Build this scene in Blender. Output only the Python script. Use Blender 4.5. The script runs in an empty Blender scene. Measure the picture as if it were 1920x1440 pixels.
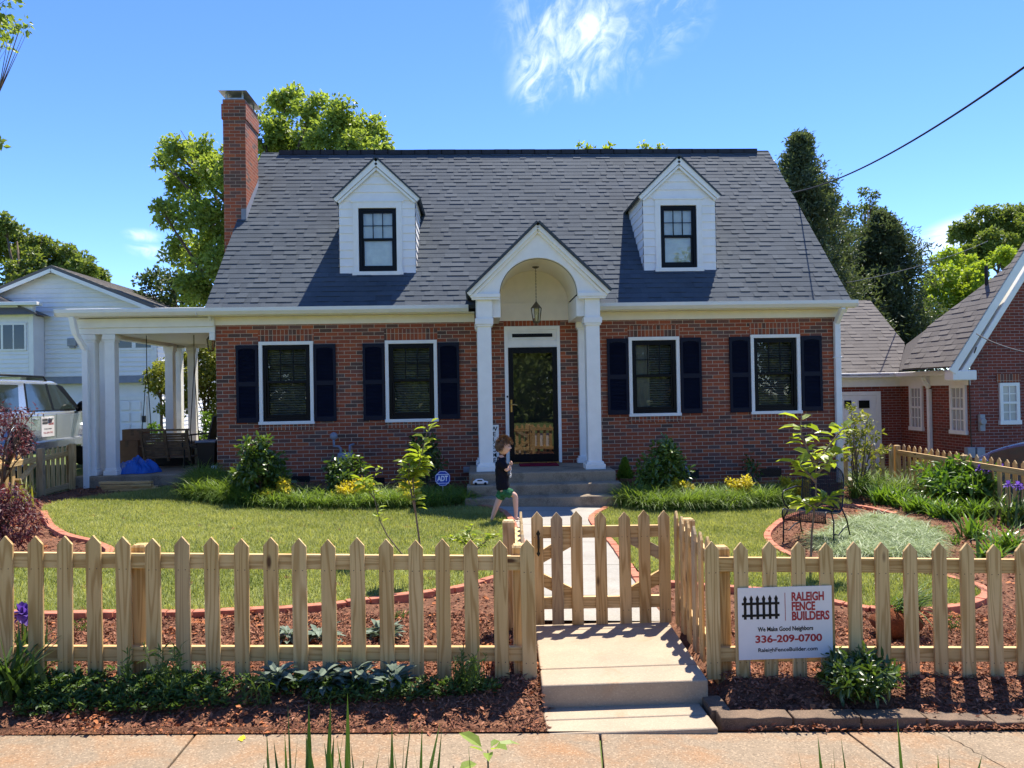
import bpy, bmesh, math, random
import numpy as np
from mathutils import Vector, Matrix
from mathutils.geometry import delaunay_2d_cdt
random.seed(11)
rng = np.random.default_rng(11)
S = bpy.context.scene
COL = S.collection
PI = math.pi

# ------------------------------------------------------------------ camera
F, CZ = 1450.0, 1.78
YAW, PIT, ROLL = math.radians(2.57), math.radians(0.6), -0.0175
RM = Matrix.Rotation(-YAW, 3, 'Z') @ Matrix.Rotation(PI/2+PIT, 3, 'X') @ Matrix.Rotation(ROLL, 3, 'Z')
cd = bpy.data.cameras.new("camera")
cam = bpy.data.objects.new("camera", cd)
COL.objects.link(cam)
cam.matrix_world = Matrix.Translation((0, 0, CZ)) @ RM.to_4x4()
cd.sensor_width = 36.0
cd.lens = F/1920*36
cd.clip_start, cd.clip_end = 0.05, 2000
S.camera = cam

# ------------------------------------------------------------------ light
SUN = Vector((0.225, 0.394, 0.891)).normalized()
sl = bpy.data.lights.new("sun", 'SUN')
sl.energy, sl.angle, sl.color = 4.0, math.radians(0.5), (1.0, 0.93, 0.82)
so = bpy.data.objects.new("sun", sl)
COL.objects.link(so)
so.rotation_euler = SUN.to_track_quat('Z', 'Y').to_euler()
so.location = (20, 30, 60)
W = bpy.data.worlds.new("World")
S.world = W
W.use_nodes = True
wt = W.node_tree
wt.nodes.clear()
wo = wt.nodes.new('ShaderNodeOutputWorld')
bg = wt.nodes.new('ShaderNodeBackground')
sky = wt.nodes.new('ShaderNodeTexSky')
sky.sky_type = 'NISHITA'
sky.sun_disc = False
sky.sun_elevation = math.asin(SUN.z)
sky.sun_rotation = math.atan2(SUN.x, SUN.y)
sky.air_density, sky.dust_density, sky.ozone_density = 1.0, 0.0, 4.0
sky.altitude = 3000
bg.inputs[1].default_value = 0.14
S.view_settings.view_transform = 'Standard'
S.view_settings.look = 'None'
S.view_settings.exposure = 1.42
S.view_settings.gamma = 1


def ray(u, v):
    return RM @ Vector(((u-960)/F, -(v-720)/F, -1.0))


def atY(u, v, y):                       # point of the plane y = const seen at photo pixel (u, v)
    d = ray(u, v)
    return Vector((0, 0, CZ)) + d*(y/d.y)


def atX(u, v, x):
    d = ray(u, v)
    return Vector((0, 0, CZ)) + d*(x/d.x)


def sm(t):
    t = np.clip(t, 0, 1)
    return t*t*(3-2*t)


def gz(x, y):                           # height of the terrain
    x = np.asarray(x, float); y = np.asarray(y, float)
    z = 0.02-0.031*np.clip(x, -7.4, 8.0)
    z = z-0.105*(1-sm((y-4.28)/0.42))
    z = z+0.13*sm((y-12.5)/1.1)*(1-sm((np.abs(x-1.0)-5.9)/1.0))
    z = z+0.20*sm((-x-7.25)/0.5)*sm((y-9)/4)
    z = z-0.42*sm((x-8.05)/0.8)*sm((y-6)/2)
    return z


def gp(u, v, dz=0.0):                   # terrain point seen at photo pixel (u, v)
    d = ray(u, v); z = 0.0
    for _ in range(14):
        t = (z+dz-CZ)/d.z
        p = d*t
        z = float(gz(p.x, p.y))
    return Vector((p.x, p.y, z))


# --- cirrus clouds live in the sky itself, at infinite distance
def cloud_nodes():
    N, L = wt.nodes.new, wt.links.new
    tc = N('ShaderNodeTexCoord')
    total = None
    # centre pixel, half sizes in tan units, noise scale, stretch direction (deg), strength
    for (u, v, a, b, sc, ang, k, lo, hi) in [(1085, 60, .085, .12, 6, 70, .85, .43, .72), (1240, 25, .08, .06, 6, 25, .6, .45, .74), (1150, 10, .07, .05, 6, 40, .5, .44, .72),
                                     (1010, 138, .055, .045, 7, 60, .8, .40, .68), (1078, 150, .03, .045, 8, 75, .6, .42, .7),
                                     (285, 472, .034, .012, 12, -8, .42, .36, .62), (268, 442, .026, .010, 12, -4, .45, .36, .62), (1790, 440, .07, .024, 6, 18, .8, .32, .56)]:
        c = ray(u, v).normalized()
        e1 = Vector((c.y, -c.x, 0)).normalized(); e2 = e1.cross(c)
        r = math.radians(ang)
        f1 = e1*math.cos(r)+e2*math.sin(r); f2 = -e1*math.sin(r)+e2*math.cos(r)
        ds = []
        for ax in (f1, f2, c):
            d = N('ShaderNodeVectorMath'); d.operation = 'DOT_PRODUCT'
            L(tc.outputs['Generated'], d.inputs[0]); d.inputs[1].default_value = ax
            ds.append(d.outputs['Value'])
        cm = N('ShaderNodeCombineXYZ'); L(ds[0], cm.inputs[0]); L(ds[1], cm.inputs[1])
        def fbm(scale, stretch, dist, seed):
            mp = N('ShaderNodeMapping'); L(cm.outputs[0], mp.inputs[0])
            mp.inputs['Scale'].default_value = stretch; mp.inputs['Location'].default_value = (u*.013+seed, v*.021, seed)
            nz = N('ShaderNodeTexNoise'); L(mp.outputs[0], nz.inputs[0])
            nz.inputs['Scale'].default_value = scale; nz.inputs['Detail'].default_value = 10
            nz.inputs['Roughness'].default_value = .6; nz.inputs['Distortion'].default_value = dist
            return nz.outputs[0]
        n1 = fbm(sc*1.6, (1, 1, 1), .3, 0.0); n2 = fbm(sc*4.5, (.7, 1.25, 1), 1.4, 4.0)
        mm = N('ShaderNodeMixRGB'); mm.inputs[0].default_value = .5; L(n1, mm.inputs[1]); L(n2, mm.inputs[2])
        m1 = N('ShaderNodeMapRange'); m1.interpolation_type = 'SMOOTHSTEP'
        L(mm.outputs[0], m1.inputs[0]); m1.inputs[1].default_value = lo; m1.inputs[2].default_value = hi
        # elliptic window
        mp2 = N('ShaderNodeMapping'); L(cm.outputs[0], mp2.inputs[0])
        mp2.inputs['Scale'].default_value = (1/a, 1/b, 1)
        ln = N('ShaderNodeVectorMath'); ln.operation = 'LENGTH'; L(mp2.outputs[0], ln.inputs[0])
        m2 = N('ShaderNodeMapRange'); m2.interpolation_type = 'SMOOTHSTEP'
        L(ln.outputs['Value'], m2.inputs[0]); m2.inputs[1].default_value = 1.0; m2.inputs[2].default_value = 0.1
        fr = N('ShaderNodeMath'); fr.operation = 'GREATER_THAN'; L(ds[2], fr.inputs[0]); fr.inputs[1].default_value = .5
        p = N('ShaderNodeMath'); p.operation = 'MULTIPLY'; L(m1.outputs[0], p.inputs[0]); L(m2.outputs[0], p.inputs[1])
        q = N('ShaderNodeMath'); q.operation = 'MULTIPLY'; L(p.outputs[0], q.inputs[0]); L(fr.outputs[0], q.inputs[1])
        q2 = N('ShaderNodeMath'); q2.operation = 'MULTIPLY'; L(q.outputs[0], q2.inputs[0]); q2.inputs[1].default_value = k
        if total is None:
            total = q2.outputs[0]
        else:
            s = N('ShaderNodeMath'); s.operation = 'MAXIMUM'; L(total, s.inputs[0]); L(q2.outputs[0], s.inputs[1]); total = s.outputs[0]
    hs = N('ShaderNodeHueSaturation'); L(sky.outputs[0], hs.inputs['Color'])
    hs.inputs['Saturation'].default_value = 1.17
    hs.inputs['Value'].default_value = .88
    hs.inputs['Hue'].default_value = .511
    mx = N('ShaderNodeMixRGB'); L(total, mx.inputs[0]); L(hs.outputs[0], mx.inputs[1])
    mx.inputs[2].default_value = (4.4, 4.6, 4.9, 1)
    L(mx.outputs[0], bg.inputs[0])
    L(bg.outputs[0], wo.inputs[0])


cloud_nodes()

# ------------------------------------------------------------------ object helpers


def tag(o, label=None, cat=None, group=None, kind=None):
    if label: o['label'] = label
    if cat: o['category'] = cat
    if group: o['group'] = group
    if kind: o['kind'] = kind
    return o


def thing(name, label, cat, loc=(0, 0, 0), group=None, rz=0.0):
    o = bpy.data.objects.new(name, None)
    o.empty_display_size = 0.1
    COL.objects.link(o)
    o.location = loc
    o.rotation_euler = (0, 0, rz)
    return tag(o, label, cat, group)


def adopt(o, parent):                    # parent an object whose mesh is in world coordinates
    if parent is None: return o
    o.parent = parent
    if parent.parent is None and parent.type == 'EMPTY':
        o.matrix_parent_inverse = (Matrix.Translation(parent.location) @ parent.rotation_euler.to_matrix().to_4x4()).inverted()
    return o


def np_mesh(name, V, groups, mats, tint=None, midx=None, smooth=False, uv=None):
    """V (n,3); groups: list of (m,k) index arrays."""
    me = bpy.data.meshes.new(name)
    V = np.asarray(V, np.float32).reshape(-1, 3)
    groups = [np.asarray(g, np.int32) for g in groups if len(g)]
    tot = np.concatenate([np.full(len(g), g.shape[1], np.int32) for g in groups])
    loops = np.concatenate([g.ravel() for g in groups])
    st = np.concatenate([[0], np.cumsum(tot)[:-1]]).astype(np.int32)
    me.vertices.add(len(V)); me.vertices.foreach_set('co', V.ravel())
    me.loops.add(len(loops)); me.loops.foreach_set('vertex_index', loops)
    me.polygons.add(len(tot)); me.polygons.foreach_set('loop_start', st); me.polygons.foreach_set('loop_total', tot)
    if midx is not None: me.polygons.foreach_set('material_index', np.asarray(midx, np.int32))
    me.polygons.foreach_set('use_smooth', np.full(len(tot), smooth, bool))
    if tint is not None:
        a = me.attributes.new('tint', 'FLOAT', 'FACE'); a.data.foreach_set('value', np.asarray(tint, np.float32))
    if uv is not None:
        ul = me.uv_layers.new(name='UVMap'); ul.data.foreach_set('uv', np.asarray(uv, np.float32).ravel())
    for m in (mats if isinstance(mats, (list, tuple)) else [mats]): me.materials.append(m)
    me.update(calc_edges=True)
    return me


def obj(name, me, parent=None):
    o = bpy.data.objects.new(name, me)
    COL.objects.link(o)
    return adopt(o, parent)


class MB:
    """mesh builder in world coordinates; box-projected UVs in metres"""

    def __init__(s): s.v, s.f, s.m, s.t, s.u = [], [], [], [], {}

    def face(s, pts, mi=0, t=None, uv=None):
        b = len(s.v); s.v += [tuple(p) for p in pts]; s.f.append(tuple(range(b, b+len(pts)))); s.m.append(mi); s.t.append(t)
        if uv: s.u[len(s.f)-1] = uv

    def add(s, V, Fs, mi=0, t=None):
        b = len(s.v); s.v += [tuple(p) for p in V]
        for f in Fs: s.f.append(tuple(i+b for i in f)); s.m.append(mi); s.t.append(t)
        return s

    def box(s, x0, y0, z0, x1, y1, z1, mi=0, t=None):
        V = [(x0, y0, z0), (x1, y0, z0), (x1, y1, z0), (x0, y1, z0), (x0, y0, z1), (x1, y0, z1), (x1, y1, z1), (x0, y1, z1)]
        return s.add(V, [(0, 3, 2, 1), (4, 5, 6, 7), (0, 1, 5, 4), (1, 2, 6, 5), (2, 3, 7, 6), (3, 0, 4, 7)], mi, t)

    def bar(s, p, q, w, h, up=(0, 0, 1), mi=0, t=None):
        p, q, up = Vector(p), Vector(q), Vector(up)
        d = (q-p).normalized(); sd = d.cross(up)
        if sd.length < 1e-5: sd = d.cross(Vector((1, 0, 0)))
        sd.normalize(); u2 = sd.cross(d)
        V = []
        for c in (p, q):
            for a, b in ((-1, -1), (1, -1), (1, 1), (-1, 1)): V.append(c+sd*(a*w/2)+u2*(b*h/2))
        return s.add(V, [(3, 2, 1, 0), (4, 5, 6, 7), (0, 1, 5, 4), (1, 2, 6, 5), (2, 3, 7, 6), (3, 0, 4, 7)], mi, t)

    def tube(s, pts, r, n=8, mi=0, cap=True, t=None):
        pts = [Vector(p) for p in pts]
        rs = r if isinstance(r, (list, tuple)) else [r]*len(pts)
        V, Fs = [], []
        a = None
        for i, p in enumerate(pts):
            d = (pts[min(i+1, len(pts)-1)]-pts[max(i-1, 0)])
            d = d.normalized() if d.length > 1e-9 else Vector((0, 0, 1))
            if a is None:
                a = d.cross(Vector((0, 0, 1)) if abs(d.z) < .9 else Vector((1, 0, 0))).normalized()
            else:
                a = (a-d*a.dot(d)).normalized()
            b = d.cross(a)
            for k in range(n):
                g = 2*PI*k/n
                V.append(p+(a*math.cos(g)+b*math.sin(g))*rs[i])
        for i in range(len(pts)-1):
            for k in range(n):
                k2 = (k+1) % n
                Fs.append((i*n+k, i*n+k2, (i+1)*n+k2, (i+1)*n+k))
        if cap:
            Fs.append(tuple(range(n))[::-1]); Fs.append(tuple(range((len(pts)-1)*n, len(pts)*n)))
        return s.add(V, Fs, mi, t)

    def prism(s, poly, axis, a, b, mi=0, t=None):
        def P(p, q):
            return (q, p[0], p[1]) if axis == 'x' else ((p[0], q, p[1]) if axis == 'y' else (p[0], p[1], q))
        n = len(poly)
        V = [P(p, a) for p in poly]+[P(p, b) for p in poly]
        Fs = [tuple(range(n)), tuple(range(n, 2*n))[::-1]]
        for i in range(n): Fs.append((i, i+n, (i+1) % n+n, (i+1) % n))
        return s.add(V, Fs, mi, t)

    def lathe(s, prof, c, n=20, mi=0, axis='z', t=None):
        V, Fs = [], []
        for r, z in prof:
            for k in range(n):
                g = 2*PI*k/n
                a, b = r*math.cos(g), r*math.sin(g)
                V.append((c[0]+a, c[1]+b, c[2]+z) if axis == 'z' else ((c[0]+z, c[1]+a, c[2]+b) if axis == 'x' else (c[0]+a, c[1]+z, c[2]+b)))
        for i in range(len(prof)-1):
            for k in range(n):
                k2 = (k+1) % n
                Fs.append((i*n+k, i*n+k2, (i+1)*n+k2, (i+1)*n+k))
        return s.add(V, Fs, mi, t)

    def ball(s, c, r, n=10, m=7, mi=0, t=None):
        c = Vector(c); r = Vector(r) if not isinstance(r, (int, float)) else Vector((r, r, r))
        pr = [(math.sin(PI*i/m), -math.cos(PI*i/m)) for i in range(m+1)]
        V, Fs = [], []
        for a, z in pr:
            for k in range(n):
                g = 2*PI*k/n
                V.append((c.x+r.x*a*math.cos(g), c.y+r.y*a*math.sin(g), c.z+r.z*z))
        for i in range(m):
            for k in range(n):
                k2 = (k+1) % n
                Fs.append((i*n+k, i*n+k2, (i+1)*n+k2, (i+1)*n+k))
        return s.add(V, Fs, mi, t)

    def mesh(s, name, mats, smooth=False):
        me = bpy.data.meshes.new(name)
        me.from_pydata(s.v, [], s.f)
        for m in (mats if isinstance(mats, (list, tuple)) else [mats]): me.materials.append(m)
        bm = bmesh.new(); bm.from_mesh(me)
        ul = bm.loops.layers.uv.new('UVMap')
        bm.faces.ensure_lookup_table()
        for i, f in enumerate(bm.faces):
            f.material_index = s.m[i]; f.smooth = smooth
            f.normal_update()
            n = f.normal
            if i in s.u:
                for l, q in zip(f.loops, s.u[i]): l[ul].uv = q
            else:
                ax = max(range(3), key=lambda k: abs(n[k]))
                for l in f.loops:
                    c = l.vert.co
                    l[ul].uv = (c.y, c.z) if ax == 0 else ((c.x, c.z) if ax == 1 else (c.x, c.y))
        bm.to_mesh(me); bm.free()
        if any(t is not None for t in s.t):
            a = me.attributes.new('tint', 'FLOAT', 'FACE')
            a.data.foreach_set('value', np.array([0.5 if t is None else t for t in s.t], np.float32))
        return me

    def build(s, name, mats, parent=None, smooth=False, bevel=0, seg=2, fix=False, sub=0):
        me = s.mesh(name, mats, smooth)
        if fix:
            bm = bmesh.new(); bm.from_mesh(me)
            bmesh.ops.recalc_face_normals(bm, faces=bm.faces); bm.to_mesh(me); bm.free()
        o = obj(name, me, parent)
        if bevel:
            b = o.modifiers.new('bevel', 'BEVEL'); b.width = bevel; b.segments = seg; b.limit_method = 'ANGLE'; b.angle_limit = math.radians(40)
            b.harden_normals = False
        if sub:
            q = o.modifiers.new('sub', 'SUBSURF'); q.levels = q.render_levels = sub
        return o


def copy_tree(o, parent=None):
    c = o.copy(); COL.objects.link(c)
    if parent is not None: c.parent = parent
    for ch in o.children: copy_tree(ch, c)
    return c


# ------------------------------------------------------------------ materials
class NT:
    def __init__(s, name):
        s.m = bpy.data.materials.new(name); s.m.use_nodes = True
        s.t = s.m.node_tree; s.t.nodes.clear()
        s.out = s.t.nodes.new('ShaderNodeOutputMaterial')
        s._c = None

    def n(s, typ, inp=None, **props):
        nd = s.t.nodes.new('ShaderNode'+typ)
        for k, v in props.items(): setattr(nd, k, v)
        for k, v in (inp or {}).items():
            i = nd.inputs[k]
            if hasattr(v, 'is_output') or isinstance(v, bpy.types.NodeSocket): s.t.links.new(v, i)
            else:
                if isinstance(v, (tuple, list)) and len(v) == 3 and i.type == 'RGBA': v = (*v, 1)
                i.default_value = v
        return nd

    def coord(s, kind='Object'):
        if s._c is None: s._c = s.n('TexCoord')
        return s._c.outputs[kind]

    def noise(s, vec, scale, detail=4, rough=.55, dist=0.0):
        return s.n('TexNoise', {'Vector': vec, 'Scale': scale, 'Detail': detail, 'Roughness': rough, 'Distortion': dist}).outputs[0]

    def mapv(s, vec, scale=(1, 1, 1), loc=(0, 0, 0), rot=(0, 0, 0)):
        return s.n('Mapping', {'Vector': vec, 'Scale': scale, 'Location': loc, 'Rotation': rot}).outputs[0]

    def ramp(s, fac, stops, interp='LINEAR'):
        r = s.n('ValToRGB', {'Fac': fac}); cr = r.color_ramp; cr.interpolation = interp
        while len(cr.elements) < len(stops): cr.elements.new(.5)
        for e, (p, c) in zip(cr.elements, stops): e.position = p; e.color = (*c, 1) if len(c) == 3 else c
        return r.outputs[0]

    def mix(s, fac, a, b, mode='MIX'):
        return s.n('MixRGB', {0: fac, 1: a, 2: b}, blend_type=mode).outputs[0]

    def math(s, op, a, b=0.0, c=0.0):
        return s.n('Math', {0: a, 1: b, 2: c}, operation=op).outputs[0]

    def rng(s, v, a, b, c=0.0, d=1.0):
        return s.n('MapRange', {0: v, 1: a, 2: b, 3: c, 4: d}).outputs[0]

    def bump(s, h, strength=.4, dist=.01):
        return s.n('Bump', {'Height': h, 'Strength': strength, 'Distance': dist}).outputs[0]

    def attr(s, name='tint'):
        return s.n('Attribute', attribute_name=name).outputs['Fac']

    def bsdf(s, col, rough=.6, spec=.35, metal=0.0, normal=None, coat=0.0, trans=None, tcol=None):
        b = s.n('BsdfPrincipled', {'Base Color': col, 'Roughness': rough, 'Metallic': metal, 'Specular IOR Level': spec, 'Coat Weight': coat})
        if normal is not None: s.t.links.new(normal, b.inputs['Normal'])
        o = b.outputs[0]
        if trans:
            tr = s.n('BsdfTranslucent', {'Color': tcol if tcol is not None else col})
            o = s.n('MixShader', {0: trans, 1: o, 2: tr.outputs[0]}).outputs[0]
        s.t.links.new(o, s.out.inputs[0])
        return s.m


def plain(name, col, rough=.5, spec=.4, metal=0.0, var=.12, scale=6, bump=0.0, coat=0.0):
    t = NT(name)
    n = t.noise(t.coord(), scale, 5)
    c = t.mix(t.rng(n, .3, .7), tuple(x*(1-var) for x in col), tuple(min(1, x*(1+var)) for x in col))
    nb = t.bump(t.noise(t.coord(), scale*12, 3), bump, .004) if bump else None
    return t.bsdf(c, t.rng(n, .3, .7, max(0, rough-.06), rough+.06), spec, metal, nb, coat)


def leafmat(name, dark, light, trans=.4, rough=.45, spec=.35, tmul=(1.5, 1.45, .7)):
    t = NT(name)
    c = t.mix(t.attr(), dark, light)
    tc = t.mix(1.0, c, tmul, 'MULTIPLY')
    return t.bsdf(c, rough, spec, trans=trans, tcol=tc)


def brickmat(name, stops, mortar, bw=.2159, rh=.0677, ms=.010, vertical=False, off=.5, bump=.5):
    t = NT(name)
    uv = t.coord('UV')
    if vertical:
        uv = t.mapv(uv, rot=(0, 0, PI/2))
    wob = t.n('MixRGB', {0: .004, 1: uv, 2: t.n('TexNoise', {'Vector': uv, 'Scale': 9.0}).outputs[1]}, blend_type='ADD').outputs[0]
    br = t.n('TexBrick', {'Vector': wob, 'Color1': (0, 0, 0), 'Color2': (1, 1, 1), 'Mortar': (.5, .5, .5), 'Scale': 1.0, 'Mortar Size': ms/2,
                          'Mortar Smooth': .25, 'Bias': 0.0, 'Brick Width': bw, 'Row Height': rh}, offset=off, squash=1.0)
    col = t.ramp(br.outputs['Color'], stops)
    g = t.noise(uv, 55, 4)
    col = t.mix(t.rng(g, .3, .75), t.mix(1.0, col, (.72, .72, .74), 'MULTIPLY'), t.mix(1.0, col, (1.15, 1.1, 1.08), 'MULTIPLY'))
    big = t.noise(uv, 1.1, 3)
    col = t.mix(1.0, col, t.ramp(big, [(.3, (.86, .86, .86)), (.7, (1.1, 1.1, 1.1))]), 'MULTIPLY')
    mcol = t.mix(t.noise(uv, 20, 3), tuple(x*.75 for x in mortar), tuple(x*1.2 for x in mortar))
    fin = t.mix(br.outputs['Fac'], col, mcol)
    h = t.math('SUBTRACT', t.math('MULTIPLY', g, .25), br.outputs['Fac'])
    return t.bsdf(fin, .82, .25, normal=t.bump(h, bump, .006))


BR_HOUSE = [(0.0, (.11, .068, .052)), (.15, (.17, .08, .058)), (.24, (.29, .08, .040)), (.45, (.35, .088, .038)), (.6, (.30, .080, .040)), (.72, (.44, .12, .045)), (.86, (.25, .078, .050)), (1.0, (.16, .10, .08))]
BR_NBR = [(0.0, (.17, .045, .030)), (.4, (.24, .055, .034)), (.75, (.27, .062, .038)), (1, (.14, .045, .035))]
MAT = {}
MAT['brick'] = brickmat('house_brick', BR_HOUSE, (.48, .38, .27))
MAT['soldier'] = brickmat('soldier_brick', BR_HOUSE, (.48, .38, .27), bw=.205, rh=.0700, vertical=True, off=0.0)
MAT['brick2'] = brickmat('neighbour_brick', BR_NBR, (.36, .30, .27))
MAT['chimbrick'] = brickmat('chimney_brick', BR_HOUSE, (.36, .27, .20))


def shinglemat(name, a, b, c):
    t = NT(name)
    col = t.ramp(t.attr(), [(0, a), (.5, b), (1, c)])
    sp = t.noise(t.coord(), 160, 3)
    col = t.mix(1.0, col, t.ramp(sp, [(.3, (.7, .7, .7)), (.7, (1.3, 1.3, 1.3))]), 'MULTIPLY')
    big = t.noise(t.coord(), .9, 4)
    col = t.mix(1.0, col, t.ramp(big, [(.3, (.9, .9, .9)), (.7, (1.1, 1.1, 1.1))]), 'MULTIPLY')
    return t.bsdf(col, .9, .2, normal=t.bump(sp, .5, .003))


MAT['shingle'] = shinglemat('charcoal_shingle', (.053, .066, .080), (.066, .081, .097), (.085, .102, .119))
MAT['shingle2'] = shinglemat('brown_grey_shingle', (.13, .118, .108), (.155, .142, .130), (.185, .17, .157))
MAT['ridge'] = plain('ridge_vent_cap', (.035, .036, .045), .9, .2)


def woodmat(name, horiz=False, tone=1.0, grey=0.0):
    t = NT(name)
    info = t.n('ObjectInfo')
    rnd = info.outputs['Random']
    off = t.n('CombineXYZ', {0: t.math('MULTIPLY', rnd, 37.0), 1: t.math('MULTIPLY', rnd, 11.0), 2: t.math('MULTIPLY', rnd, 71.0)}).outputs[0]
    vec = t.n('VectorMath', {0: t.coord(), 1: off}, operation='ADD').outputs[0]
    if horiz: vec = t.mapv(vec, rot=(0, PI/2, 0))
    # growth rings: cathedral grain
    v1 = t.mapv(vec, scale=(9.0, 9.0, .55))
    ns = t.n('TexNoise', {'Vector': v1, 'Scale': 1.0, 'Detail': 2.0, 'Distortion': .3}).outputs[0]
    rings = t.math('SINE', t.math('MULTIPLY', ns, 62.0))
    rings = t.rng(rings, -.2, 1.0)
    fine = t.noise(t.mapv(vec, scale=(120, 120, 3.0)), 1.0, 4)
    base = t.mix(rnd, tuple(x*tone for x in (.58, .375, .155)), tuple(x*tone for x in (.74, .54, .27)))
    base = t.mix(t.rng(t.noise(vec, 2.3, 2), .35, .7), base, tuple(x*tone for x in (.60, .41, .175)))
    ring = t.mix(1.0, base, (.60, .49, .35), 'MULTIPLY')
    col = t.mix(t.math('MULTIPLY', rings, .75), base, ring)
    col = t.mix(t.rng(fine, .35, .75, 0, .28), col, t.mix(1.0, base, (.6, .52, .42), 'MULTIPLY'))
    # knots
    vo = t.n('TexVoronoi', {'Vector': t.mapv(vec, scale=(9, 9, 3.1)), 'Scale': .62, 'Randomness': 1.0}, feature='F1')
    kn = t.rng(vo.outputs['Distance'], .055, .11, 1, 0)
    col = t.mix(kn, col, (.10, .045, .02))
    if grey: col = t.mix(grey, col, (.22, .18, .14))
    wx = t.n('MixRGB', {0: t.rng(t.math('FRACT', t.math('MULTIPLY', rnd, 7.31)), .9, .93, 0, .5), 1: col, 2: (.25, .21, .165)}).outputs[0]
    return t.bsdf(wx, .62, .3, normal=t.bump(fine, .25, .002))


MAT['wood'] = woodmat('pine_picket_wood')
MAT['woodh'] = woodmat('pine_rail_wood', horiz=True)
MAT['woodpost'] = woodmat('treated_post_wood', tone=.93)
MAT['nail'] = plain('nail_head', (.08, .06, .05), .5, .4, .4)
MAT['white'] = plain('white_painted_trim', (.84, .82, .76), .42, .4, var=.04)
MAT['cream'] = plain('cream_painted_trim', (.84, .77, .62), .45, .4, var=.04)
MAT['gutter'] = plain('cream_gutter', (.80, .77, .68), .35, .5, var=.03)
MAT['siding'] = plain('white_siding', (.84, .82, .78), .5, .35, var=.05, scale=3)
MAT['nsiding'] = plain('neighbour_white_siding', (.84, .82, .78), .5, .35, var=.05, scale=2)
MAT['navy'] = plain('navy_shutter_paint', (.007, .009, .021), .5, .2)
MAT['black'] = plain('black_frame', (.004, .0045, .006), .4, .2)
MAT['iron'] = plain('black_iron', (.012, .012, .014), .4, .5, .3)
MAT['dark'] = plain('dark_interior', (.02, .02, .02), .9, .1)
MAT['interior'] = plain('interior_wall', (.16, .15, .13), .9, .1)
MAT['blind'] = plain('window_blind', (.55, .54, .49), .6, .3)
MAT['shade'] = plain('pale_window_shade', (.78, .80, .70), .7, .2)
MAT['bluegrey'] = plain('blue_grey_paint', (.23, .25, .30), .6)
MAT['bronze'] = plain('bronze_lantern', (.12, .10, .06), .45, .5, .6)
MAT['metal'] = plain('galvanised_metal', (.42, .42, .41), .4, .5, .7, var=.25)
MAT['brass'] = plain('brass', (.55, .38, .14), .3, .5, .9)
MAT['terracotta'] = plain('terracotta', (.36, .13, .07), .75)
MAT['red_mat'] = plain('red_doormat', (.20, .012, .03), .95, .1, bump=.6)
MAT['skin'] = plain('skin', (.60, .36, .27), .55, .35, var=.05)
MAT['hair'] = plain('brown_hair', (.13, .065, .033), .55, .4, var=.35, scale=40)
MAT['shirt'] = plain('black_shirt_cloth', (.008, .008, .014), .9, .15, bump=.3)
MAT['shorts'] = plain('green_shorts_cloth', (.025, .12, .055), .85, .2, var=.5, scale=28, bump=.3)
MAT['bark'] = plain('tree_bark', (.115, .085, .062), .9, .15, var=.4, scale=9, bump=.8)
MAT['stem'] = plain('sapling_bark', (.20, .15, .10), .85, .15, var=.3, scale=20)
MAT['card'] = plain('cardboard', (.26, .15, .08), .85, .1)
MAT['tarp'] = plain('blue_tarp', (.008, .10, .42), .4, .45)
MAT['tyre'] = plain('tyre_rubber', (.018, .018, .018), .85, .2)
MAT['slat'] = plain('weathered_slats', (.19, .12, .065), .75, .2, var=.3, scale=12)
MAT['text_black'] = plain('sign_black_ink', (.015, .013, .012), .6, .2)
MAT['text_red'] = plain('sign_red_ink', (.42, .045, .045), .6, .2)
MAT['signwhite'] = plain('sign_white_plastic', (.80, .76, .74), .4, .4, var=.03)
MAT['adtblue'] = plain('sign_blue', (.012, .05, .36), .45, .4)
MAT['signpale'] = plain('sign_pale_ink', (.75, .78, .85), .5, .3)
MAT['hdpe'] = plain('grey_plastic', (.32, .33, .34), .6, .3)
MAT['cable'] = plain('cable_rubber', (.015, .015, .018), .6, .3)


def glassmat(name, tint=(.75, .8, .78), refl=.06, rough=0.0):
    t = NT(name)
    tr = t.n('BsdfTransparent', {'Color': tint})
    gl = t.n('BsdfGlossy', {'Color': (1, 1, 1), 'Roughness': rough})
    fr = t.n('Fresnel', {'IOR': 1.5}).outputs[0]
    fac = t.math('ADD', fr, refl)
    mx = t.n('MixShader', {0: fac, 1: tr.outputs[0], 2: gl.outputs[0]})
    t.t.links.new(mx.outputs[0], t.out.inputs[0])
    return t.m


MAT['glass'] = glassmat('window_glass', (.54, .57, .56), .015)
MAT['dormerglass'] = glassmat('dormer_glass', (.93, .96, .95), .06)
MAT['doorglass'] = glassmat('storm_door_glass', (.5, .54, .53), .06)
MAT['lampglass'] = glassmat('lantern_glass', (.75, .72, .6), .05)


def paintmat(name, col, metal=.6, rough=.32):
    t = NT(name)
    return t.bsdf(t.mix(t.noise(t.coord(), 3, 2), tuple(x*.95 for x in col), col), rough, .5, metal, coat=.8)


MAT['silver'] = paintmat('silver_car_paint', (.50, .53, .57), .7, .24)
MAT['bluecar'] = paintmat('dark_blue_car_paint', (.02, .05, .15), .15, .25)
MAT['carglass'] = plain('car_glass', (.022, .032, .030), .06, .6, var=0)


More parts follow.
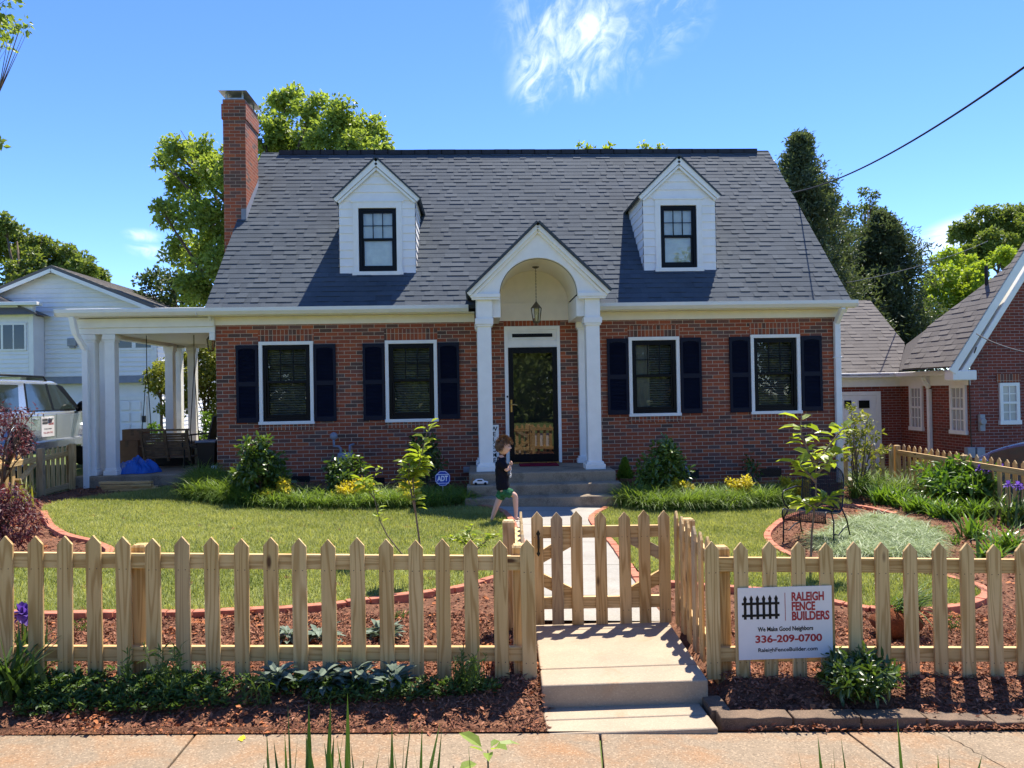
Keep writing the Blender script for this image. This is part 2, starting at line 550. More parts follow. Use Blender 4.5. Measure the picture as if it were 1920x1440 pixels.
def concrete(name, col, stain, agg=.25, sc=1.0, stain_lo=.5, stain_hi=.75):
    t = NT(name)
    co = t.coord()
    big = t.noise(co, 1.3*sc, 6, .6)
    st = t.rng(t.noise(co, 2.1*sc, 5, .65, .4), stain_lo, stain_hi)
    c = t.mix(t.rng(big, .3, .7), tuple(x*.82 for x in col), tuple(x*1.1 for x in col))
    c = t.mix(st, c, stain)
    v = t.n('TexVoronoi', {'Vector': co, 'Scale': 95.0*sc}, feature='F1').outputs['Color']
    sp = t.n('SeparateColor', {0: v}).outputs[0]
    c = t.mix(t.rng(sp, .78, .95, 0, agg), c, tuple(min(1, x*1.9) for x in col))
    c = t.mix(t.rng(sp, .2, .05, 0, agg), c, tuple(x*.4 for x in col))
    nz = t.noise(co, 90*sc, 4)
    return t.bsdf(c, .85, .25, normal=t.bump(nz, .35, .003))


MAT['sidewalk'] = concrete('sidewalk_concrete', (.235, .178, .118), (.275, .155, .076), .45, 1.35, .44, .70)
MAT['pad'] = concrete('new_concrete', (.36, .285, .20), (.33, .19, .10), .15, 1.5, .56, .82)
MAT['walk'] = concrete('walk_concrete', (.31, .29, .25), (.25, .215, .16), .15, 1.0, .55, .8)
def jointed(name):
    m = MAT[name]; nt = m.node_tree
    b = [n for n in nt.nodes if n.type == 'BSDF_PRINCIPLED'][0]
    src = b.inputs['Base Color'].links[0].from_socket
    N, L = nt.nodes.new, nt.links.new
    tc = N('ShaderNodeTexCoord'); sp = N('ShaderNodeSeparateXYZ'); L(tc.outputs['Object'], sp.inputs[0])
    a = N('ShaderNodeMath'); a.operation = 'MULTIPLY_ADD'; L(sp.outputs[1], a.inputs[0]); a.inputs[1].default_value = 1/1.2; a.inputs[2].default_value = -.55
    f = N('ShaderNodeMath'); f.operation = 'FRACT'; L(a.outputs[0], f.inputs[0])
    g = N('ShaderNodeMath'); g.operation = 'LESS_THAN'; L(f.outputs[0], g.inputs[0]); g.inputs[1].default_value = .014
    mx = N('ShaderNodeMixRGB'); L(g.outputs[0], mx.inputs[0]); L(src, mx.inputs[1]); mx.inputs[2].default_value = (.10, .09, .07, 1)
    L(mx.outputs[0], b.inputs['Base Color'])


jointed('walk')
MAT['drive'] = concrete('driveway_concrete', (.38, .36, .33), (.28, .26, .24), .2)
MAT['steps'] = concrete('step_concrete', (.30, .235, .16), (.13, .10, .07), .3, 1.6, .48, .7)
MAT['stoneblock'] = concrete('rough_stone', (.17, .115, .075), (.085, .06, .042), .4, 2.5, .4, .7)
MAT['edging'] = plain('brick_edging_paver', (.42, .155, .095), .85, .2, var=.25, scale=14, bump=.5)


def soil(name, stops, scale, bump=.8, dist=.03):
    t = NT(name)
    co = t.coord()
    n1 = t.noise(co, scale, 8, .7)
    n2 = t.noise(co, scale*7, 5, .7)
    c = t.ramp(t.math('MULTIPLY_ADD', n2, .5, t.math('MULTIPLY', n1, .5)), stops)
    return t.bsdf(c, .95, .1, normal=t.bump(n2, bump, dist))


MAT['mulch'] = soil('mulch', [(.33, (.05, .024, .016)), (.48, (.16, .078, .048)), (.6, (.28, .135, .078)), (.7, (.36, .15, .07))], 9)
MAT['turf'] = soil('turf_soil', [(.35, (.10, .12, .035)), (.5, (.17, .20, .06)), (.65, (.26, .26, .11))], 5)
MAT['ground'] = soil('open_ground', [(.35, (.07, .10, .03)), (.5, (.12, .16, .05)), (.65, (.17, .17, .08))], .6)


def chipmat():
    t = NT('mulch_chip')
    c = t.ramp(t.attr(), [(0, (.055, .026, .017)), (.3, (.16, .066, .040)), (.6, (.29, .125, .07)), (.82, (.36, .18, .11)), (.86, (.34, .12, .05)), (1, (.42, .16, .065))])
    return t.bsdf(c, .9, .15)


MAT['chip'] = chipmat()
# ------------------------------------------------------------------ terrain


def inpoly(P, poly):
    x, y = P[:, 0], P[:, 1]
    r = np.zeros(len(P), bool)
    n = len(poly)
    for i in range(n):
        x0, y0 = poly[i][0], poly[i][1]; x1, y1 = poly[(i+1) % n][0], poly[(i+1) % n][1]
        c = ((y0 > y) != (y1 > y)) & (x < (x1-x0)*(y-y0)/((y1-y0) if y1 != y0 else 1e-9)+x0)
        r ^= c
    return r


def smooth_line(pts, step=.12, closed=False):
    """Catmull-Rom through 2-D points, resampled."""
    P = [np.array(p[:2], float) for p in pts]
    out = []
    n = len(P)
    rngi = range(n) if closed else range(n-1)
    for i in rngi:
        if closed: p0, p1, p2, p3 = P[i-1], P[i], P[(i+1) % n], P[(i+2) % n]
        else: p0, p1, p2, p3 = P[max(i-1, 0)], P[i], P[i+1], P[min(i+2, n-1)]
        k = max(2, int(np.linalg.norm(p2-p1)/.03))
        for t in np.linspace(0, 1, k, endpoint=False):
            out.append(.5*((2*p1)+(-p0+p2)*t+(2*p0-5*p1+4*p2-p3)*t*t+(-p0+3*p1-3*p2+p3)*t**3))
    if not closed: out.append(P[-1])
    out = np.array(out)
    d = np.concatenate([[0], np.cumsum(np.linalg.norm(np.diff(out, axis=0), axis=1))])
    m = max(2, int(round(d[-1]/step)))
    s = np.linspace(0, d[-1], m+1)
    return np.stack([np.interp(s, d, out[:, 0]), np.interp(s, d, out[:, 1])], 1)


def sheet(name, poly, dz, mat, res=.25, zf=gz, kind='structure'):
    poly = np.asarray(poly, float)[:, :2]
    lo, hi = poly.min(0), poly.max(0)
    gx = np.arange(lo[0], hi[0], res)+res*.5; gy = np.arange(lo[1], hi[1], res)+res*.5
    G = np.stack(np.meshgrid(gx, gy), -1).reshape(-1, 2)
    G = G[inpoly(G, poly)]
    P = np.concatenate([poly, G])
    n = len(poly)
    vs, es, fs, *_ = delaunay_2d_cdt([Vector(p) for p in P], [(i, (i+1) % n) for i in range(n)], [], 1, 1e-5)
    xy = np.array([(v.x, v.y) for v in vs])
    z = zf(xy[:, 0], xy[:, 1])+dz
    F3 = []
    for f in fs:
        a, b, c = f[:3]
        if (xy[b, 0]-xy[a, 0])*(xy[c, 1]-xy[a, 1])-(xy[b, 1]-xy[a, 1])*(xy[c, 0]-xy[a, 0]) < 0: f = f[::-1]
        F3.append(tuple(f))
    F3 = [f for f in F3 if len(f) == 3]
    me = np_mesh(name, np.c_[xy, z], [np.array(F3)], mat, smooth=True)
    o = obj(name, me)
    if kind: o['kind'] = kind
    return o


def gpl(pts, dz=0): return [gp(u, v, dz) for u, v in pts]


def ground_sheet():
    xs = np.unique(np.concatenate([np.linspace(-700, -14, 18), np.arange(-14, 14.01, .25), np.linspace(14, 700, 18)]))
    ys = np.unique(np.concatenate([np.linspace(-300, 0, 12), np.arange(0, 22.01, .25), np.linspace(22, 900, 24)]))
    X, Y = np.meshgrid(xs, ys)
    Z = gz(X, Y)-0.03
    Z = Z-.14*((X > -6.9) & (X < 8.0) & (Y > 4.4) & (Y < 14.1))
    near = sm((Y-3.6)/.4)
    Z = np.where(Y < 4.28, gz(X, np.full_like(Y, 4.2))-.03-(1-near)*.05, Z)
    far = sm((np.hypot(X, Y)-40)/200)
    Z = Z-far*1.0
    V = np.stack([X, Y, Z], -1).reshape(-1, 3)
    nx, ny = len(xs), len(ys)
    i = np.arange(nx*ny).reshape(ny, nx)
    Q = np.stack([i[:-1, :-1], i[:-1, 1:], i[1:, 1:], i[1:, :-1]], -1).reshape(-1, 4)
    o = obj('ground', np_mesh('ground', V, [Q], MAT['ground'], smooth=True)); o['kind'] = 'structure'


ground_sheet()
# planting beds all over the yard, the lawn and the walk lie on them
bed = [(-7.0, 4.255), (8.1, 4.255), (8.1, 14.2), (-7.0, 14.2)]


PADP = [(.36, 4.1), (1.46, 4.1), (1.55, 6.1), (.36, 6.1)]


def bed_z(x, y):
    under = inpoly(np.c_[np.ravel(x), np.ravel(y)], PADP).reshape(np.shape(x))*.09
    return gz(x, y)-under+.016*np.sin(x*7.1+y*3.3)*np.sin(y*8.7-x*2.1)+.012*np.sin(x*19+1)*np.sin(y*17)


sheet('mulch_bed', bed, -.004, MAT['mulch'], .12, bed_z)

walk_l = gpl([(1008, 1168), (1003, 1120), (996, 1070), (985, 1030), (966, 986), (956, 969), (939, 956), (913, 949), (884, 946)])
walk_r = gpl([(1158, 944), (1135, 952), (1110, 968), (1118, 989), (1147, 1020), (1186, 1076), (1201, 1108), (1228, 1140), (1252, 1170)])
WL = smooth_line(walk_l, .15); WR = smooth_line(walk_r, .15)
walk_poly = np.concatenate([WL, WR])
sheet('walkway', walk_poly, .022, MAT['walk'], .3)
for k, yj in enumerate([]): pass

lawn_left = smooth_line(gpl([(955, 985), (985, 1035), (990, 1065), (950, 1083), (900, 1095), (850, 1108), (760, 1122), (640, 1136), (560, 1144), (400, 1153), (200, 1156), (60, 1156), (-60, 1150),
                             (-90, 1090), (0, 1062), (110, 1056), (196, 1046), (204, 1034), (180, 1021), (128, 1008), (98, 992), (84, 972), (86, 950), (165, 935), (300, 915), (352, 922),
                             (400, 938), (560, 953), (760, 953), (880, 951), (912, 953), (938, 960)]), .15, True)
lawn_right = smooth_line(gpl([(1120, 989), (1113, 970), (1135, 957), (1165, 952), (1260, 961), (1400, 957), (1480, 945), (1560, 938), (1600, 944), (1540, 955), (1480, 972), (1440, 1000), (1446, 1025), (1490, 1050), (1620, 1060),
                              (1720, 1074), (1800, 1090), (1842, 1108), (1845, 1124), (1790, 1143), (1680, 1150), (1590, 1138), (1480, 1115), (1360, 1106), (1290, 1100), (1232, 1095), (1205, 1080), (1150, 1018)]), .15, True)
sheet('lawn', lawn_left, .012, MAT['turf'], .2)
sheet('lawn', lawn_right, .012, MAT['turf'], .2)


def sidewalk():
    mb = MB()
    def zs(x): return -.085-.033*x
    js = [-9.0, -4.3, -1.55, .62, 2.05, 3.9, 5.6, 9.0]
    sk = [0, 0, .0, -.12, .1, 0, 0, 0]
    for (a, b), (sa, sb) in zip(zip(js[:-1], js[1:]), zip(sk[:-1], sk[1:])):
        g = .006
        y0, y1 = 3.05, 4.27
        V = []
        for z in (-.12, 0):
            V += [(a+g+sa, y0, zs(a)+z), (b-g+sb, y0, zs(b)+z), (b-g-sb*.2, y1, zs(b)+z), (a+g-sa*.2, y1, zs(a)+z)]
        mb.add(V, [(0, 3, 2, 1), (4, 5, 6, 7), (0, 1, 5, 4), (1, 2, 6, 5), (2, 3, 7, 6), (3, 0, 4, 7)])
    o = mb.build('sidewalk', MAT['sidewalk'], bevel=.006); o['kind'] = 'structure'
    mb = MB(); mb.face([(-9, 3.0, .08), (9, 3.0, -.5), (9, 4.27, -.5), (-9, 4.27, .08)])
    # entrance pad with one step and a landing strip
    p = MB()
    fl, fr_ = atY(1016, 1283, 4.6), atY(1328, 1281, 4.6)
    bl, brr = atY(1003, 1172, 5.95), atY(1252, 1176, 5.95)
    z1 = .035
    def slab(a, b, c, d, zt, zb):
        V = [(a[0], a[1], zb), (b[0], b[1], zb), (c[0], c[1], zb), (d[0], d[1], zb), (a[0], a[1], zt[0]), (b[0], b[1], zt[0]), (c[0], c[1], zt[1]), (d[0], d[1], zt[1])]
        p.add(V, [(0, 3, 2, 1), (4, 5, 6, 7), (0, 1, 5, 4), (1, 2, 6, 5), (2, 3, 7, 6), (3, 0, 4, 7)])
    def lerp(t): return fl.lerp(bl, t), fr_.lerp(brr, t), z1+(-.005-z1)*t
    for t0, t1 in ((0, .215), (.222, .86), (.866, 1.0)):
        a, b, za = lerp(t0); d, c, zc = lerp(t1)
        slab(a, b, c, d, (za, zc), -.35)
    xa_, xb_ = atY(1026, 1366, 4.27).x, atY(1344, 1366, 4.27).x
    slab((xa_, 4.24), (xb_, 4.24), (xb_, 4.43), (xa_, 4.43), (-.095, -.10), -.3)
    slab((xa_, 4.434), (xb_, 4.434), (xb_, 4.62), (xa_, 4.62), (-.099, -.103), -.3)
    o = p.build('entrance_path', MAT['pad'], bevel=.012, seg=3); o['kind'] = 'structure'


sidewalk()
mbd = MB()
mbd.add([(-14, 6, -.02), (-7.75, 8.2, .06), (-7.75, 21, .36), (-14, 40, .36), (-14, 6, .0), (-7.75, 8.2, .10), (-7.75, 21, .42), (-14, 40, .42), (-5, 24, .42), (-5, 40, .42)], [(4, 5, 6, 7), (7, 6, 8, 9), (0, 1, 5, 4), (1, 2, 6, 5)])
o = mbd.build('driveway', MAT['drive']); o['kind'] = 'structure'
mbd = MB()
mbd.add([(8.3, 6, -.9), (14, 6, -.9), (14, 20, -.55), (8.3, 20, -.55)], [(0, 1, 2, 3)])
mbd.add([(6.8, 14.4, -.20), (8.3, 14.4, -.24), (8.3, 22, -.3), (6.8, 22, -.3)], [(0, 1, 2, 3)])
o = mbd.build('driveway', MAT['drive']); o['kind'] = 'structure'


def brick_edge(name, label, px, closed=False, ln=.19, w=.085, h=.045, dz=0.0, world=None):
    L = smooth_line(world if world is not None else gpl(px), ln+.008)
    mb = MB()
    for i in range(len(L)-1):
        a, b = L[i], L[i+1]
        d = (b-a); l = np.linalg.norm(d); d /= l
        nrm = np.array([-d[1], d[0]])
        tl = random.uniform(-.006, .006)
        za, zb = float(gz(*a)), float(gz(*b))
        a2, b2 = a+d*.004, b-d*.004
        V = []
        for z in (-.06, h):
            for p, zz, s in ((a2, za, -1), (b2, zb, -1), (b2, zb, 1), (a2, za, 1)):
                q = p+nrm*(s*w/2+random.uniform(-.004, .004)); V.append((q[0], q[1], zz+z+tl*(z > 0)))
        mb.add(V, [(0, 3, 2, 1), (4, 5, 6, 7), (0, 1, 5, 4), (1, 2, 6, 5), (2, 3, 7, 6), (3, 0, 4, 7)])
    o = mb.build(name, MAT['edging'], bevel=.006)
    return tag(o, label, 'edging', 'red brick edging round the lawn')


brick_edge('brick_edging', 'red brick edging along the left side of the front walk', [(884, 950), (913, 953), (939, 960), (955, 974), (964, 990), (984, 1034), (992, 1060)])
brick_edge('brick_edging', 'red brick edging curving along the right side of the front walk', [(1158, 948), (1135, 956), (1110, 972), (1117, 991), (1147, 1022), (1186, 1078), (1202, 1100)])
brick_edge('brick_edging', 'long low red brick edging between the left lawn and the mulch behind the fence', [(955, 1081), (900, 1096), (850, 1109), (760, 1123), (640, 1137), (560, 1145), (400, 1154), (200, 1157), (20, 1157)])
brick_edge('brick_edging', 'curved red brick edging round the bed of the purple maple', [(82, 962), (88, 978), (100, 995), (130, 1010), (182, 1023), (207, 1036), (196, 1050)])
brick_edge('brick_edging', 'red brick edging ringing the bed under the black iron chair', [(1680, 968), (1640, 958), (1590, 950), (1540, 954), (1480, 972), (1442, 1000), (1447, 1024), (1492, 1050)])
brick_edge('brick_edging', 'red brick edging round the rounded right end of the lawn behind the sign', [(1610, 1062), (1720, 1076), (1800, 1092), (1844, 1109), (1846, 1126), (1790, 1145), (1680, 1152), (1590, 1140), (1480, 1117), (1360, 1108), (1290, 1102), (1240, 1098)])

# low rough stone blocks by the sidewalk
sx = [1348, 1485, 1612, 1735, 1862, 2000]
lb = ['end stone block beside the concrete step, turned corner', 'second rough stone block from the concrete step', 'third rough stone block, in front of the dark green shrub', 'fourth rough stone block, sunk at its right end', 'last rough stone block at the right edge of the photo']
for k in range(5):
    a, b = atY(sx[k]+2, 1378, 4.33), atY(sx[k+1]-2, 1378, 4.33)
    mb = MB(); n = 6
    zt = [-.040, -.046, -.052, -.066, -.092][k]-.033*a.x*.6
    V = []; Fs = []
    for i in range(n+1):
        t = i/n; x = a.x+(b.x-a.x)*t
        j = lambda s=.006: random.uniform(-s, s)
        dzt = -(.03*t if k == 3 else .012*t)
        zb = -.22
        V += [(x, 4.30+j(), zb), (x, 4.30+j(), zt+dzt+j(.004)), (x, 4.41+j(), zt+dzt+.004+j(.004)), (x, 4.41+j(), zb)]
    for i in range(n):
        for q in range(4):
            q2 = (q+1) % 4
            Fs.append((i*4+q, i*4+q2, (i+1)*4+q2, (i+1)*4+q))
    Fs += [(3, 2, 1, 0), tuple(range(n*4, n*4+4))]
    mb.add(V, Fs)
    if k == 0: mb.box(a.x-.02, 4.405, -.22, a.x+.09, 4.62, zt)
    o = mb.build('stone_block', MAT['stoneblock'], bevel=.008, fix=True)
    tag(o, lb[k], 'stone block', 'rough stone edging blocks by the sidewalk')

# ------------------------------------------------------------------ the brick house
YF, XL, XR, YB = 14.0, -4.645, 6.71, 21.0
EZ, EY, RZ, RY = 3.35, 13.72, 7.25, 17.5
SL = (RZ-EZ)/(RY-EY)
house = thing('brick_house', 'red and brown brick cottage with grey shingle roof and two white dormers', 'house', (1.03, 14.0, 0))


def roofz(y): return EZ+SL*(y-EY)


def shingle_plane(mb, P0, du, dv, length, slope_len, expo, cut=None, tabw=(.09, .30), th=.008, clip=None):
    """courses of separate tabs; P0 lower corner, du along the eave, dv up the slope."""
    du, dv = Vector(du).normalized(), Vector(dv).normalized()
    nn = du.cross(dv).normalized()
    n = int(math.ceil(slope_len/expo))
    for i in range(n):
        s0 = i*expo; s1 = min(s0+expo+.02, slope_len)
        x = 0.0
        prev = 0
        while x < length-1e-6:
            w = random.uniform(*tabw)
            x1 = min(length, x+w)
            if length-x1 < .06: x1 = length
            hi = 0 if prev else (1 if random.random() < .62 else 0)
            if random.random() < .15: hi = 1-hi
            prev = hi
            tt = th*(.35+.95*hi)
            sag = .0025*math.sin(x*1.7+i*2.1)
            a0, a1, t0, t1 = x, x1, s0, s1
            b0, b1 = a0, a1
            if clip:
                r0, r1 = clip(s0); q0, q1 = clip(s1)
                a0, a1 = min(max(a0, r0), r1), max(min(a1, r1), r0)
                b0, b1 = min(max(b0, q0), q1), max(min(b1, q1), q0)
                if a1-a0 < .003 and b1-b0 < .003: x = x1; continue
            A = P0+du*a0+dv*(t0+sag); B = P0+du*a1+dv*(t0+sag)
            C = P0+du*b1+dv*t1; D = P0+du*b0+dv*t1
            up = nn*(tt+.006)
            tv = min(1, max(0, random.gauss(.45+.10*hi, .12)))
            mb.face([A+up, B+up, C+nn*.003, D+nn*.003], t=tv)
            mb.face([A-nn*.01, B-nn*.01, B+up, A+up], t=.0)
            x = x1


def wall_front(mb, x0, x1, z0, z1, y, ops, depth=.11, flip=False):
    xs = sorted({x0, x1, *[o[0] for o in ops], *[o[2] for o in ops]})
    zs = sorted({z0, z1, *[o[1] for o in ops], *[o[3] for o in ops]})
    for i in range(len(xs)-1):
        for j in range(len(zs)-1):
            cx, cz = (xs[i]+xs[i+1])/2, (zs[j]+zs[j+1])/2
            if any(o[0] < cx < o[2] and o[1] < cz < o[3] for o in ops): continue
            mb.face([(xs[i], y, zs[j]), (xs[i+1], y, zs[j]), (xs[i+1], y, zs[j+1]), (xs[i], y, zs[j+1])])
    for a, b, c, d in ops:
        yb = y+depth
        mb.face([(a, y, b), (a, yb, b), (a, yb, d), (a, y, d)]); mb.face([(c, y, b), (c, y, d), (c, yb, d), (c, yb, b)])
        mb.face([(a, y, d), (a, yb, d), (c, yb, d), (c, y, d)]); mb.face([(a, y, b), (c, y, b), (c, yb, b), (a, yb, b)])


WIN = [(-3.89, 1.275, -2.925, 2.757), (-1.650, 1.275, -.715, 2.748), (2.765, 1.295, 3.705, 2.745), (5.022, 1.295, 5.952, 2.757)]
DOOR = (.50, .49, 1.512, 2.972)


def house_shell():
    mb = MB()
    wall_front(mb, XL, XR, -.35, 3.16, YF, WIN+[DOOR])
    # side and rear walls with gables
    for x in (XL, XR):
        mb.face([(x, YF, -.35), (x, YB, -.35), (x, YB, 3.16), (x, RY, RZ-.12), (x, YF, 3.16)])
    mb.face([(XL, YB, -.35), (XR, YB, -.35), (XR, YB, 3.16), (XL, YB, 3.16)])
    mb.build('wall', MAT['brick'], house)
    # room behind the windows
    r = MB(); r.box(XL+.12, YF+.16, .4, XR-.12, YF+4.5, 2.95)
    r.build('interior', MAT['interior'], house)
    # soldier courses over and under the windows
    for a, b, c, d in WIN:
        m = MB(); m.box(a-.01, YF-.004, d+.004, c+.01, YF+.05, d+.209)
        m.build('lintel', MAT['soldier'], house)
        m = MB(); m.box(a-.01, YF-.022, b-.105, c+.01, YF+.05, b-.002)
        m.build('window_ledge', MAT['soldier'], house)
    m = MB(); m.box(DOOR[0]-.01, YF-.003, DOOR[3]+.003, DOOR[2]+.01, YF+.05, 3.10); m.build('lintel', MAT['soldier'], house)
    # foundation vents
    for u, v in ((560, 902), (700, 905), (1290, 890), (1445, 887)):
        p = atY(u, v, YF); m = MB(); m.box(p.x-.2, YF-.006, p.z-.07, p.x+.2, YF+.02, p.z+.09)
        for k in range(5): m.box(p.x-.18, YF-.012, p.z-.05+k*.026, p.x+.18, YF-.004, p.z-.04+k*.026)
        m.build('foundation_vent', MAT['iron'], house)
    # roof: courses of shingle tabs on both slopes
    rf = MB()
    L = XR-XL+.16
    dv = Vector((0, RY-EY, RZ-EZ)); sl = dv.length
    # (a slot is left open where the portico vault runs back to the wall)
    ys, zs_ = 14.25, roofz(14.25)
    for o_ in (-.02, -.07):
        rf.face([(XL-.08, ys, zs_+o_), (XR+.08, ys, zs_+o_), (XR+.08, RY, RZ+o_), (XL-.08, RY, RZ+o_)], t=.3)
        for xa, xb in ((XL-.08, .05), (2.02, XR+.08)):
            rf.face([(xa, EY, EZ+o_), (xb, EY, EZ+o_), (xb, ys, zs_+o_), (xa, ys, zs_+o_)], t=.3)
    for xa, xb in ((XL-.08, .05), (2.02, XR+.08)):
        rf.face([(xa, EY, EZ-.07), (xb, EY, EZ-.07), (xb, EY, EZ), (xa, EY, EZ)], t=.2)
        shingle_plane(rf, Vector((xa, EY-.02, EZ-.02)), (1, 0, 0), dv, xb-xa, .142*5, .142)
    shingle_plane(rf, Vector((XL-.08, EY-.02, EZ-.02))+dv.normalized()*.142*5, (1, 0, 0), dv, L, sl-.142*5, .142)
    rf.face([(XR+.08, 2*RY-EY, EZ), (XL-.08, 2*RY-EY, EZ), (XL-.08, RY, RZ), (XR+.08, RY, RZ)], t=.45)
    for x in (XL-.08, XR+.08):
        rf.face([(x, EY, EZ-.07), (x, EY, EZ), (x, RY, RZ), (x, RY, RZ-.07)], t=.2)
        rf.face([(x, 2*RY-EY, EZ-.07), (x, 2*RY-EY, EZ), (x, RY, RZ), (x, RY, RZ-.07)], t=.2)
    rf.build('roof', MAT['shingle'], house)
    rc = MB()
    x = XL+.32
    while x < XR-.25:
        w = .3
        rc.box(x, RY-.12, RZ-.09, min(x+w+.02, XR-.2), RY+.12, RZ+.012+random.uniform(-.004, .004)); x += w
    rc.build('ridge_vent', MAT['ridge'], house)
    # rake boards
    for x in (XL-.05, XR+.01):
        m = MB(); m.bar((x+.02, EY+.05, EZ-.17), (x+.02, RY, RZ-.14), .035, .17); m.build('rake_board', MAT['white'], house)
    # frieze, soffit and gutters, broken by the portico
    for a, b in ((XL-.02, -.03), (2.09, XR+.02)):
        m = MB(); m.box(a, YF-.03, 3.06, b, YF+.02, 3.22); m.box(a, YF-.26, 3.20, b, YF+.02, 3.225); m.build('frieze_board', MAT['cream'], house, bevel=.004)
    for a, b in ((XL-.2, -.14), (2.20, XR+.16)):
        m = MB()
        pr = [(EY-.005, 3.215), (EY-.07, 3.215), (EY-.115, 3.275), (EY-.115, 3.335), (EY-.10, 3.335), (EY-.10, 3.29), (EY-.065, 3.24), (EY-.005, 3.24)]
        m.prism(pr, 'x', a, b); m.box(a, EY-.004, 3.20, b, EY+.03, 3.33)
        m.box(a-.006, EY-.118, 3.213, a, EY, 3.337); m.box(b, EY-.118, 3.213, b+.006, EY, 3.337)
        m.build('gutter', MAT['gutter'], house, fix=True)
    # downspout at the right corner
    m = MB(); x0, x1 = 6.575, 6.685
    m.box(x0, YF-.095, .02, x1, YF-.012, 2.98); m.bar((x0+.055, YF-.055, 2.96), (x0+.055, EY-.03, 3.215), .11, .08, (1, 0, 0))
    for z in (.9, 2.3): m.box(x0-.02, YF-.1, z, x1+.02, YF-.004, z+.03)
    m.build('downspout', MAT['white'], house, bevel=.012)


house_shell()


def window(x0, z0, x1, z1, y, parent, dormer=False, half_blind=0.0, curtain=False, blind_ext=1.0):
    """white brickmould, black double-hung sashes (six panes over one), glass, blind"""
    cw = .062
    if not dormer:
        m = MB()
        m.box(x0, y-.028, z0+.055, x0+cw, y+.075, z1-cw); m.box(x1-cw, y-.028, z0+.055, x1, y+.075, z1-cw)
        m.box(x0, y-.028, z1-cw, x1, y+.075, z1); m.box(x0-.012, y-.05, z0, x1+.012, y+.075, z0+.055)
        a, b, c, d = x0+cw, z0+.055, x1-cw, z1-cw
    else:
        m = None; a, b, c, d = x0, z0, x1, z1
    fr = MB(); yf = y+.012
    fw = .055
    fr.box(a, yf, b, a+fw, y+.1, d); fr.box(c-fw, yf, b, c, y+.1, d); fr.box(a+fw, yf, d-fw, c-fw, y+.1, d); fr.box(a+fw, yf, b, c-fw, y+.1, b+fw*1.25)
    mid = b+(d-b)*.515
    e = fw+.0
    # sashes: lower one stands further back
    s = .038
    fr.box(a+e, yf+.02, mid-.024, c-e, y+.09, mid+.024)
    fr.box(a+e, yf+.03, b+fw*1.25, a+e+s, y+.085, mid-.024); fr.box(c-e-s, yf+.03, b+fw*1.25, c-e, y+.085, mid-.024)
    fr.box(a+e+s, yf+.03, b+fw*1.25, c-e-s, y+.085, b+fw*1.25+.05)
    fr.box(a+e, yf+.014, mid+.024, a+e+s*.7, y+.07, d-fw); fr.box(c-e-s*.7, yf+.014, mid+.024, c-e, y+.07, d-fw)
    fr.box(a+e+s*.7, yf+.014, d-fw-.03, c-e-s*.7, y+.07, d-fw)
    w = fr.build('window', MAT['black'], parent, bevel=.003)
    if m: m.build('casing', MAT['white'], w, bevel=.004)
    mu = MB(); ga, gc, gb, gd = a+e+s*.7, c-e-s*.7, mid+.024, d-fw-.03
    for k in (1, 2):
        x = ga+(gc-ga)*k/3; mu.box(x-.008, yf+.022, gb, x+.008, y+.055, gd)
    zz = (gb+gd)/2
    for k in range(3):
        xa = ga+(gc-ga)*k/3+(.008 if k else 0); xb = ga+(gc-ga)*(k+1)/3-(.008 if k < 2 else 0)
        mu.box(xa, yf+.024, zz-.007, xb, y+.053, zz+.007)
    mu.build('muntin', MAT['black'], w)
    g = MB()
    g.face([(ga, y+.048, gb), (gc, y+.048, gb), (gc, y+.048, gd), (ga, y+.048, gd)])
    g.build('upper_pane', MAT['dormerglass' if dormer else 'glass'], w)
    g = MB()
    g.face([(a+e+s, y+.066, b+fw*1.25+.05), (c-e-s, y+.066, b+fw*1.25+.05), (c-e-s, y+.066, mid-.024), (a+e+s, y+.066, mid-.024)])
    g.build('lower_pane', MAT['dormerglass' if dormer else 'glass'], w)
    bl = MB()
    if dormer:
        bl.face([(a+.03, y+.106, b+.03), (c-.03, y+.106, b+.03), (c-.03, y+.106, d-.03), (a+.03, y+.106, d-.03)])
        z = b+.05
        while z < d-.05:
            bl.box(a+.07, y+.098, z, c-.07, y+.105, z+.006); z += .05
    else:
        z = b+.08 + (d-b)*(1-blind_ext)
        while z < d-.06:
            bl.bar((a+.05, y+.15, z), (c-.05, y+.15, z), .042, .003, (0, -.62, .78)); z += .044
        if curtain: bl.box(a+.05, y+.118, b+.06, a+.05+(c-a)*.36, y+.122, d-.06)
    bl.build('blind', MAT['shade' if dormer else 'blind'], w)
    return w


for i, o4 in enumerate(WIN):
    window(*o4, YF, house, curtain=(i == 2))


def shutters():
    proto = None
    w, h = .385, 1.385
    m = MB()
    st = .045
    m.box(0, 0, 0, st, .035, h); m.box(w-st, 0, 0, w, .035, h)
    for z0, z1 in ((0, .085), (h*.5-.045, h*.5+.035), (h-.06, h)): m.box(st, .002, z0, w-st, .033, z1)
    # arched head under the top rail
    n = 8
    for k in range(n):
        t0, t1 = k/n, (k+1)/n
        a, b = st+(w-2*st)*t0, st+(w-2*st)*t1
        s = abs((t0+t1)/2-.5)*2
        m.box(a, .003, h-.06-.03*s*s, b, .032, h-.06)
    for za, zb in ((.085, h*.5-.045), (h*.5+.035, h-.075)):
        z = za+.012
        while z < zb-.006:
            m.bar((st, .017, z), (w-st, .017, z), .03, .006, (0, -.75, .65)); z += .0245
    m.box(st, .028, .08, w-st, .034, h-.05)
    me = m.mesh('shutter', MAT['navy'])
    for i, (a, b, c, d) in enumerate(WIN):
        for x in (a-w-.012, c+.012):
            o = bpy.data.objects.new('shutter', me); COL.objects.link(o)
            o.location = (x, YF-.042, b+.04); adopt(o, house)


shutters()


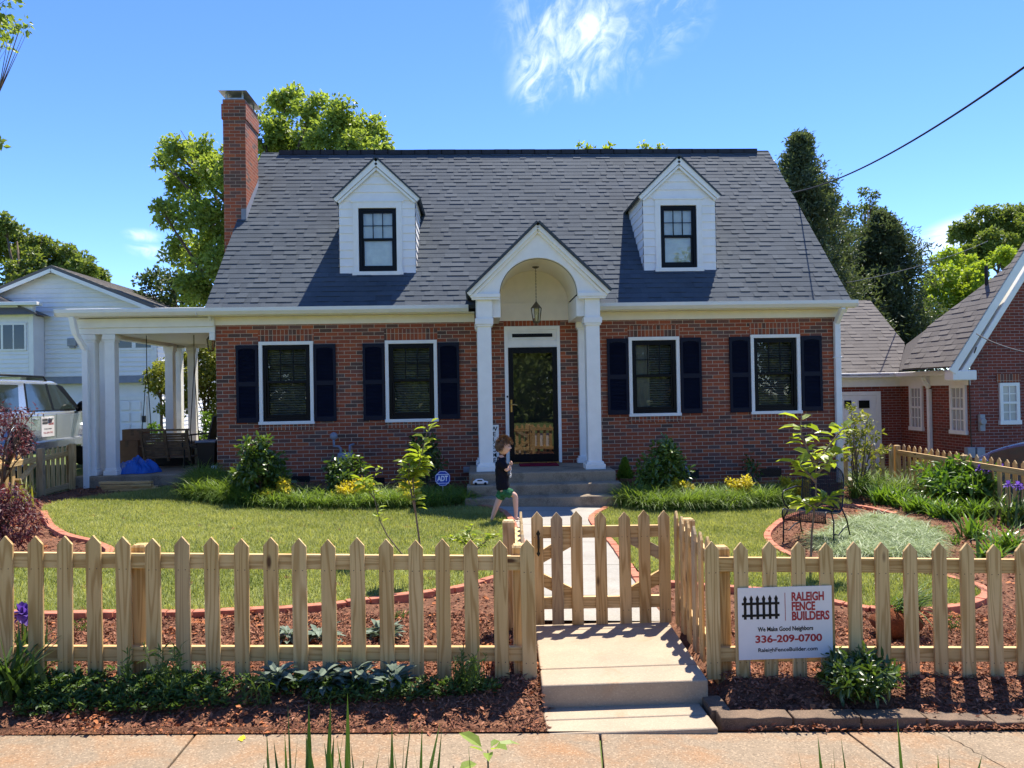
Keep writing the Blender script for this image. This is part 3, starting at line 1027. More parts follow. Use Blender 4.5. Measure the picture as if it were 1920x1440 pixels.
def dormer(xa, xb, zb, peak, tip_z, wx0, wz0, wx1, wz1):
    y = 14.377
    d = MB()
    xm = (xa+xb)/2
    ez = tip_z                                   # rake foot height
    ca = .085                                    # casing of the window
    fa, fb, fc, fd = wx0-.10, wz0-.07, wx1+.10, wz1+.11
    # flat front, clapboards each lapping the one below
    ex = .152
    def half(z):                                 # half width of the front at height z
        return (xb-xa)/2 if z < ez else max(0.0, (xb-xa)/2+.05-(z-ez)*((xb-xa)/2+.05)/(peak-.12-ez))
    z = zb
    while z < peak-.2:
        z1 = min(z+ex, peak-.15)
        segs = [(-half(z), half(z), -half(z1), half(z1))]
        if z1 > fb and z < fd:
            zt = z1
            segs = [(-half(z), fa-xm, -half(z1), fa-xm), (fc-xm, half(z), fc-xm, half(z1))]
        for p, q, p1, q1 in segs:
            if q-p < .01: continue
            d.add([(xm+p, y-.018, z), (xm+q, y-.018, z), (xm+q1, y-.002, z1), (xm+p1, y-.002, z1), (xm+p, y, z), (xm+q, y, z)], [(0, 1, 2, 3), (4, 5, 1, 0)])
        if z < fd < z1: d.face([(fa, y-.001, fd-.01), (fc, y-.001, fd-.01), (xm+half(z1), y-.001, z1), (xm-half(z1), y-.001, z1)])
        # cheeks
        for sx, x in ((-1, xa), (1, xb)):
            if z < ez+.05:
                y0 = EY+(z-EZ)/SL+.15; y1 = EY+(z1-EZ)/SL+.15
                o = x+sx*.018; i = x+sx*.002
                d.add([(o, y-.018, z), (o, y0, z), (i, y1, z1), (i, y-.002, z1)], [(0, 1, 2, 3)])
                d.add([(o, y-.018, z), (o, y0, z), (x, y0, z), (x, y, z)], [(0, 1, 2, 3)])
        z = z1
    d.add([(xa, y, zb), (xb, y, zb), (xb, y, ez+.15), (xm, y, peak-.1), (xa, y, ez+.15)], [(0, 1, 2, 3, 4)]) if False else None
    # closed body behind the boards
    wall_front(d, xa+.001, xb-.001, zb, ez+.05, y+.001, [(wx0, wz0, wx1, wz1)], .12)
    d.face([(xa+.02, y+.001, ez+.05), (xb-.02, y+.001, ez+.05), (xm, y+.001, peak-.1)])
    o = d.build('dormer', MAT['siding'], house)
    c = MB()
    c.box(fa, y-.035, fb+.05, wx0, y+.02, fd); c.box(wx1, y-.035, fb+.05, fc, y+.02, fd); c.box(wx0, y-.035, wz1, wx1, y+.02, fd)
    c.box(fa-.02, y-.06, fb-.0, fc+.02, y+.02, fb+.07)
    c.box(fa-.03, y-.045, fd, fc+.03, y-.0, fd+.03)
    # corner boards
    # rake trim
    hw = (xb-xa)/2+.075
    for s in (-1, 1):
        p = Vector((xm+s*hw, y-.05, ez-.03)); q = Vector((xm, y-.05, peak-.07))
        c.bar(p, q, .06, .105, (0, -1, 0) if False else (0, 0, 1)); 
        c.bar(p+Vector((-s*.07, -.0, -.05)), q+Vector((0, .0, -.115)), .03, .04)
    c.box(xa-.005, y-.02, zb-.03, xb+.005, y+.01, zb+.0)
    c.build('trim', MAT['white'], o, bevel=.003)
    # dormer roof
    r = MB()
    for s in (-1, 1):
        ye = EY+(ez-EZ)/SL+.25; yp = EY+(peak-EZ)/SL+.2
        A = Vector((xm+s*(hw+.015), y-.10, ez-.015)); B = Vector((xm+s*(hw+.015), ye, ez-.015)); C = Vector((xm, yp, peak)); D = Vector((xm, y-.10, peak))
        n = (B-A).cross(D-A).normalized()
        if n.z < 0: n = -n
        t = n*.03
        r.add([A, B, C, D, A+t, B+t, C+t, D+t], [(0, 1, 2, 3), (4, 5, 6, 7), (0, 1, 5, 4), (1, 2, 6, 5), (2, 3, 7, 6), (3, 0, 4, 7)], t=.25)
    r.build('dormer_roof', MAT['shingle'], o, fix=True)
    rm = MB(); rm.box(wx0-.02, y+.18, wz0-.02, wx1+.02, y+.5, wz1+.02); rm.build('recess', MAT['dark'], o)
    window(wx0, wz0, wx1, wz1, y, house, dormer=True)


dormer(-2.495, -1.10, 4.00, 6.135, 5.40, -2.142, 4.05, -1.445, 5.225)
dormer(3.165, 4.535, 4.015, 6.15, 5.41, 3.49, 4.06, 4.175, 5.238)


def chimney():
    x0, x1, y0, y1 = -4.985, -4.545, 15.62, 16.5
    zt = atY(440, 186, 15.62).z
    m = MB(); m.box(x0, y0, 0, x1, y1, zt-.35)
    m.box(x0-.022, y0-.022, zt-.40, x1+.022, y1+.022, zt-.10); m.box(x0, y0, zt-.1, x1, y1, zt)
    c = m.build('chimney', MAT['chimbrick'], house)
    t = MB(); xm, ym = (x0+x1)/2, (y0+y1)/2
    for px, py in ((x0+.06, y0+.06), (x1-.06, y0+.06), (x0+.06, y1-.06), (x1-.06, y1-.06)): t.bar((px, py, zt), (px, py, zt+.14), .03, .03)
    t.add([(x0-.06, y0-.1, zt+.14), (x1+.06, y0-.1, zt+.14), (x1+.06, y1+.1, zt+.14), (x0-.06, y1+.1, zt+.14), (xm-.1, ym-.25, zt+.2), (xm+.1, ym-.25, zt+.2), (xm+.1, ym+.25, zt+.2), (xm-.1, ym+.25, zt+.2)],
          [(0, 3, 2, 1), (4, 5, 6, 7), (0, 1, 5, 4), (1, 2, 6, 5), (2, 3, 7, 6), (3, 0, 4, 7)])
    t.box(x0+.06, y0+.06, zt, x1-.06, y1-.06, zt+.05)
    t.build('chimney_cap', MAT['metal'], c)
    f = MB()
    f.add([(x1+.006, y0-.03, roofz(y0)-.05), (x1+.006, y0-.03, roofz(y0)+.22), (x1+.006, y1, roofz(y1)+.14), (x1+.006, y1, roofz(y1)-.05)], [(0, 1, 2, 3)])
    f.box(x1-.10, y0-.012, roofz(y0)-.12, x1+.005, y0-.002, roofz(y0)+.22)
    f.build('flashing', MAT['bluegrey'], c)


chimney()


def portico():
    yf = 12.7
    p = MB()
    # front gable board with the arch cut out
    cx, sp, ry, rx = 1.035, 3.385, .60, .645
    pts = [(-.10, 3.40), (-.10, 3.36), (cx-rx-.0, 3.36), (cx-rx, sp)]
    n = 28
    for k in range(1, n): a = PI-PI*k/n; pts.append((cx+rx*math.cos(a), sp+ry*math.sin(a)))
    pts += [(cx+rx, sp), (cx+rx, 3.36), (2.17, 3.36), (2.17, 3.40), (cx, 4.46)]
    p.prism(pts, 'y', yf-.02, yf+.06)
    po = p.build('portico', MAT['white'], house, fix=True)
    # barrel vault and tympanum
    v = MB()
    for k in range(n):
        a0, a1 = PI-PI*k/n, PI-PI*(k+1)/n
        q = [(cx+rx*.985*math.cos(a), sp+ry*.985*math.sin(a)) for a in (a0, a1)]
        v.face([(q[0][0], yf+.05, q[0][1]), (q[0][0], YF, q[0][1]), (q[1][0], YF, q[1][1]), (q[1][0], yf+.05, q[1][1])])
    for k in range(n):
        a0, a1 = PI-PI*k/n, PI-PI*(k+1)/n
        v.face([(cx, YF-.02, sp-.02), (cx+rx*math.cos(a0), YF-.02, sp+ry*math.sin(a0)), (cx+rx*math.cos(a1), YF-.02, sp+ry*math.sin(a1))])
    v.box(.30, YF-.028, 3.07, 1.77, YF-.002, sp+.0); v.box(.30, YF-.036, sp-.015, 1.77, YF-.026, sp+.012)
    v.build('vault', MAT['cream'], po, smooth=False)
    # beams over the columns
    for a, c in ((-.005, .404), (1.668, 2.065)):
        b = MB(); b.box(a, yf+.09, 3.02, c, YF-.03, 3.36)
        b.box(a+.02, yf+.0, 3.0, min(c, a+.27) if a < 1 else c, yf+.085, 3.36) if a < 1 else b.box(c-.265, yf, 3.0, c-.02, yf+.085, 3.36)
        a, c = (-.085, .40) if a < 1 else (1.675, 2.155)
        b.box(a, yf-.07, 3.335, c, yf+.0, 3.40); b.box(a+.015, yf-.055, 3.30, c-.015, yf+.0, 3.335)
        b.build('beam', MAT['white'], po, bevel=.006)
    # rake mouldings
    rk = MB()
    for s in (-1, 1):
        P = Vector((cx+s*1.155, yf-.06, 3.385)); Q = Vector((cx, yf-.06, 4.495))
        rk.bar(P, Q, .09, .07); rk.bar(P+Vector((-s*.045, .02, -.05)), Q+Vector((0, .02, -.07)), .05, .05)
    rk.build('rake_moulding', MAT['white'], po, bevel=.006)
    # roof of the portico
    r = MB()
    for s in (-1, 1):
        A = Vector((cx+s*1.18, yf-.15, 3.415)); B = Vector((cx+s*1.18, 14.0, 3.415)); C = Vector((cx, 15.1, 4.55)); D = Vector((cx, yf-.15, 4.55))
        nn = Vector((s*.69, 0, .72))*.035
        r.add([A, B, C, D, A+nn, B+nn, C+nn, D+nn], [(0, 1, 2, 3), (4, 5, 6, 7), (0, 1, 5, 4), (1, 2, 6, 5), (2, 3, 7, 6), (3, 0, 4, 7)], t=.25)
    r.build('portico_roof', MAT['shingle'], po, fix=True)
    # columns: two free-standing in front, two pilasters at the wall
    def column(xa, xb, ya, yb, zb, zt):
        m = MB(); g = .008
        m.box(xa+.012, ya+.012, zb+.10, xb-.012, yb-.012, zt-.10)
        m.box(xa-.04, ya-.04 if yb-ya > .15 else ya-.03, zb, xb+.04, yb+(.04 if yb < 13.9 else 0), zb+.085)
        m.box(xa-.015, ya-.015, zb+.085, xb+.015, yb+(.015 if yb < 13.9 else 0), zb+.125)
        m.box(xa-.025, ya-.025, zt-.10, xb+.025, yb+(.025 if yb < 13.9 else 0), zt); m.box(xa-.01, ya-.01, zt-.135, xb+.01, yb+(.01 if yb < 13.9 else 0), zt-.10)
        m.build('column', MAT['white'], po, bevel=.006)
    column(.005, .255, yf, yf+.25, .485, 3.0)
    column(1.80, 2.05, yf, yf+.25, .485, 3.0)
    column(-.005, .22, 13.86, YF-.003, .485, 3.02)
    column(1.82, 2.045, 13.86, YF-.003, .485, 3.02)
    # steps
    st = MB()
    st.box(-.16, 12.46, -.3, 2.22, YF-.003, .482); st.box(-.19, 12.16, -.3, 2.26, 12.458, .32); st.box(-.22, 11.86, -.3, 2.30, 12.158, .16)
    st.build('steps', MAT['steps'], po, bevel=.022, seg=3)


portico()


def front_door():
    a, b, c, d = DOOR
    f = MB()
    f.box(a, YF-.03, b, .565, YF+.09, d); f.box(1.455, YF-.03, b, c, YF+.09, d); f.box(.565, YF-.03, 2.60, 1.455, YF+.09, 2.70)
    f.box(.565, YF-.03, d-.07, 1.455, YF+.09, d); f.box(.565, YF-.012, 2.70, 1.455, YF+.09, d-.07)
    f.box(.60, YF-.028, 2.73, 1.42, YF-.013, 2.745); f.box(.60, YF-.028, 2.86, 1.42, YF-.013, 2.875); f.box(.60, YF-.028, 2.745, .615, YF-.013, 2.86); f.box(1.405, YF-.028, 2.745, 1.42, YF-.013, 2.86)
    f.box(.565, YF-.05, 2.585, 1.455, YF-.0, 2.605)
    t = f.build('door_frame', MAT['white'], house, bevel=.004)
    m = MB(); m.box(.645, YF-.02, 2.77, 1.375, YF-.011, 2.835); m.build('transom_light', MAT['black'], t)
    s = MB()
    s.box(.568, YF-.035, .515, .655, YF+.02, 2.584); s.box(1.365, YF-.035, .515, 1.452, YF+.02, 2.584); s.box(.655, YF-.035, 2.48, 1.365, YF+.02, 2.584); s.box(.655, YF-.035, .515, 1.365, YF+.02, .655)
    st = s.build('storm_door', MAT['black'], house, bevel=.004)
    g = MB(); g.face([(.655, YF-.012, .655), (1.365, YF-.012, .655), (1.365, YF-.012, 2.48), (.655, YF-.012, 2.48)]); g.build('glass', MAT['doorglass'], st)
    h = MB(); h.box(.595, YF-.05, 1.42, .625, YF-.036, 1.64); h.tube([(.61, YF-.05, 1.55), (.61, YF-.085, 1.55), (.66, YF-.085, 1.555), (.71, YF-.08, 1.54)], .011, 8)
    h.build('handle', MAT['brass'], st)
    sl_ = MB(); sl_.box(.565, YF-.09, .484, 1.455, YF+.02, .512); sl_.build('threshold', MAT['brass'], st)
    b_ = MB(); b_.ball((.54, YF-.035, 1.70), (.016, .012, .02)); b_.build('doorbell', MAT['black'], t)
    # hall behind: stair balusters catch a little light
    r = MB(); r.face([(.6, YF+.12, .5), (1.45, YF+.12, .5), (1.45, YF+.12, .505), (.6, YF+.12, .505)]); 
    for k in range(5): r.tube([(1.08+k*.08, YF+.9+k*.1, .7), (1.08+k*.08, YF+.9+k*.1, 1.55)], .014, 6)
    r.bar((1.0, YF+.85, 1.5), (1.5, YF+1.4, 1.7), .05, .05)
    r.build('stair_railing', MAT['white'], house)


front_door()


def side_porch():
    p = MB()
    # flat roof with deep beams
    p.box(-7.02, 13.97, 2.93, XL-.004, 14.17, 3.21); p.box(-7.02, 18.0, 2.93, XL-.004, 18.2, 3.21)
    p.box(-7.02, 14.172, 2.93, -6.84, 17.998, 3.21)
    p.box(-7.06, 13.93, 3.04, XL-.006, 13.968, 3.20)
    o = p.build('side_porch', MAT['white'], house, bevel=.006)
    r = MB(); r.box(-7.12, 13.74, 3.215, XL-.09, 18.35, 3.36); r.build('porch_roof', MAT['white'], o, bevel=.01)
    g = MB()
    pr = [(EY+.01, 3.215), (EY-.07, 3.215), (EY-.115, 3.275), (EY-.115, 3.335), (EY-.10, 3.335), (EY-.10, 3.25), (EY+.01, 3.25)]
    g.prism(pr, 'x', -7.24, XL-.205); g.box(-7.245, EY-.117, 3.213, -7.241, EY+.01, 3.337)
    g.build('porch_gutter', MAT['gutter'], o, fix=True)
    c = MB(); c.box(-6.84, 14.172, 3.0, XL-.01, 17.998, 3.02); c.build('porch_ceiling', MAT['white'], o)
    f = MB(); f.box(-7.08, 13.9, -.1, XL-.004, 18.3, .43); f.build('porch_floor', MAT['steps'], o, bevel=.015)
    for x, y in ((-6.935, 14.0), (-6.935, 14.46), (-6.59, 14.0), (-6.935, 17.52), (-6.925, 17.95), (-6.6, 17.95)):
        m = MB(); w = .175
        m.box(x, y, .53, x+w, y+w, 2.80)
        m.box(x-.03, y-.03, .432, x+w+.03, y+w+.03, .515); m.box(x-.012, y-.012, .515, x+w+.012, y+w+.012, .55)
        m.box(x-.025, y-.025, 2.83, x+w+.025, y+w+.025, 2.928); m.box(x-.01, y-.01, 2.79, x+w+.01, y+w+.01, 2.83)
        m.build('porch_column', MAT['white'], o, bevel=.006)
    m = MB(); m.box(-6.93, 13.885, .12, -6.825, 13.965, 2.66); m.bar((-6.878, 13.93, 2.64), (-6.96, 13.76, 2.93), .105, .07); m.bar((-6.96, 13.76, 2.91), (-6.98, 13.68, 3.22), .105, .07)
    m.build('porch_downspout', MAT['white'], o, bevel=.012)
    m = MB(); m.box(XL-.10, 13.96, 2.80, XL-.006, 14.10, 2.928); m.build('porch_pilaster_block', MAT['white'], o)
    m = MB(); m.box(XL-.10, 13.98, .43, XL-.006, 14.1, .56); m.build('porch_pilaster_block', MAT['white'], o)


side_porch()
# ------------------------------------------------------------------ fences
PH, PW, PT = .862, .089, .019


def picket_mesh(name, h, nails=(.105, .665), mat='wood'):
    m = MB()
    poly = [(-PW/2, 0), (PW/2, 0), (PW/2, h-.052), (0, h), (-PW/2, h-.052)]
    m.prism(poly, 'y', -PT, 0)
    for z in nails:
        for x in (-.021, .021):
            m.add([(x+.0035*math.cos(a), -PT-.0006, z+.0035*math.sin(a)) for a in [k*PI/3 for k in range(6)]], [(0, 1, 2, 3, 4, 5)], 1)
    return m.mesh(name, [MAT[mat], MAT['nail']])


PICK = [picket_mesh('picket', PH), picket_mesh('picket', PH-.006), picket_mesh('picket', PH+.005)]
RAILS = {}


def put(name, me, parent, loc, rz=0.0, rx=0.0, bevel=.0035, ry=0.0):
    o = bpy.data.objects.new(name, me); COL.objects.link(o)
    o.location = loc; o.rotation_euler = (rx, ry, rz)
    adopt(o, parent)
    if bevel:
        b = o.modifiers.new('bevel', 'BEVEL'); b.width = bevel; b.segments = 2; b.limit_method = 'ANGLE'
    return o


def rail(name, parent, p, q, h=.089, t=.038, mat='woodh'):
    p, q = Vector(p), Vector(q)
    L = (q-p).length
    m = MB(); m.box(0, -t/2, -h/2, L, t/2, h/2)
    d = (q-p)/L
    o = put(name, m.mesh(name, MAT[mat]), parent, p, math.atan2(d.y, d.x), 0, .003, -math.asin(d.z))
    return o


def post(parent, x, y, z0, z1, w=.09):
    m = MB(); m.box(-w/2, -w/2, 0, w/2, w/2, z1-z0-.012)
    m.add([(-w/2+.002, -w/2+.002, z1-z0-.012), (w/2-.002, -w/2+.002, z1-z0-.012), (w/2-.002, w/2-.002, z1-z0-.012), (-w/2+.002, w/2-.002, z1-z0-.012), (-w/2+.01, -w/2+.01, z1-z0), (w/2-.01, -w/2+.01, z1-z0), (w/2-.01, w/2-.01, z1-z0), (-w/2+.01, w/2-.01, z1-z0)],
          [(4, 5, 6, 7), (0, 1, 5, 4), (1, 2, 6, 5), (2, 3, 7, 6), (3, 0, 4, 7)])
    return put('post', m.mesh('post', MAT['woodpost']), parent, (x, y, z0), 0, 0, .003)


def run(label, P, Q, spacing, zfun, cat='fence', group='picket fence sections', posts=(), first=0.0, count=None, lean=0.0, railoff=.0, post_side=1, name='picket_fence', railz=(.15, .712), rail_ext=(0, 0), h=PH):
    """P, Q ground points of the picket line; pickets face to the right of P->Q ... front side is -normal"""
    P, Q = Vector(P[:2]), Vector(Q[:2])
    d = (Q-P); L = d.length; d /= L
    nrm = Vector((-d.y, d.x))                    # behind the pickets
    rz = math.atan2(d.y, d.x)
    t = thing(name, label, cat, (P.x, P.y, zfun(P.x, P.y)), group)
    n = count if count else int((L-first)/spacing)+1
    for i in range(n):
        s = first+i*spacing+random.uniform(-.003, .003)
        p = P+d*s
        z = zfun(p.x, p.y)
        put('picket', PICK[i % 3 if random.random() < .8 else 0], t, (p.x, p.y, z+random.uniform(-.003, .003)), rz+random.uniform(-.015, .015), 0, .003, random.uniform(-.006, .006))
    for k, rzv in enumerate(railz):
        a = P-d*rail_ext[0]+nrm*(.0195); b = Q+d*rail_ext[1]+nrm*(.0195)
        rail('rail', t, (a.x, a.y, zfun(a.x, a.y)+rzv), (b.x, b.y, zfun(b.x, b.y)+rzv))
    for s, top in posts:
        p = P+d*s+nrm*(.0385+.0455)
        z = zfun(p.x, p.y)
        post(t, p.x, p.y, z-.25, z+top)
    return t


def fz(x, y): return .013-.0337*x
FY = 4.8
# left front section: pickets at photo x of their centres
xl0 = atY(12, 1100, FY).x; xl1 = atY(991, 1100, FY).x
nl = 18
sp = (xl1-xl0)/nl
run('long picket fence section left of the gate', (xl0-8*sp, FY), (xl1, FY), sp, fz, count=nl+9, posts=[(sp*.5, .80), (sp*12.35, .80), (sp*26-.05, .815)], rail_ext=(.1, .0))
xr0 = atY(1335, 1100, FY).x; xr1 = atY(1863, 1100, FY).x
sr = (xr1-xr0)/10
run('picket fence section right of the gate, carrying the white company sign', (xr0, FY), (xr1+sr*9, FY), sr, fz, count=20, posts=[(.085, .815), (sr*12.5, .8), (sr*18.6, .8)], rail_ext=(.0, .1))
# gate between the returns
GY = 5.9
gx = [atY(u, 1080, GY).x for u in (1008.5, 1045, 1082, 1127, 1172, 1208.5, 1246)]


def gz2(x, y): return .004-.012*(x-gx[0])


def gate():
    t = thing('fence_gate', 'closed picket gate across the front walk with cross braces and black latch', 'gate', (gx[0], GY, 0))
    for i, x in enumerate(gx):
        put('picket', PICK[i % 3], t, (x, GY, gz2(x, GY)+random.uniform(-.002, .002)), random.uniform(-.01, .01), 0, .003)
    for z in (.16, .70):
        rail('rail', t, (gx[0]-.03, GY+.0195, gz2(gx[0], 0)+z), (gx[-1]+.04, GY+.0195, gz2(gx[-1], 0)+z))
    xm = (gx[0]+gx[-1])/2; zc = .43
    for a, b in (((gx[0]+.0, .36), (gx[1]+.16, .20)), ((gx[0]+.0, .50), (gx[1]+.16, .665)), ((gx[-1]-.0, .36), (gx[-2]-.14, .20)), ((gx[-1]-.0, .50), (gx[-2]-.14, .665))):
        m = MB(); m.bar((a[0], GY+.0185, a[1]), (b[0], GY+.0185, b[1]), .033, .089, (0, 0, 1)); 
        L = m.build('brace', MAT['woodh'], t, bevel=.003)
    m = MB()
    for s in (0,):
        x = gx[0]+.006; y = GY-PT-.004
        m.add([(x-.016, y, .70), (x, y, .73), (x+.016, y, .70), (x+.007, y, .685), (x+.007, y, .56), (x+.014, y, .548), (x, y, .525), (x-.014, y, .548), (x-.007, y, .56), (x-.007, y, .685)], [tuple(range(10))[::-1]])
        m.tube([(x, y, .68), (x, y-.03, .665), (x, y-.032, .60), (x, y, .575)], [.007, .009, .009, .007], 8)
    m.build('latch_handle', MAT['iron'], t)


gate()
rx0, rx1 = xr0+.02, atY(1262, 1080, GY).x+.02
run('short return of picket fence from the right front section back to the gate', (rx1, GY-.03), (rx0, FY+.09), .178, lambda x, y: fz(x, 0)*(1-(y-4.8)/1.1)+.0*(y-4.8), count=6, first=.06, posts=[(.04, .80)], rail_ext=(.0, -.03))
lx0, lx1 = xl1-.035, atY(984, 1080, GY).x-.035
run('short return of picket fence from the left front section back to the gate', (lx0, FY+.12), (lx1, GY-.06), .178, lambda x, y: .004, count=6, first=.06, posts=[(.90, .815)])


# boundary fences in the back of the yard
def lz(x, y): return .10+.0*y
run('picket fence panel beside the side porch, rails towards the yard', (-7.19, 13.95), (-7.19, 12.93), .152, lambda x, y: .135-(13.95-y)*.03, count=7, first=.05, posts=[(.06, .88), (1.03, .90)], group='picket fence sections')
run('picket gate with diagonal braces at the driveway, next to the silver car', (-7.19, 12.86), (-7.19, 11.2), .165, lambda x, y: .11-(12.9-y)*.02, count=10, first=.05, name='fence_gate', cat='gate', group=None)
g2 = [o for o in COL.objects if o.name.startswith('fence_gate') and 'diagonal' in o['label']][0]
for a, b in (((12.80, .22), (12.35, .5)), ((12.80, .70), (12.40, .46))):
    m = MB(); m.bar((-7.15, a[0], a[1]+.06), (-7.15, b[0], b[1]+.06), .033, .089, (1, 0, 0)); m.build('brace', MAT['woodpost'], g2, bevel=.003)
run('short picket fence from the house corner across the side yard, behind the airy bush', (6.78, 14.15), (7.72, 14.15), .175, lambda x, y: -.17, count=6, first=.05, posts=[(.06, .8)])
run('picket fence along the right neighbour drive, rails towards the yard', (7.83, 10.0), (7.83, 14.2), .175, lambda x, y: -.225+.011*(y-10), count=24, first=.02, posts=[])
f2 = [o for o in COL.objects if o.get('label', '').startswith('picket fence along the right')][0]
# rails and posts stand on the yard side
for o in list(f2.children):
    if o.name.startswith('picket'): o.location.x += .06
for y in (10.1, 12.15, 14.16): post(f2, 7.83, y, -.45, -.225+.011*(y-10)+.84)


# ------------------------------------------------------------------ lettering
def text(parent, name, s, size, mat, loc, rot=(PI/2, 0, 0), align='CENTER', bold=0.0, sx=1.0, space=1.0, ext=.0004, width=None):
    cu = bpy.data.curves.new(name, 'FONT')
    cu.body = s; cu.size = size; cu.align_x = align; cu.offset = bold; cu.extrude = ext; cu.space_character = space; cu.resolution_u = 4
    o = bpy.data.objects.new(name, cu); COL.objects.link(o)
    bpy.context.view_layer.update()
    me = bpy.data.meshes.new_from_object(o.evaluated_get(bpy.context.evaluated_depsgraph_get()))
    bpy.data.objects.remove(o); bpy.data.curves.remove(cu)
    me.materials.clear(); me.materials.append(MAT[mat])
    co = np.zeros(len(me.vertices)*3); me.vertices.foreach_get('co', co); co = co.reshape(-1, 3)
    if width:
        w = co[:, 0].max()-co[:, 0].min(); sx = width/w
    co[:, 0] *= sx
    me.vertices.foreach_set('co', co.ravel()); me.update()
    o = bpy.data.objects.new(name, me); COL.objects.link(o)
    o.location = loc; o.rotation_euler = rot
    return adopt(o, parent)


def slab_digits(parent, name, s, height, mat, x0, width, y, z):
    """slab-serif numerals made heavy: default figures thickened plus serifs"""
    return text(parent, name, s, height*1.38, mat, (x0+width/2, y, z), bold=.0018, width=width)


def fence_sign():
    y = FY-PT-.012
    a, b = atY(1383, 1103, y), atY(1562, 1232, y)
    t = thing('yard_sign', 'white rectangular company sign with red and black lettering on the front fence', 'sign', ((a.x+b.x)/2, y, b.z))
    x0, x1, z0, z1 = a.x, b.x, b.z, a.z
    m = MB(); m.box(x0, y, z0, x1, y+.004, z1); m.build('board', MAT['signwhite'], t)
    for k in (.12, .88):
        m = MB(); xx = x0+(x1-x0)*k; m.tube([(xx, y+.008, z0-.22), (xx, y+.008, z1-.05)], .003, 6); m.build('wire_stake', MAT['metal'], t)
    w, h = x1-x0, z1-z0
    yl = y-.001
    def X(u): return x0+w*u
    def Zz(v): return z1-h*v
    # fence emblem
    f = MB()
    for k in range(6):
        c = X(.075+k*.066); r = w*.0145
        f.add([(c-r, yl, Zz(.44)), (c+r, yl, Zz(.44)), (c+r, yl, Zz(.185)), (c+r*1.35, yl, Zz(.155)), (c, yl, Zz(.105)), (c-r*1.35, yl, Zz(.155)), (c-r, yl, Zz(.185))], [tuple(range(7))])
    for v0, v1 in ((.205, .24), (.37, .405)):
        f.add([(X(.04), yl-.0004, Zz(v1)), (X(.44), yl-.0004, Zz(v1)), (X(.44), yl-.0004, Zz(v0)), (X(.04), yl-.0004, Zz(v0))], [(0, 1, 2, 3)])
    f.build('fence_emblem', MAT['text_black'], t)
    f = MB(); f.add([(X(.497), yl, Zz(.47)), (X(.503), yl, Zz(.47)), (X(.503), yl, Zz(.08)), (X(.497), yl, Zz(.08))], [(0, 1, 2, 3)]); f.build('divider_line', MAT['text_red'], t)
    for s, v, wd in (('RALEIGH', .195, .345), ('FENCE', .33, .25), ('BUILDERS', .465, .40)):
        text(t, 'lettering', s, h*.165, 'text_red', (X(.565)+.001, yl, Zz(v)), align='LEFT', bold=.0026, width=w*wd)
    text(t, 'lettering', 'We Make Good Neighbors', h*.085, 'text_black', (X(.50), yl, Zz(.61)), bold=.0009, width=w*.59)
    slab_digits(t, 'lettering', '336-209-0700', h*.10, 'text_red', X(.175), w*.71, yl, Zz(.765))
    text(t, 'lettering', 'RaleighFenceBuilder.com', h*.075, 'text_black', (X(.52), yl, Zz(.895)), bold=.0005, width=w*.63)


fence_sign()


def security_sign():
    c = atY(830, 897, 12.25)
    t = thing('security_sign', 'blue octagonal yard sign on a thin stake left of the steps', 'sign', (c.x, c.y, gz(c.x, c.y)))
    r = .128
    oc = [(c.x+r*math.cos(PI/8+k*PI/4), c.z+r*math.sin(PI/8+k*PI/4)) for k in range(8)]
    m = MB(); m.prism(oc, 'y', c.y, c.y+.008); m.build('board', MAT['adtblue'], t, fix=True)
    m = MB(); n = 8
    for k in range(8):
        a, b = oc[k], oc[(k+1) % 8]
        L = lambda p, s: (c.x+(p[0]-c.x)*s, c.y-.001, c.z+(p[1]-c.z)*s)
        m.face([L(a, .93), L(b, .93), L(b, .88), L(a, .88)])
    for dz in (.062, -.075): m.box(c.x-.1, c.y-.002, c.z+dz-.004, c.x+.1, c.y-.001, c.z+dz+.004)
    m.build('outline', MAT['signpale'], t)
    text(t, 'lettering', 'ADT', .115, 'signpale', (c.x, c.y-.001, c.z-.04), bold=.004, width=.17)
    m = MB(); m.tube([(c.x, c.y+.012, gz(c.x, c.y)-.1), (c.x, c.y+.012, c.z+.05)], .008, 6); m.build('stake', MAT['metal'], t)


security_sign()


def welcome_board():
    a = atY(926, 818, 13.8)
    t = thing('porch_board', 'narrow white upright welcome board leaning by the door behind the column', 'sign', (.27, 13.85, .482))
    m = MB(); m.box(.20, 13.83, .486, .37, 13.85, 1.20); m.build('board', MAT['white'], t, bevel=.003)
    for i, ch in enumerate('WELCOME'):
        text(t, 'lettering', ch, .11, 'text_black', (.285, 13.828, 1.09-i*.093), bold=.002)


welcome_board()


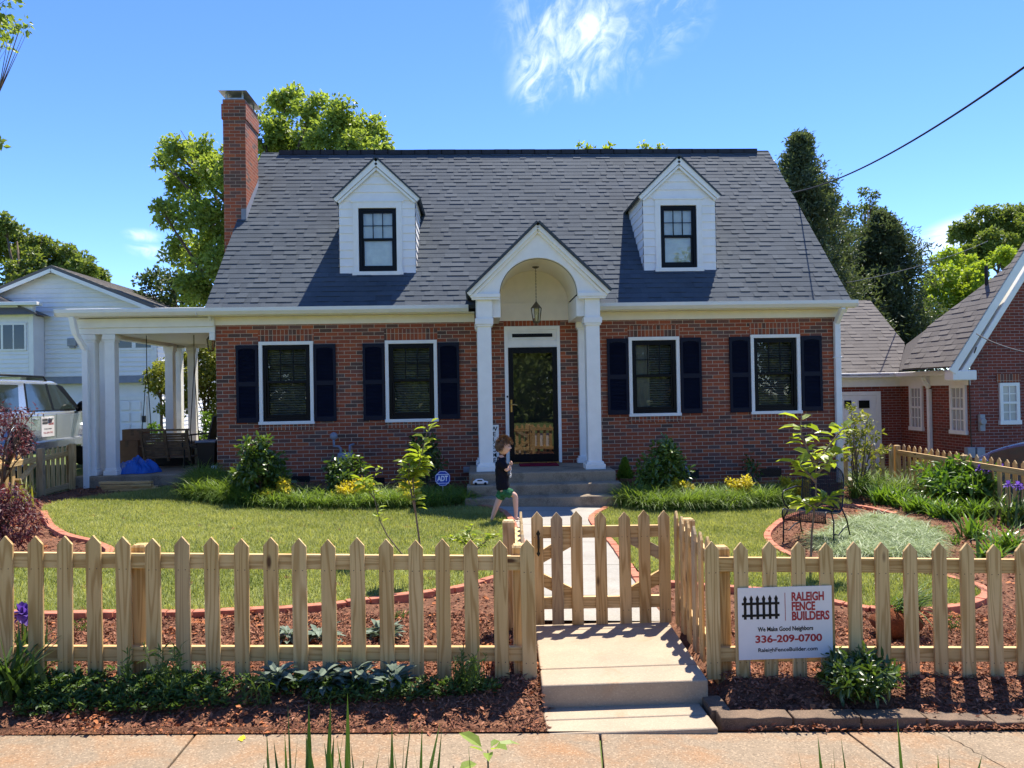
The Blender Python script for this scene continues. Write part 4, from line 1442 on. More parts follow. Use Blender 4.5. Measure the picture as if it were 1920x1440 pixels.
# ------------------------------------------------------------------ things by the door
def lantern(name, label, x, y, ztop, drop, s=1.0, group=None):
    t = thing(name, label, 'lamp', (x, y, ztop), group)
    m = MB(); m.lathe([(0, 0), (.065*s, 0), (.065*s, -.012), (.03*s, -.03), (0, -.03)], (x, y, ztop), 16); m.build('ceiling_plate', MAT['bronze'], t)
    m = MB(); z = ztop-.03; zb = ztop-drop; k = 0
    while z > zb:
        n = 8; q = [(.009*math.cos(2*PI*i/n), .018*math.sin(2*PI*i/n)) for i in range(n+1)]
        m.tube([(x+(a if k % 2 else 0), y+(0 if k % 2 else a), z-.015+b) for a, b in q], .0032, 5, cap=False); z -= .028; k += 1
    m.build('chain', MAT['bronze'], t)
    m = MB()
    m.lathe([(0, .0), (.012*s, 0), (.03*s, -.03*s), (.035*s, -.035*s), (.10*s, -.12*s), (.105*s, -.13*s), (.0, -.13*s)], (x, y, zb), 6)
    for k in range(6):
        a = k*PI/3
        m.tube([(x+.098*s*math.cos(a), y+.098*s*math.sin(a), zb-.13*s), (x+.065*s*math.cos(a), y+.065*s*math.sin(a), zb-.37*s)], .006*s, 5)
    m.lathe([(0, -.37*s), (.072*s, -.37*s), (.06*s, -.395*s), (0, -.41*s)], (x, y, zb), 6)
    m.build('frame', MAT['bronze'], t)
    m = MB(); m.lathe([(.092*s, -.13*s), (.06*s, -.37*s)], (x, y, zb), 6); m.build('glass', MAT['lampglass'], t)
    m = MB(); m.tube([(x, y, zb-.37*s), (x, y, zb-.25*s)], .012*s, 8); m.build('candle', MAT['cream'], t)
    return t


lantern('pendant_lantern', 'bronze glass lantern hanging on a chain under the entry arch', 1.035, 13.25, 3.93, .60, .92)
lantern('porch_lantern', 'glass lantern under the ceiling of the side porch', -4.98, 14.75, 3.0, .02, .85)

m = MB(); m.box(.72, 13.42, .484, 1.40, 13.86, .502)
tag(m.build('doormat', MAT['red_mat'], bevel=.006), 'dark red doormat in front of the storm door', 'doormat')


def shoe_toy():
    p = atY(901, 905, 12.3)
    t = thing('toy_car', 'small white toy car with dark windows on the middle step', 'toy', (p.x, 12.3, .322))
    x, y, z = p.x, 12.28, .322
    m = MB(); m.prism([(x-.12, z+.02), (x+.12, z+.02), (x+.12, z+.05), (x+.06, z+.06), (x+.03, z+.09), (x-.06, z+.09), (x-.12, z+.055)], 'y', y-.045, y+.045); m.build('body', MAT['signwhite'], t, bevel=.008, fix=True)
    for wx in (-.075, .075):
        m = MB(); m.lathe([(0, -.052), (.022, -.052), (.022, .052), (0, .052)], (x+wx, y, z+.022), 12, axis='y'); m.build('wheel', MAT['tyre'], t)
    m = MB(); m.box(x-.05, y-.047, z+.06, x+.028, y+.047, z+.08); m.build('window_band', MAT['black'], t)


shoe_toy()
m = MB(); q = atY(887, 902, 12.3); m.box(q.x-.04, 12.27, .322, q.x+.03, 12.33, .40); m.tube([(q.x, 12.3, .40), (q.x, 12.3, .43)], .015, 8)
tag(m.build('sand_bucket', MAT['card'], bevel=.008), 'small tan bottle next to the toy car on the step', 'bottle')


def gas_meter():
    p = atY(648, 850, 13.85)
    t = thing('gas_meter', 'grey gas meter with bent pipes against the brick wall', 'gas meter', (p.x, 13.85, gz(p.x, 13.85)))
    z = p.z
    m = MB(); m.box(p.x-.13, 13.74, z-.22, p.x+.13, 13.93, z+.02); m.lathe([(0, -.08), (.075, -.08), (.075, .0), (0, .0)], (p.x, 13.74, z-.08), 16, axis='y'); m.build('meter_body', MAT['bluegrey'], t, bevel=.03)
    m = MB(); m.tube([(p.x-.08, 13.83, z+.0), (p.x-.08, 13.83, z+.09), (p.x-.12, 13.83, z+.13), (p.x-.2, 13.83, z+.13), (p.x-.2, 13.83, z+.30)], .022, 8)
    m.ball((p.x-.2, 13.83, z+.31), (.07, .05, .07)); m.build('pipe', MAT['bluegrey'], t, smooth=True)
    m = MB(); m.tube([(p.x+.08, 13.83, z), (p.x+.08, 13.83, z+.14), (p.x+.12, 13.9, z+.15), (p.x+.12, 13.99, z+.15)], .022, 8); m.build('pipe', MAT['bluegrey'], t, smooth=True)


gas_meter()


def hose():
    p = atY(1277, 890, 13.6); z0 = float(gz(p.x, 13.6))
    m = MB(); pts = []
    for k in range(90):
        a = k*2*PI/18; pts.append((p.x-.02+.17*math.cos(a), 13.62-.03*(k/90)+.02*math.sin(k*.7), z0+.22+.17*math.sin(a)+.01*math.cos(k*.5)))
    m.tube(pts, .011, 6)
    tag(m.build('garden_hose', MAT['bluegrey'], smooth=True), 'coiled dark garden hose by the wall behind the round shrub', 'hose')
    p = atY(876, 881, 13.9)
    m = MB(); m.box(p.x-.07, 13.93, p.z-.05, p.x+.07, 13.99, p.z+.05); m.box(p.x-.05, 13.925, p.z-.025, p.x-.01, 13.93, p.z+.025); m.box(p.x+.01, 13.925, p.z-.025, p.x+.05, 13.93, p.z+.025)
    tag(m.build('outlet_box', MAT['hdpe'], bevel=.006), 'grey weatherproof outlet box low on the wall left of the steps', 'outlet')


hose()


def pot():
    g = gp(1180, 917)
    t = thing('flower_pot', 'terracotta pot right of the steps holding the small bright conifer', 'pot', g)
    m = MB(); x, y = g.x, g.y
    m.lathe([(0, 0), (.12, 0), (.16, .15), (.185, .15), (.19, .2), (.165, .2), (.16, .17), (0, .165)], (x, y, g.z), 24)
    m.build('pot_body', MAT['terracotta'], t, smooth=False)
    return g


POT = pot()


# ------------------------------------------------------------------ side porch contents
def porch_things():
    fz0 = .432
    # swing bench seen from behind
    y = 15.0
    a, b = atY(262, 812, y), atY(352, 812, y)
    t = thing('porch_swing', 'slatted wooden porch swing hanging on chains, seen from behind', 'swing', ((a.x+b.x)/2, y, .8))
    x0, x1 = a.x, b.x
    zt = atY(300, 808, y).z; zb = zt-.50
    m = MB()
    for k in range(9):
        z = zb+.04+k*(zt-zb-.06)/9; yy = y+.16*(1-(z-zb)/(zt-zb))
        m.bar((x0+.03, yy, z), (x1-.03, yy, z), .015, .042, (0, -.25, .97))
    m.build('back_slats', MAT['slat'], t)
    for x in (x0, (x0+x1)/2, x1-.04):
        m = MB(); m.bar((x+.02, y-.02, zt+.02), (x+.02, y+.17, zb-.08), .05, .04, (1, 0, 0)); m.build('back_post', MAT['slat'], t)
    m = MB(); m.bar((x0-.03, y-.015, zt+.015), (x1+.03, y-.015, zt+.015), .06, .035); m.build('top_rail', MAT['slat'], t)
    m = MB()
    for k in range(6): m.box(x0, y+.14+k*.075, zb-.03, x1, y+.2+k*.075, zb-.008)
    m.build('seat', MAT['slat'], t)
    for x in (x0-.03, x1-.03):
        m = MB(); m.box(x, y+.05, zb+.2, x+.07, y+.6, zb+.225); m.box(x+.02, y+.52, zb-.03, x+.05, y+.56, zb+.2); m.build('armrest', MAT['slat'], t)
    for x, u in ((x0-.01, 277), (x1+.0, 359)):
        for yy in (y+.05, y+.56):
            m = MB(); m.tube([(x+.01, yy, zb+.22), (x+.03, y+.3, 2.4), (x+.03, y+.3, 3.0)], .008, 5); m.build('chain', MAT['iron'], t)
    # boxes behind
    def carton(label, u, v, yy, w, h, d, z0):
        p = atY(u, v, yy)
        tt = thing('cardboard_box', label, 'box', (p.x, yy, z0), 'cardboard boxes on the side porch')
        m = MB(); m.box(p.x-w/2, yy, z0, p.x+w/2, yy+d, z0+h); m.build('carton', MAT['card'], tt, bevel=.006)
        m = MB(); m.box(p.x-.03, yy-.002, z0+h-.12, p.x+.03, yy+d+.002, z0+h+.002); m.build('tape', MAT['slat'], tt)
    carton('large cardboard box at the bottom of the stack by the columns', 238, 850, 15.6, .42, .52, .4, fz0)
    carton('smaller cardboard box on top of the stack by the columns', 248, 815, 15.62, .40, .22, .36, fz0+.522)
    carton('cardboard box half hidden behind the left end of the swing', 268, 850, 16.0, .34, .4, .34, fz0)
    # dark trunk under the swing
    p0, p1 = atY(276, 880, 15.35), atY(352, 880, 15.35)
    t = thing('storage_chest', 'dark brown storage chest standing behind the porch swing', 'chest', (p0.x, 15.7, fz0))
    m = MB(); m.box(p0.x, 15.72, fz0, p1.x, 16.15, fz0+.42); m.build('chest_body', MAT['iron'], t, bevel=.01)
    m = MB(); m.box(p0.x-.015, 15.705, fz0+.424, p1.x+.015, 16.165, fz0+.47); m.build('lid', MAT['slat'], t, bevel=.01)
    # dark patio chair at the right
    p = atY(372, 880, 15.2)
    t = thing('patio_chair', 'dark folding patio chair in the shade between swing and brick wall', 'chair', (p.x, 15.2, fz0))
    x, y = p.x, 15.3
    m = MB(); m.box(x-.25, y-.2, fz0+.38, x+.25, y+.25, fz0+.41); m.build('seat', MAT['iron'], t)
    m = MB(); m.bar((x+.2, y, fz0+.41), (x+.33, y+.02, fz0+.98), .44, .03, (1, 0, 0)); m.build('backrest', MAT['iron'], t)
    for dx, dy in ((-.24, -.18), (-.24, .22), (.24, -.18), (.24, .22)):
        m = MB(); m.tube([(x+dx, y+dy, fz0), (x+dx*.95, y+dy, fz0+.39)], .014, 6); m.build('leg', MAT['iron'], t)
    for dy in (-.22, .25):
        m = MB(); m.bar((x-.27, y+dy, fz0+.62), (x+.25, y+dy, fz0+.66), .05, .025); m.tube([(x-.25, y+dy, fz0+.4), (x-.25, y+dy, fz0+.62)], .012, 6); m.build('armrest', MAT['iron'], t)
    # lidded bin by the wall
    p = atY(394, 870, 14.9)
    t = thing('storage_bin', 'black storage bin with lid against the brick corner of the porch', 'bin', (p.x, 14.9, fz0))
    m = MB(); m.add([(p.x-.15, 14.75, fz0), (p.x+.13, 14.75, fz0), (p.x+.13, 15.1, fz0), (p.x-.15, 15.1, fz0), (p.x-.19, 14.71, fz0+.5), (p.x+.16, 14.71, fz0+.5), (p.x+.16, 15.14, fz0+.5), (p.x-.19, 15.14, fz0+.5)],
                    [(0, 3, 2, 1), (4, 5, 6, 7), (0, 1, 5, 4), (1, 2, 6, 5), (2, 3, 7, 6), (3, 0, 4, 7)]); m.build('bin_body', MAT['iron'], t, bevel=.01)
    m = MB(); m.box(p.x-.205, 14.69, fz0+.503, p.x+.175, 15.16, fz0+.54); m.build('lid', MAT['bluegrey'], t, bevel=.01)
    # tarpaulin: crumpled heap
    a = atY(250, 872, 14.35)
    n = 46
    X, Yg = np.meshgrid(np.linspace(-.43, .43, n), np.linspace(-.26, .30, n))
    r = np.sqrt((X/.43)**2+((Yg-.02)/.28)**2)
    H = .30*np.clip(1-r**2, 0, 1)**.6
    H *= (.62+.38*np.sin(X*13+2*np.sin(Yg*11))*np.cos(Yg*16+X*5))*np.where(X < .05, 1.1, .9)
    H += .03*np.abs(np.sin(X*31+Yg*23+2*np.sin(X*9)))*(r < 1)
    V = np.stack([a.x+X+.03*np.sin(Yg*25), 14.40+Yg+.03*np.sin(X*21), fz0+.004+H], -1).reshape(-1, 3)
    i = np.arange(n*n).reshape(n, n); Q = np.stack([i[:-1, :-1], i[:-1, 1:], i[1:, 1:], i[1:, :-1]], -1).reshape(-1, 4)
    keep = (r.reshape(-1)[Q] < 1.02).any(1)
    o = obj('tarpaulin', np_mesh('tarpaulin', V, [Q[keep]], MAT['tarp'], smooth=False))
    tag(o, 'crumpled bright blue tarpaulin heaped on the porch floor beside the column', 'tarpaulin')
    # spare boards on the ground in front of the porch
    lab = ['top board of the lumber pile in front of the porch', 'second board down in the lumber pile by the porch', 'board in the middle of the lumber pile by the porch', 'short board sticking out right in the lumber pile', 'lowest board of the lumber pile lying on the grass']
    sp_ = [((196, 899), (290, 906), .15), ((197, 904), (291, 911), .10), ((199, 911), (296, 913), .06), ((215, 914), (303, 914), .035), ((200, 920), (290, 918), .02)]
    for L, (p, q, h) in zip(lab, sp_):
        P, Q_ = atY(*p, 13.55), atY(*q, 13.45)
        zz = float(gz(P.x, 13.4))+h
        m = MB(); m.box(0, -.045, -.019, (Q_-P).length, .045, .019)
        o = put('lumber_board', m.mesh('lumber_board', MAT['woodh']), None, (P.x, 13.45-h*.4+.0, zz), -.06+random.uniform(-.05, .05), 0, .003)
        tag(o, L, 'board', 'spare boards piled by the porch')


porch_things()
# ------------------------------------------------------------------ neighbouring houses


def lap_wall(mb, x0, x1, z0, z1, y, ops=(), ex=.15):
    """clapboards on a wall that faces the street"""
    z = z0
    while z < z1-.01:
        zt = min(z+ex, z1)
        cuts = sorted([(o[0], o[2]) for o in ops if o[1] < (z+zt)/2 < o[3]])
        xs = [x0]
        for a, b in cuts: xs += [a, b]
        xs.append(x1)
        for k in range(0, len(xs), 2):
            if xs[k+1]-xs[k] > .01:
                mb.add([(xs[k], y-.032, z), (xs[k+1], y-.032, z), (xs[k+1], y-.003, zt), (xs[k], y-.003, zt), (xs[k], y, z), (xs[k+1], y, z)], [(0, 1, 2, 3), (4, 5, 1, 0)])
        z = zt


def white_house():
    y = 24.0
    t = thing('white_house', 'white clapboard neighbour house with wide front gable and garage doors', 'house', (-11.5, y, .4))
    pk = atY(104, 508, y); re = atY(293, 582, y)
    xr = re.x; xm = pk.x; xl = 2*xm-xr-1.0; ze = re.z
    zo = atY(200, 712, y).z
    g = .35
    m = MB()
    op = [(atY(188, 640, y).x, atY(250, 655, y).z, atY(292, 640, y).x-.35, atY(250, 630, y).z)]
    lap_wall(m, xl, xr, zo+.12, ze, y, [], .14)
    # gable
    z = ze; sl = (pk.z-ze)/(xr-xm)
    while z < pk.z-.1:
        zt = min(z+.14, pk.z-.05); h0, h1 = (pk.z-z)/sl, (pk.z-zt)/sl
        m.add([(xm-h0, y-.032, z), (xm+h0, y-.032, z), (xm+h1, y-.003, zt), (xm-h1, y-.003, zt), (xm-h0, y, z), (xm+h0, y, z)], [(0, 1, 2, 3), (4, 5, 1, 0)]); z = zt
    
    z = zo+.1
    while z < ze: m.add([(xr+.03, y, z), (xr+.03, y+8, z), (xr+.003, y+8, z+.14), (xr+.003, y, z+.14), (xr, y, z), (xr, y+8, z)], [(0, 1, 2, 3), (4, 5, 1, 0)]); z += .14
    m.face([(xr, y, zo), (xr, y+8, zo), (xr, y+8, ze), (xr, y, ze)]); m.face([(xl, y, zo), (xr, y, zo), (xr, y, ze), (xl, y, ze)])
    m.build('wall', MAT['nsiding'], t)
    m = MB(); m.box(xl, y+.25, g, xr, y+.5, zo+.1); m.box(xr-.2, y+.5, g, xr, y+8, zo+.1)
    z = g
    while z < zo-.1: m.add([(xr+.03, y+.3, z), (xr+.03, y+8, z), (xr+.003, y+8, z+.14), (xr+.003, y+.3, z+.14), (xr, y+.3, z), (xr, y+8, z)], [(0, 1, 2, 3), (4, 5, 1, 0)]); z += .14
    m.build('garage_wall', MAT['siding'], t)
    m = MB(); m.box(xl, y-.03, zo-.10, xr+.02, y+8, zo+.11); m.build('belt_course', MAT['bluegrey'], t)
    m = MB(); m.box(xr-.16, y-.03, zo+.115, xr+.01, y-.021, ze+.0); m.box(atY(150, 650, y).x, y-.035, atY(150, 652, y).z, xr-.165, y-.021, atY(150, 646, y).z); m.build('trim', MAT['white'], t)
    # garage doors with raised panels
    for ua, ub in ((98, 158), (186, 268)):
        a, b = atY(ua, 780, y+.25).x, atY(ub, 780, y+.25).x; zt = atY(150, 752, y+.25).z
        m = MB(); m.box(a, y+.20, g, b, y+.247, zt)
        nx, nz = 4, 4
        for i in range(nx):
            for j in range(nz):
                m.box(a+(b-a)*(i+.1)/nx, y+.165, g+(zt-g)*(j+.12)/nz, a+(b-a)*(i+.9)/nx, y+.199, g+(zt-g)*(j+.88)/nz)
        d = m.build('garage_door', MAT['siding'], t, bevel=.01)
        m = MB(); m.box(a-.12, y+.19, g, a-.005, y+.24, zt+.12); m.box(b+.005, y+.19, g, b+.12, y+.24, zt+.12); m.box(a-.005, y+.19, zt+.005, b+.005, y+.24, zt+.12); m.build('door_frame', MAT['white'], d)
    # window pair seen under the porch beam
    a, b = atY(180, 640, y), atY(288, 656, y)
    m = MB(); m.box(a.x, y-.05, b.z, b.x, y-.022, b.z+1.0); w = m.build('window', MAT['white'], t)
    m = MB()
    for k in range(3): m.box(a.x+.06+k*(b.x-a.x)/3, y-.056, b.z+.07, a.x+(k+1)*(b.x-a.x)/3-.06, y-.051, b.z+.93)
    m.build('pane', MAT['carglass'], w)
    # lamp on the wall
    p = atY(138, 642, y); m = MB(); m.box(p.x-.13, y-.14, p.z-.12, p.x+.13, y-.022, p.z+.12); m.box(p.x-.08, y-.12, p.z-.18, p.x+.08, y-.03, p.z-.12); m.build('wall_lamp', MAT['hdpe'], t, bevel=.02)
    p = atY(265, 786, y); m = MB(); m.box(p.x-.06, y+.17, p.z-.1, p.x+.06, y+.249, p.z+.1); m.build('meter_box', MAT['iron'], t, bevel=.01)
    # roof
    m = MB()
    ov = .25
    for s in (-1, 1):
        A = Vector((xm, y-ov, pk.z+.02)); B = Vector((xm+s*(xr-xm+.35+(1 if s < 0 else 0)), y-ov, pk.z+.02-sl*(xr-xm+.35+(1 if s < 0 else 0))))
        C = B+Vector((0, 7.6, 0)); D = A+Vector((0, 7.6, 0)); up = Vector((0, 0, .12))
        m.add([A, B, C, D, A+up, B+up, C+up, D+up], [(0, 1, 2, 3), (4, 5, 6, 7), (0, 1, 5, 4), (1, 2, 6, 5), (2, 3, 7, 6), (3, 0, 4, 7)], t=.4)
        dd = Vector((s*1.0, 0, -sl)).normalized()
        if s > 0: shingle_plane(m, C+up, (0, -1, 0), (D-C), 7.6, (D-C).length, .2, tabw=(.3, .7))
    m.build('roof', MAT['shingle2'], t, fix=False)
    m = MB()
    for s in (-1, 1):
        m.bar((xm, y-ov-.01, pk.z-.02), (xm+s*(xr-xm+.33), y-ov-.01, pk.z-.02-sl*(xr-xm+.33)), .03, .11)
    m.build('rake_board', MAT['white'], t)
    # nearer wing at the left edge with windows
    y2 = 23.4
    c = atY(63, 650, y2)
    m = MB(); zt = atY(30, 592, y2).z; zb = atY(30, 706, y2).z
    lap_wall(m, c.x-7, c.x-.14, zb, zt, y2, [], .13)
    m.face([(c.x-7, y2, zb), (c.x, y2, zb), (c.x, y2, zt), (c.x-7, y2, zt)])
    m.face([(c.x, y2, zb), (c.x, y-.04, zb), (c.x, y-.04, zt), (c.x, y2, zt)])
    m.face([(c.x-7, y2+.01, zb), (c.x, y2+.01, zb), (c.x, y-.04, zb), (c.x-7, y-.04, zb)])
    wg = m.build('wing', MAT['siding'], t)
    m = MB(); m.box(c.x-.135, y2-.03, zb, c.x+.012, y2-.004, zt); m.box(c.x-7, y2-.1, zt, c.x+.05, y2+.05, zt+.28); m.box(c.x-7, y2-.28, zt+.28, c.x+.25, y2+.05, zt+.38); m.build('cornice', MAT['white'], wg, bevel=.02)
    m = MB(); m.box(c.x-7, y2+.2, g, c.x-.5, y-.1, zb-.01); m.build('garage_wall', MAT['siding'], wg)
    q = atY(6, 658, y2), atY(50, 606, y2)
    m = MB(); m.box(q[0].x-.9, y2-.05, q[0].z, q[1].x, y2-.021, q[1].z); w = m.build('window', MAT['white'], wg)
    for xa, xb in ((q[0].x-.84, q[0].x-.04), (q[0].x+.03, q[0].x+.30), (q[0].x+.34, q[1].x-.05)):
        m = MB(); m.box(xa, y2-.056, q[0].z+.05, xb, y2-.051, q[1].z-.05); m.build('pane', MAT['carglass'], w)
    m = MB()
    A = atY(68, 589, y2-.28); B = Vector((A.x-7.5, A.y, A.z)); D = atY(-60, 531, y-.06); C = Vector((D.x-6, D.y, D.z)); E_ = Vector((A.x, y-.05, A.z))
    m.face([B, A, D, C], t=.4); m.face([A, E_, D], t=.2)
    m.bar(A, D, .06, .05, t=.0)
    m.build('wing_roof', MAT['shingle2'], wg)


white_house()


def small_sash(parent, x0, z0, x1, z1, y, axis='y', cols=3):
    """white six-over-six window on a wall facing the street (axis y) or facing -x (axis x)"""
    def bx(mb, a, z_a, b, z_b, d0, d1):
        if axis == 'y': mb.box(a, y-d0, z_a, b, y-d1, z_b)
        else: mb.box(y-d0, a, z_a, y-d1, b, z_b)
    m = MB(); f = .075
    bx(m, x0, z0, x0+f, z1, .05, .0); bx(m, x1-f, z0, x1, z1, .05, 0); bx(m, x0+f, z1-f, x1-f, z1, .05, 0); bx(m, x0-.02, z0-.04, x1+.02, z0+f*.7, .07, 0)
    zm = (z0+z1)/2; bx(m, x0+f, zm-.025, x1-f, zm+.025, .045, .005)
    for k in range(1, cols):
        xx = x0+f+(x1-x0-2*f)*k/cols; bx(m, xx-.011, z0+f*.7, xx+.011, zm-.025, .035, .01); bx(m, xx-.011, zm+.025, xx+.011, z1-f, .035, .01)
    for za, zb in ((z0+f*.7, zm-.025), (zm+.025, z1-f)): bx(m, x0+f, (za+zb)/2-.01, x1-f, (za+zb)/2+.01, .03, .012)
    w = m.build('window', MAT['white'], parent)
    g = MB(); bx(g, x0+f*.6, z0+.03, x1-f*.6, z1-f*.6, .018, .004); g.build('pane', MAT['npane'], w)
    return w


def npane():
    t = NT('curtained_pane')
    st = t.math('SINE', t.math('MULTIPLY', t.n('SeparateXYZ', {0: t.coord()}).outputs[1], 70.0))
    c = t.mix(t.rng(st, -1, 1), (.30, .30, .29), (.46, .46, .44))
    t.bsdf(c, .12, .5)
    return t.m


MAT['npane'] = npane()


def brick_neighbour():
    y1, y2 = 17.0, 19.9
    xw = atY(1820, 750, y1).x
    xb = 20.0
    gb = -.75
    t = thing('neighbour_brick_house', 'red brick neighbour house with steep front gable and white trim, at the right edge', 'house', (xw+3, y1, gb))
    # side wall facing us obliquely, gable wall, rear wing
    se = atY(1815, 694, y1-.0)
    ze = se.z
    m = MB()
    ev = atY(1785, 693, y1-.25)
    rk = atY(1920, 478, y1-.25)
    sl = (rk.z-ev.z)/(rk.x-ev.x)
    xp = xw+5.2
    m.face([(xw, y1, gb), (xb, y1, gb), (xb, y1, ze), (xp, y1, ze+sl*(xp-ev.x)), (xw, y1, ze+.15)])
    m.face([(xw, y1, gb), (xw, y1, ze), (xw, y2, ze), (xw, y2, gb)])
    m.face([(7.2, y2, gb), (xw, y2, gb), (xw, y2, ze), (7.2, y2, ze)])
    m.face([(7.2, y2, gb), (7.2, y2, ze), (7.2, y2+7, ze), (7.2, y2+7, gb)])
    m.build('wall', MAT['brick2'], t)
    # rake boards with return
    m = MB()
    P = Vector((ev.x-.02, y1-.27, ev.z-.06)); Q = P+Vector((6, 0, sl*6))
    m.bar(P, Q, .05, .19); m.bar(P+Vector((.2, .1, -.12)), Q+Vector((.2, .1, -.12)), .2, .13); 
    m.box(ev.x+.0, y1-.28, ev.z-.24, ev.x+.55, y1+.05, ev.z-.02); 
    m.build('rake_board', MAT['white'], t, bevel=.02)
    # main slope facing left: outline from the photo put on the roof plane
    n = Vector((-sl, 0, 1)).normalized()
    O = Vector((ev.x-.05, y1-.3, ev.z+.07))
    def onroof(u, v):
        d = ray(u, v); C0 = Vector((0, 0, CZ)); k = (O-C0).dot(n)/d.dot(n); return C0+d*k
    up = Vector((1, 0, sl)).normalized()
    m = MB()
    back = [onroof(1683, 703), onroof(1697, 645), onroof(1893, 497)]
    yv = back[0].y
    def clip(s):        # extent along the eave direction (towards -y) at slope distance s
        p = O+up*s
        # far limit: piecewise on height
        zs_ = [b.z for b in back]; ys = [b.y for b in back]
        far = float(np.interp(p.z, zs_, ys))
        return yv-far, yv-(y1-.3)
    smax = 6.5
    P0 = Vector((O.x, yv, O.z))
    A = [O, O+up*smax]
    fy = lambda s: float(np.interp((O+up*s).z, [b.z for b in back], [b.y for b in back]))
    lo = MB()
    for k in range(24):
        s0, s1 = smax*k/24, smax*(k+1)/24
        lo.face([O+up*s0+Vector((0, 0, -.03)), O+up*s1+Vector((0, 0, -.03)), Vector(((O+up*s1).x, fy(s1), (O+up*s1).z-.03)), Vector(((O+up*s0).x, fy(s0), (O+up*s0).z-.03))], t=.35)
    shingle_plane(lo, P0-Vector((0, 0, 0)), (0, -1, 0), up, yv-(y1-.3), smax, .155, tabw=(.2, .5), clip=clip)
    lo.build('roof', MAT['shingle2'], t)
    # gutter and frieze along the side wall and the wing
    m = MB()
    m.box(xw-.30, y1-.05, ze-.10, xw-.17, y2-.30, ze+.02); m.box(8.2, y2-.30, ze-.10, xw-.17, y2-.17, ze+.02); m.build('gutter', MAT['white'], t, bevel=.02)
    m = MB(); m.box(xw-.165, y1-.0, ze-.10, xw, y2-.165, ze-.07); m.box(xw-.04, y1-.01, ze-.34, xw-.003, y2-.04, ze-.10)
    m.box(8.2, y2-.165, ze-.10, xw, y2, ze-.07); m.box(7.2, y2-.04, ze-.34, xw-.004, y2-.003, ze-.10); m.build('frieze', MAT['white'], t)
    # downspout
    p = atX(1747, 780, xw)
    m = MB(); m.box(xw-.10, p.y-.05, gb, xw-.01, p.y+.05, ze-.42); m.bar((xw-.055, p.y, ze-.40), (xw-.22, p.y+.02, ze-.12), .09, .09, (0, 1, 0)); m.build('downspout', MAT['white'], t, bevel=.015)
    # side windows
    for ua, ub, va, vb in ((1707, 1733, 723, 805), (1783, 1815, 722, 812)):
        a, b = atX(ua, va, xw), atX(ub, vb, xw)
        small_sash(t, b.y, b.z, a.y, a.z, xw, 'x')
    a, b = atY(1872, 718, y1), atY(1912, 792, y1)
    small_sash(t, a.x, b.z, a.x+.46, a.z, y1, 'y', 2)
    mm = MB(); mm.box(a.x-.05, y1-.02, a.z+.01, a.x+.52, y1+.0, a.z+.2); mm.build('lintel', MAT['soldier'], t)
    # wing: roof, garage door
    m = MB()
    w0 = atY(1683, 703, y2-.3)
    kk = .85
    nn = Vector((0, -kk, 1)).normalized(); O2 = Vector((w0.x, y2-.3, w0.z))
    def onw(u, v):
        d = ray(u, v); C0 = Vector((0, 0, CZ)); return C0+d*((O2-C0).dot(nn)/d.dot(nn))
    pts = [onw(1683, 703), onw(1697, 645), onw(1631, 563)]
    ridge = pts[2]
    L = pts[0].x-7.0
    upv = Vector((0, 1, kk)).normalized()
    ln = (ridge-O2).dot(upv)
    def clipw(s):
        z = O2.z+upv.z*s
        return 0.0, float(np.interp(z, [p.z for p in pts], [p.x for p in pts]))-7.0
    m.face([(7.0, O2.y, O2.z-.03), pts[0]-Vector((0, 0, .03)), pts[1]-Vector((0, 0, .03)), pts[2]-Vector((0, 0, .03)), (7.0, ridge.y, ridge.z-.03)], t=.4)
    shingle_plane(m, Vector((7.0, O2.y, O2.z)), (1, 0, 0), upv, L+1.5, ln, .15, tabw=(.2, .45), clip=clipw)
    m.face([(7.0, ridge.y, ridge.z-.02), ridge-Vector((0, 0, .02)), ridge+Vector((.5, 4, -3.5)), (7.0, ridge.y+4, ridge.z-3.5)], t=.4)
    m.build('wing_roof', MAT['shingle2'], t)
    a, b = atY(1574, 742, y2), atY(1650, 840, y2)
    m = MB(); m.box(a.x-.6, y2-.05, gb, b.x-.1, y2-.005, a.z)
    for j in range(3): m.box(a.x+.1, y2-.062, gb+.1+j*.62, b.x-.25, y2-.05, gb+.1+j*.62+.5)
    d = m.build('garage_door', MAT['white'], t, bevel=.008)
    m = MB(); m.box(b.x-.1, y2-.06, gb, b.x+.02, y2-.003, a.z+.1); m.box(a.x-.6, y2-.06, a.z+.003, b.x-.102, y2-.003, a.z+.1); m.build('door_frame', MAT['white'], d)
    for ua, ub in ((1581, 1594), (1608, 1628)):
        p, q = atY(ua, 751, y2), atY(ub, 765, y2); m = MB(); m.box(p.x, y2-.075, q.z, q.x, y2-.063, p.z); m.build('door_light', MAT['black'], d)
    # meters and service drop
    p = atY(1838, 790, y1); m = MB(); m.box(p.x-.06, y1-.09, p.z-.22, p.x+.06, y1-.002, p.z+.16); m.lathe([(0, -.16), (.07, -.16), (.08, -.09), (0, -.09)], (p.x-.02, y1, p.z+.0), 14, axis='y'); m.build('electric_meter', MAT['hdpe'], t, bevel=.01)
    m = MB(); c = atY(1815, 665, y1-.05); m.tube([(c.x, y1-.35, c.z+.15), (c.x+.02, y1-.03, c.z-.3), (c.x+.05, y1-.03, gb)], .014, 6); m.build('conduit', MAT['iron'], t)
    for u in (1815, 1833):
        p = atY(u, 848, y1); m = MB(); m.box(p.x-.09, y1-.13, p.z-.12, p.x+.09, y1-.002, p.z+.12); m.build('utility_box', MAT['hdpe'], t, bevel=.01)
    p = onroof(1850, 535); m = MB(); m.tube([p, p+Vector((0, 0, .45))], .04, 8); m.build('vent_pipe', MAT['iron'], t)


brick_neighbour()


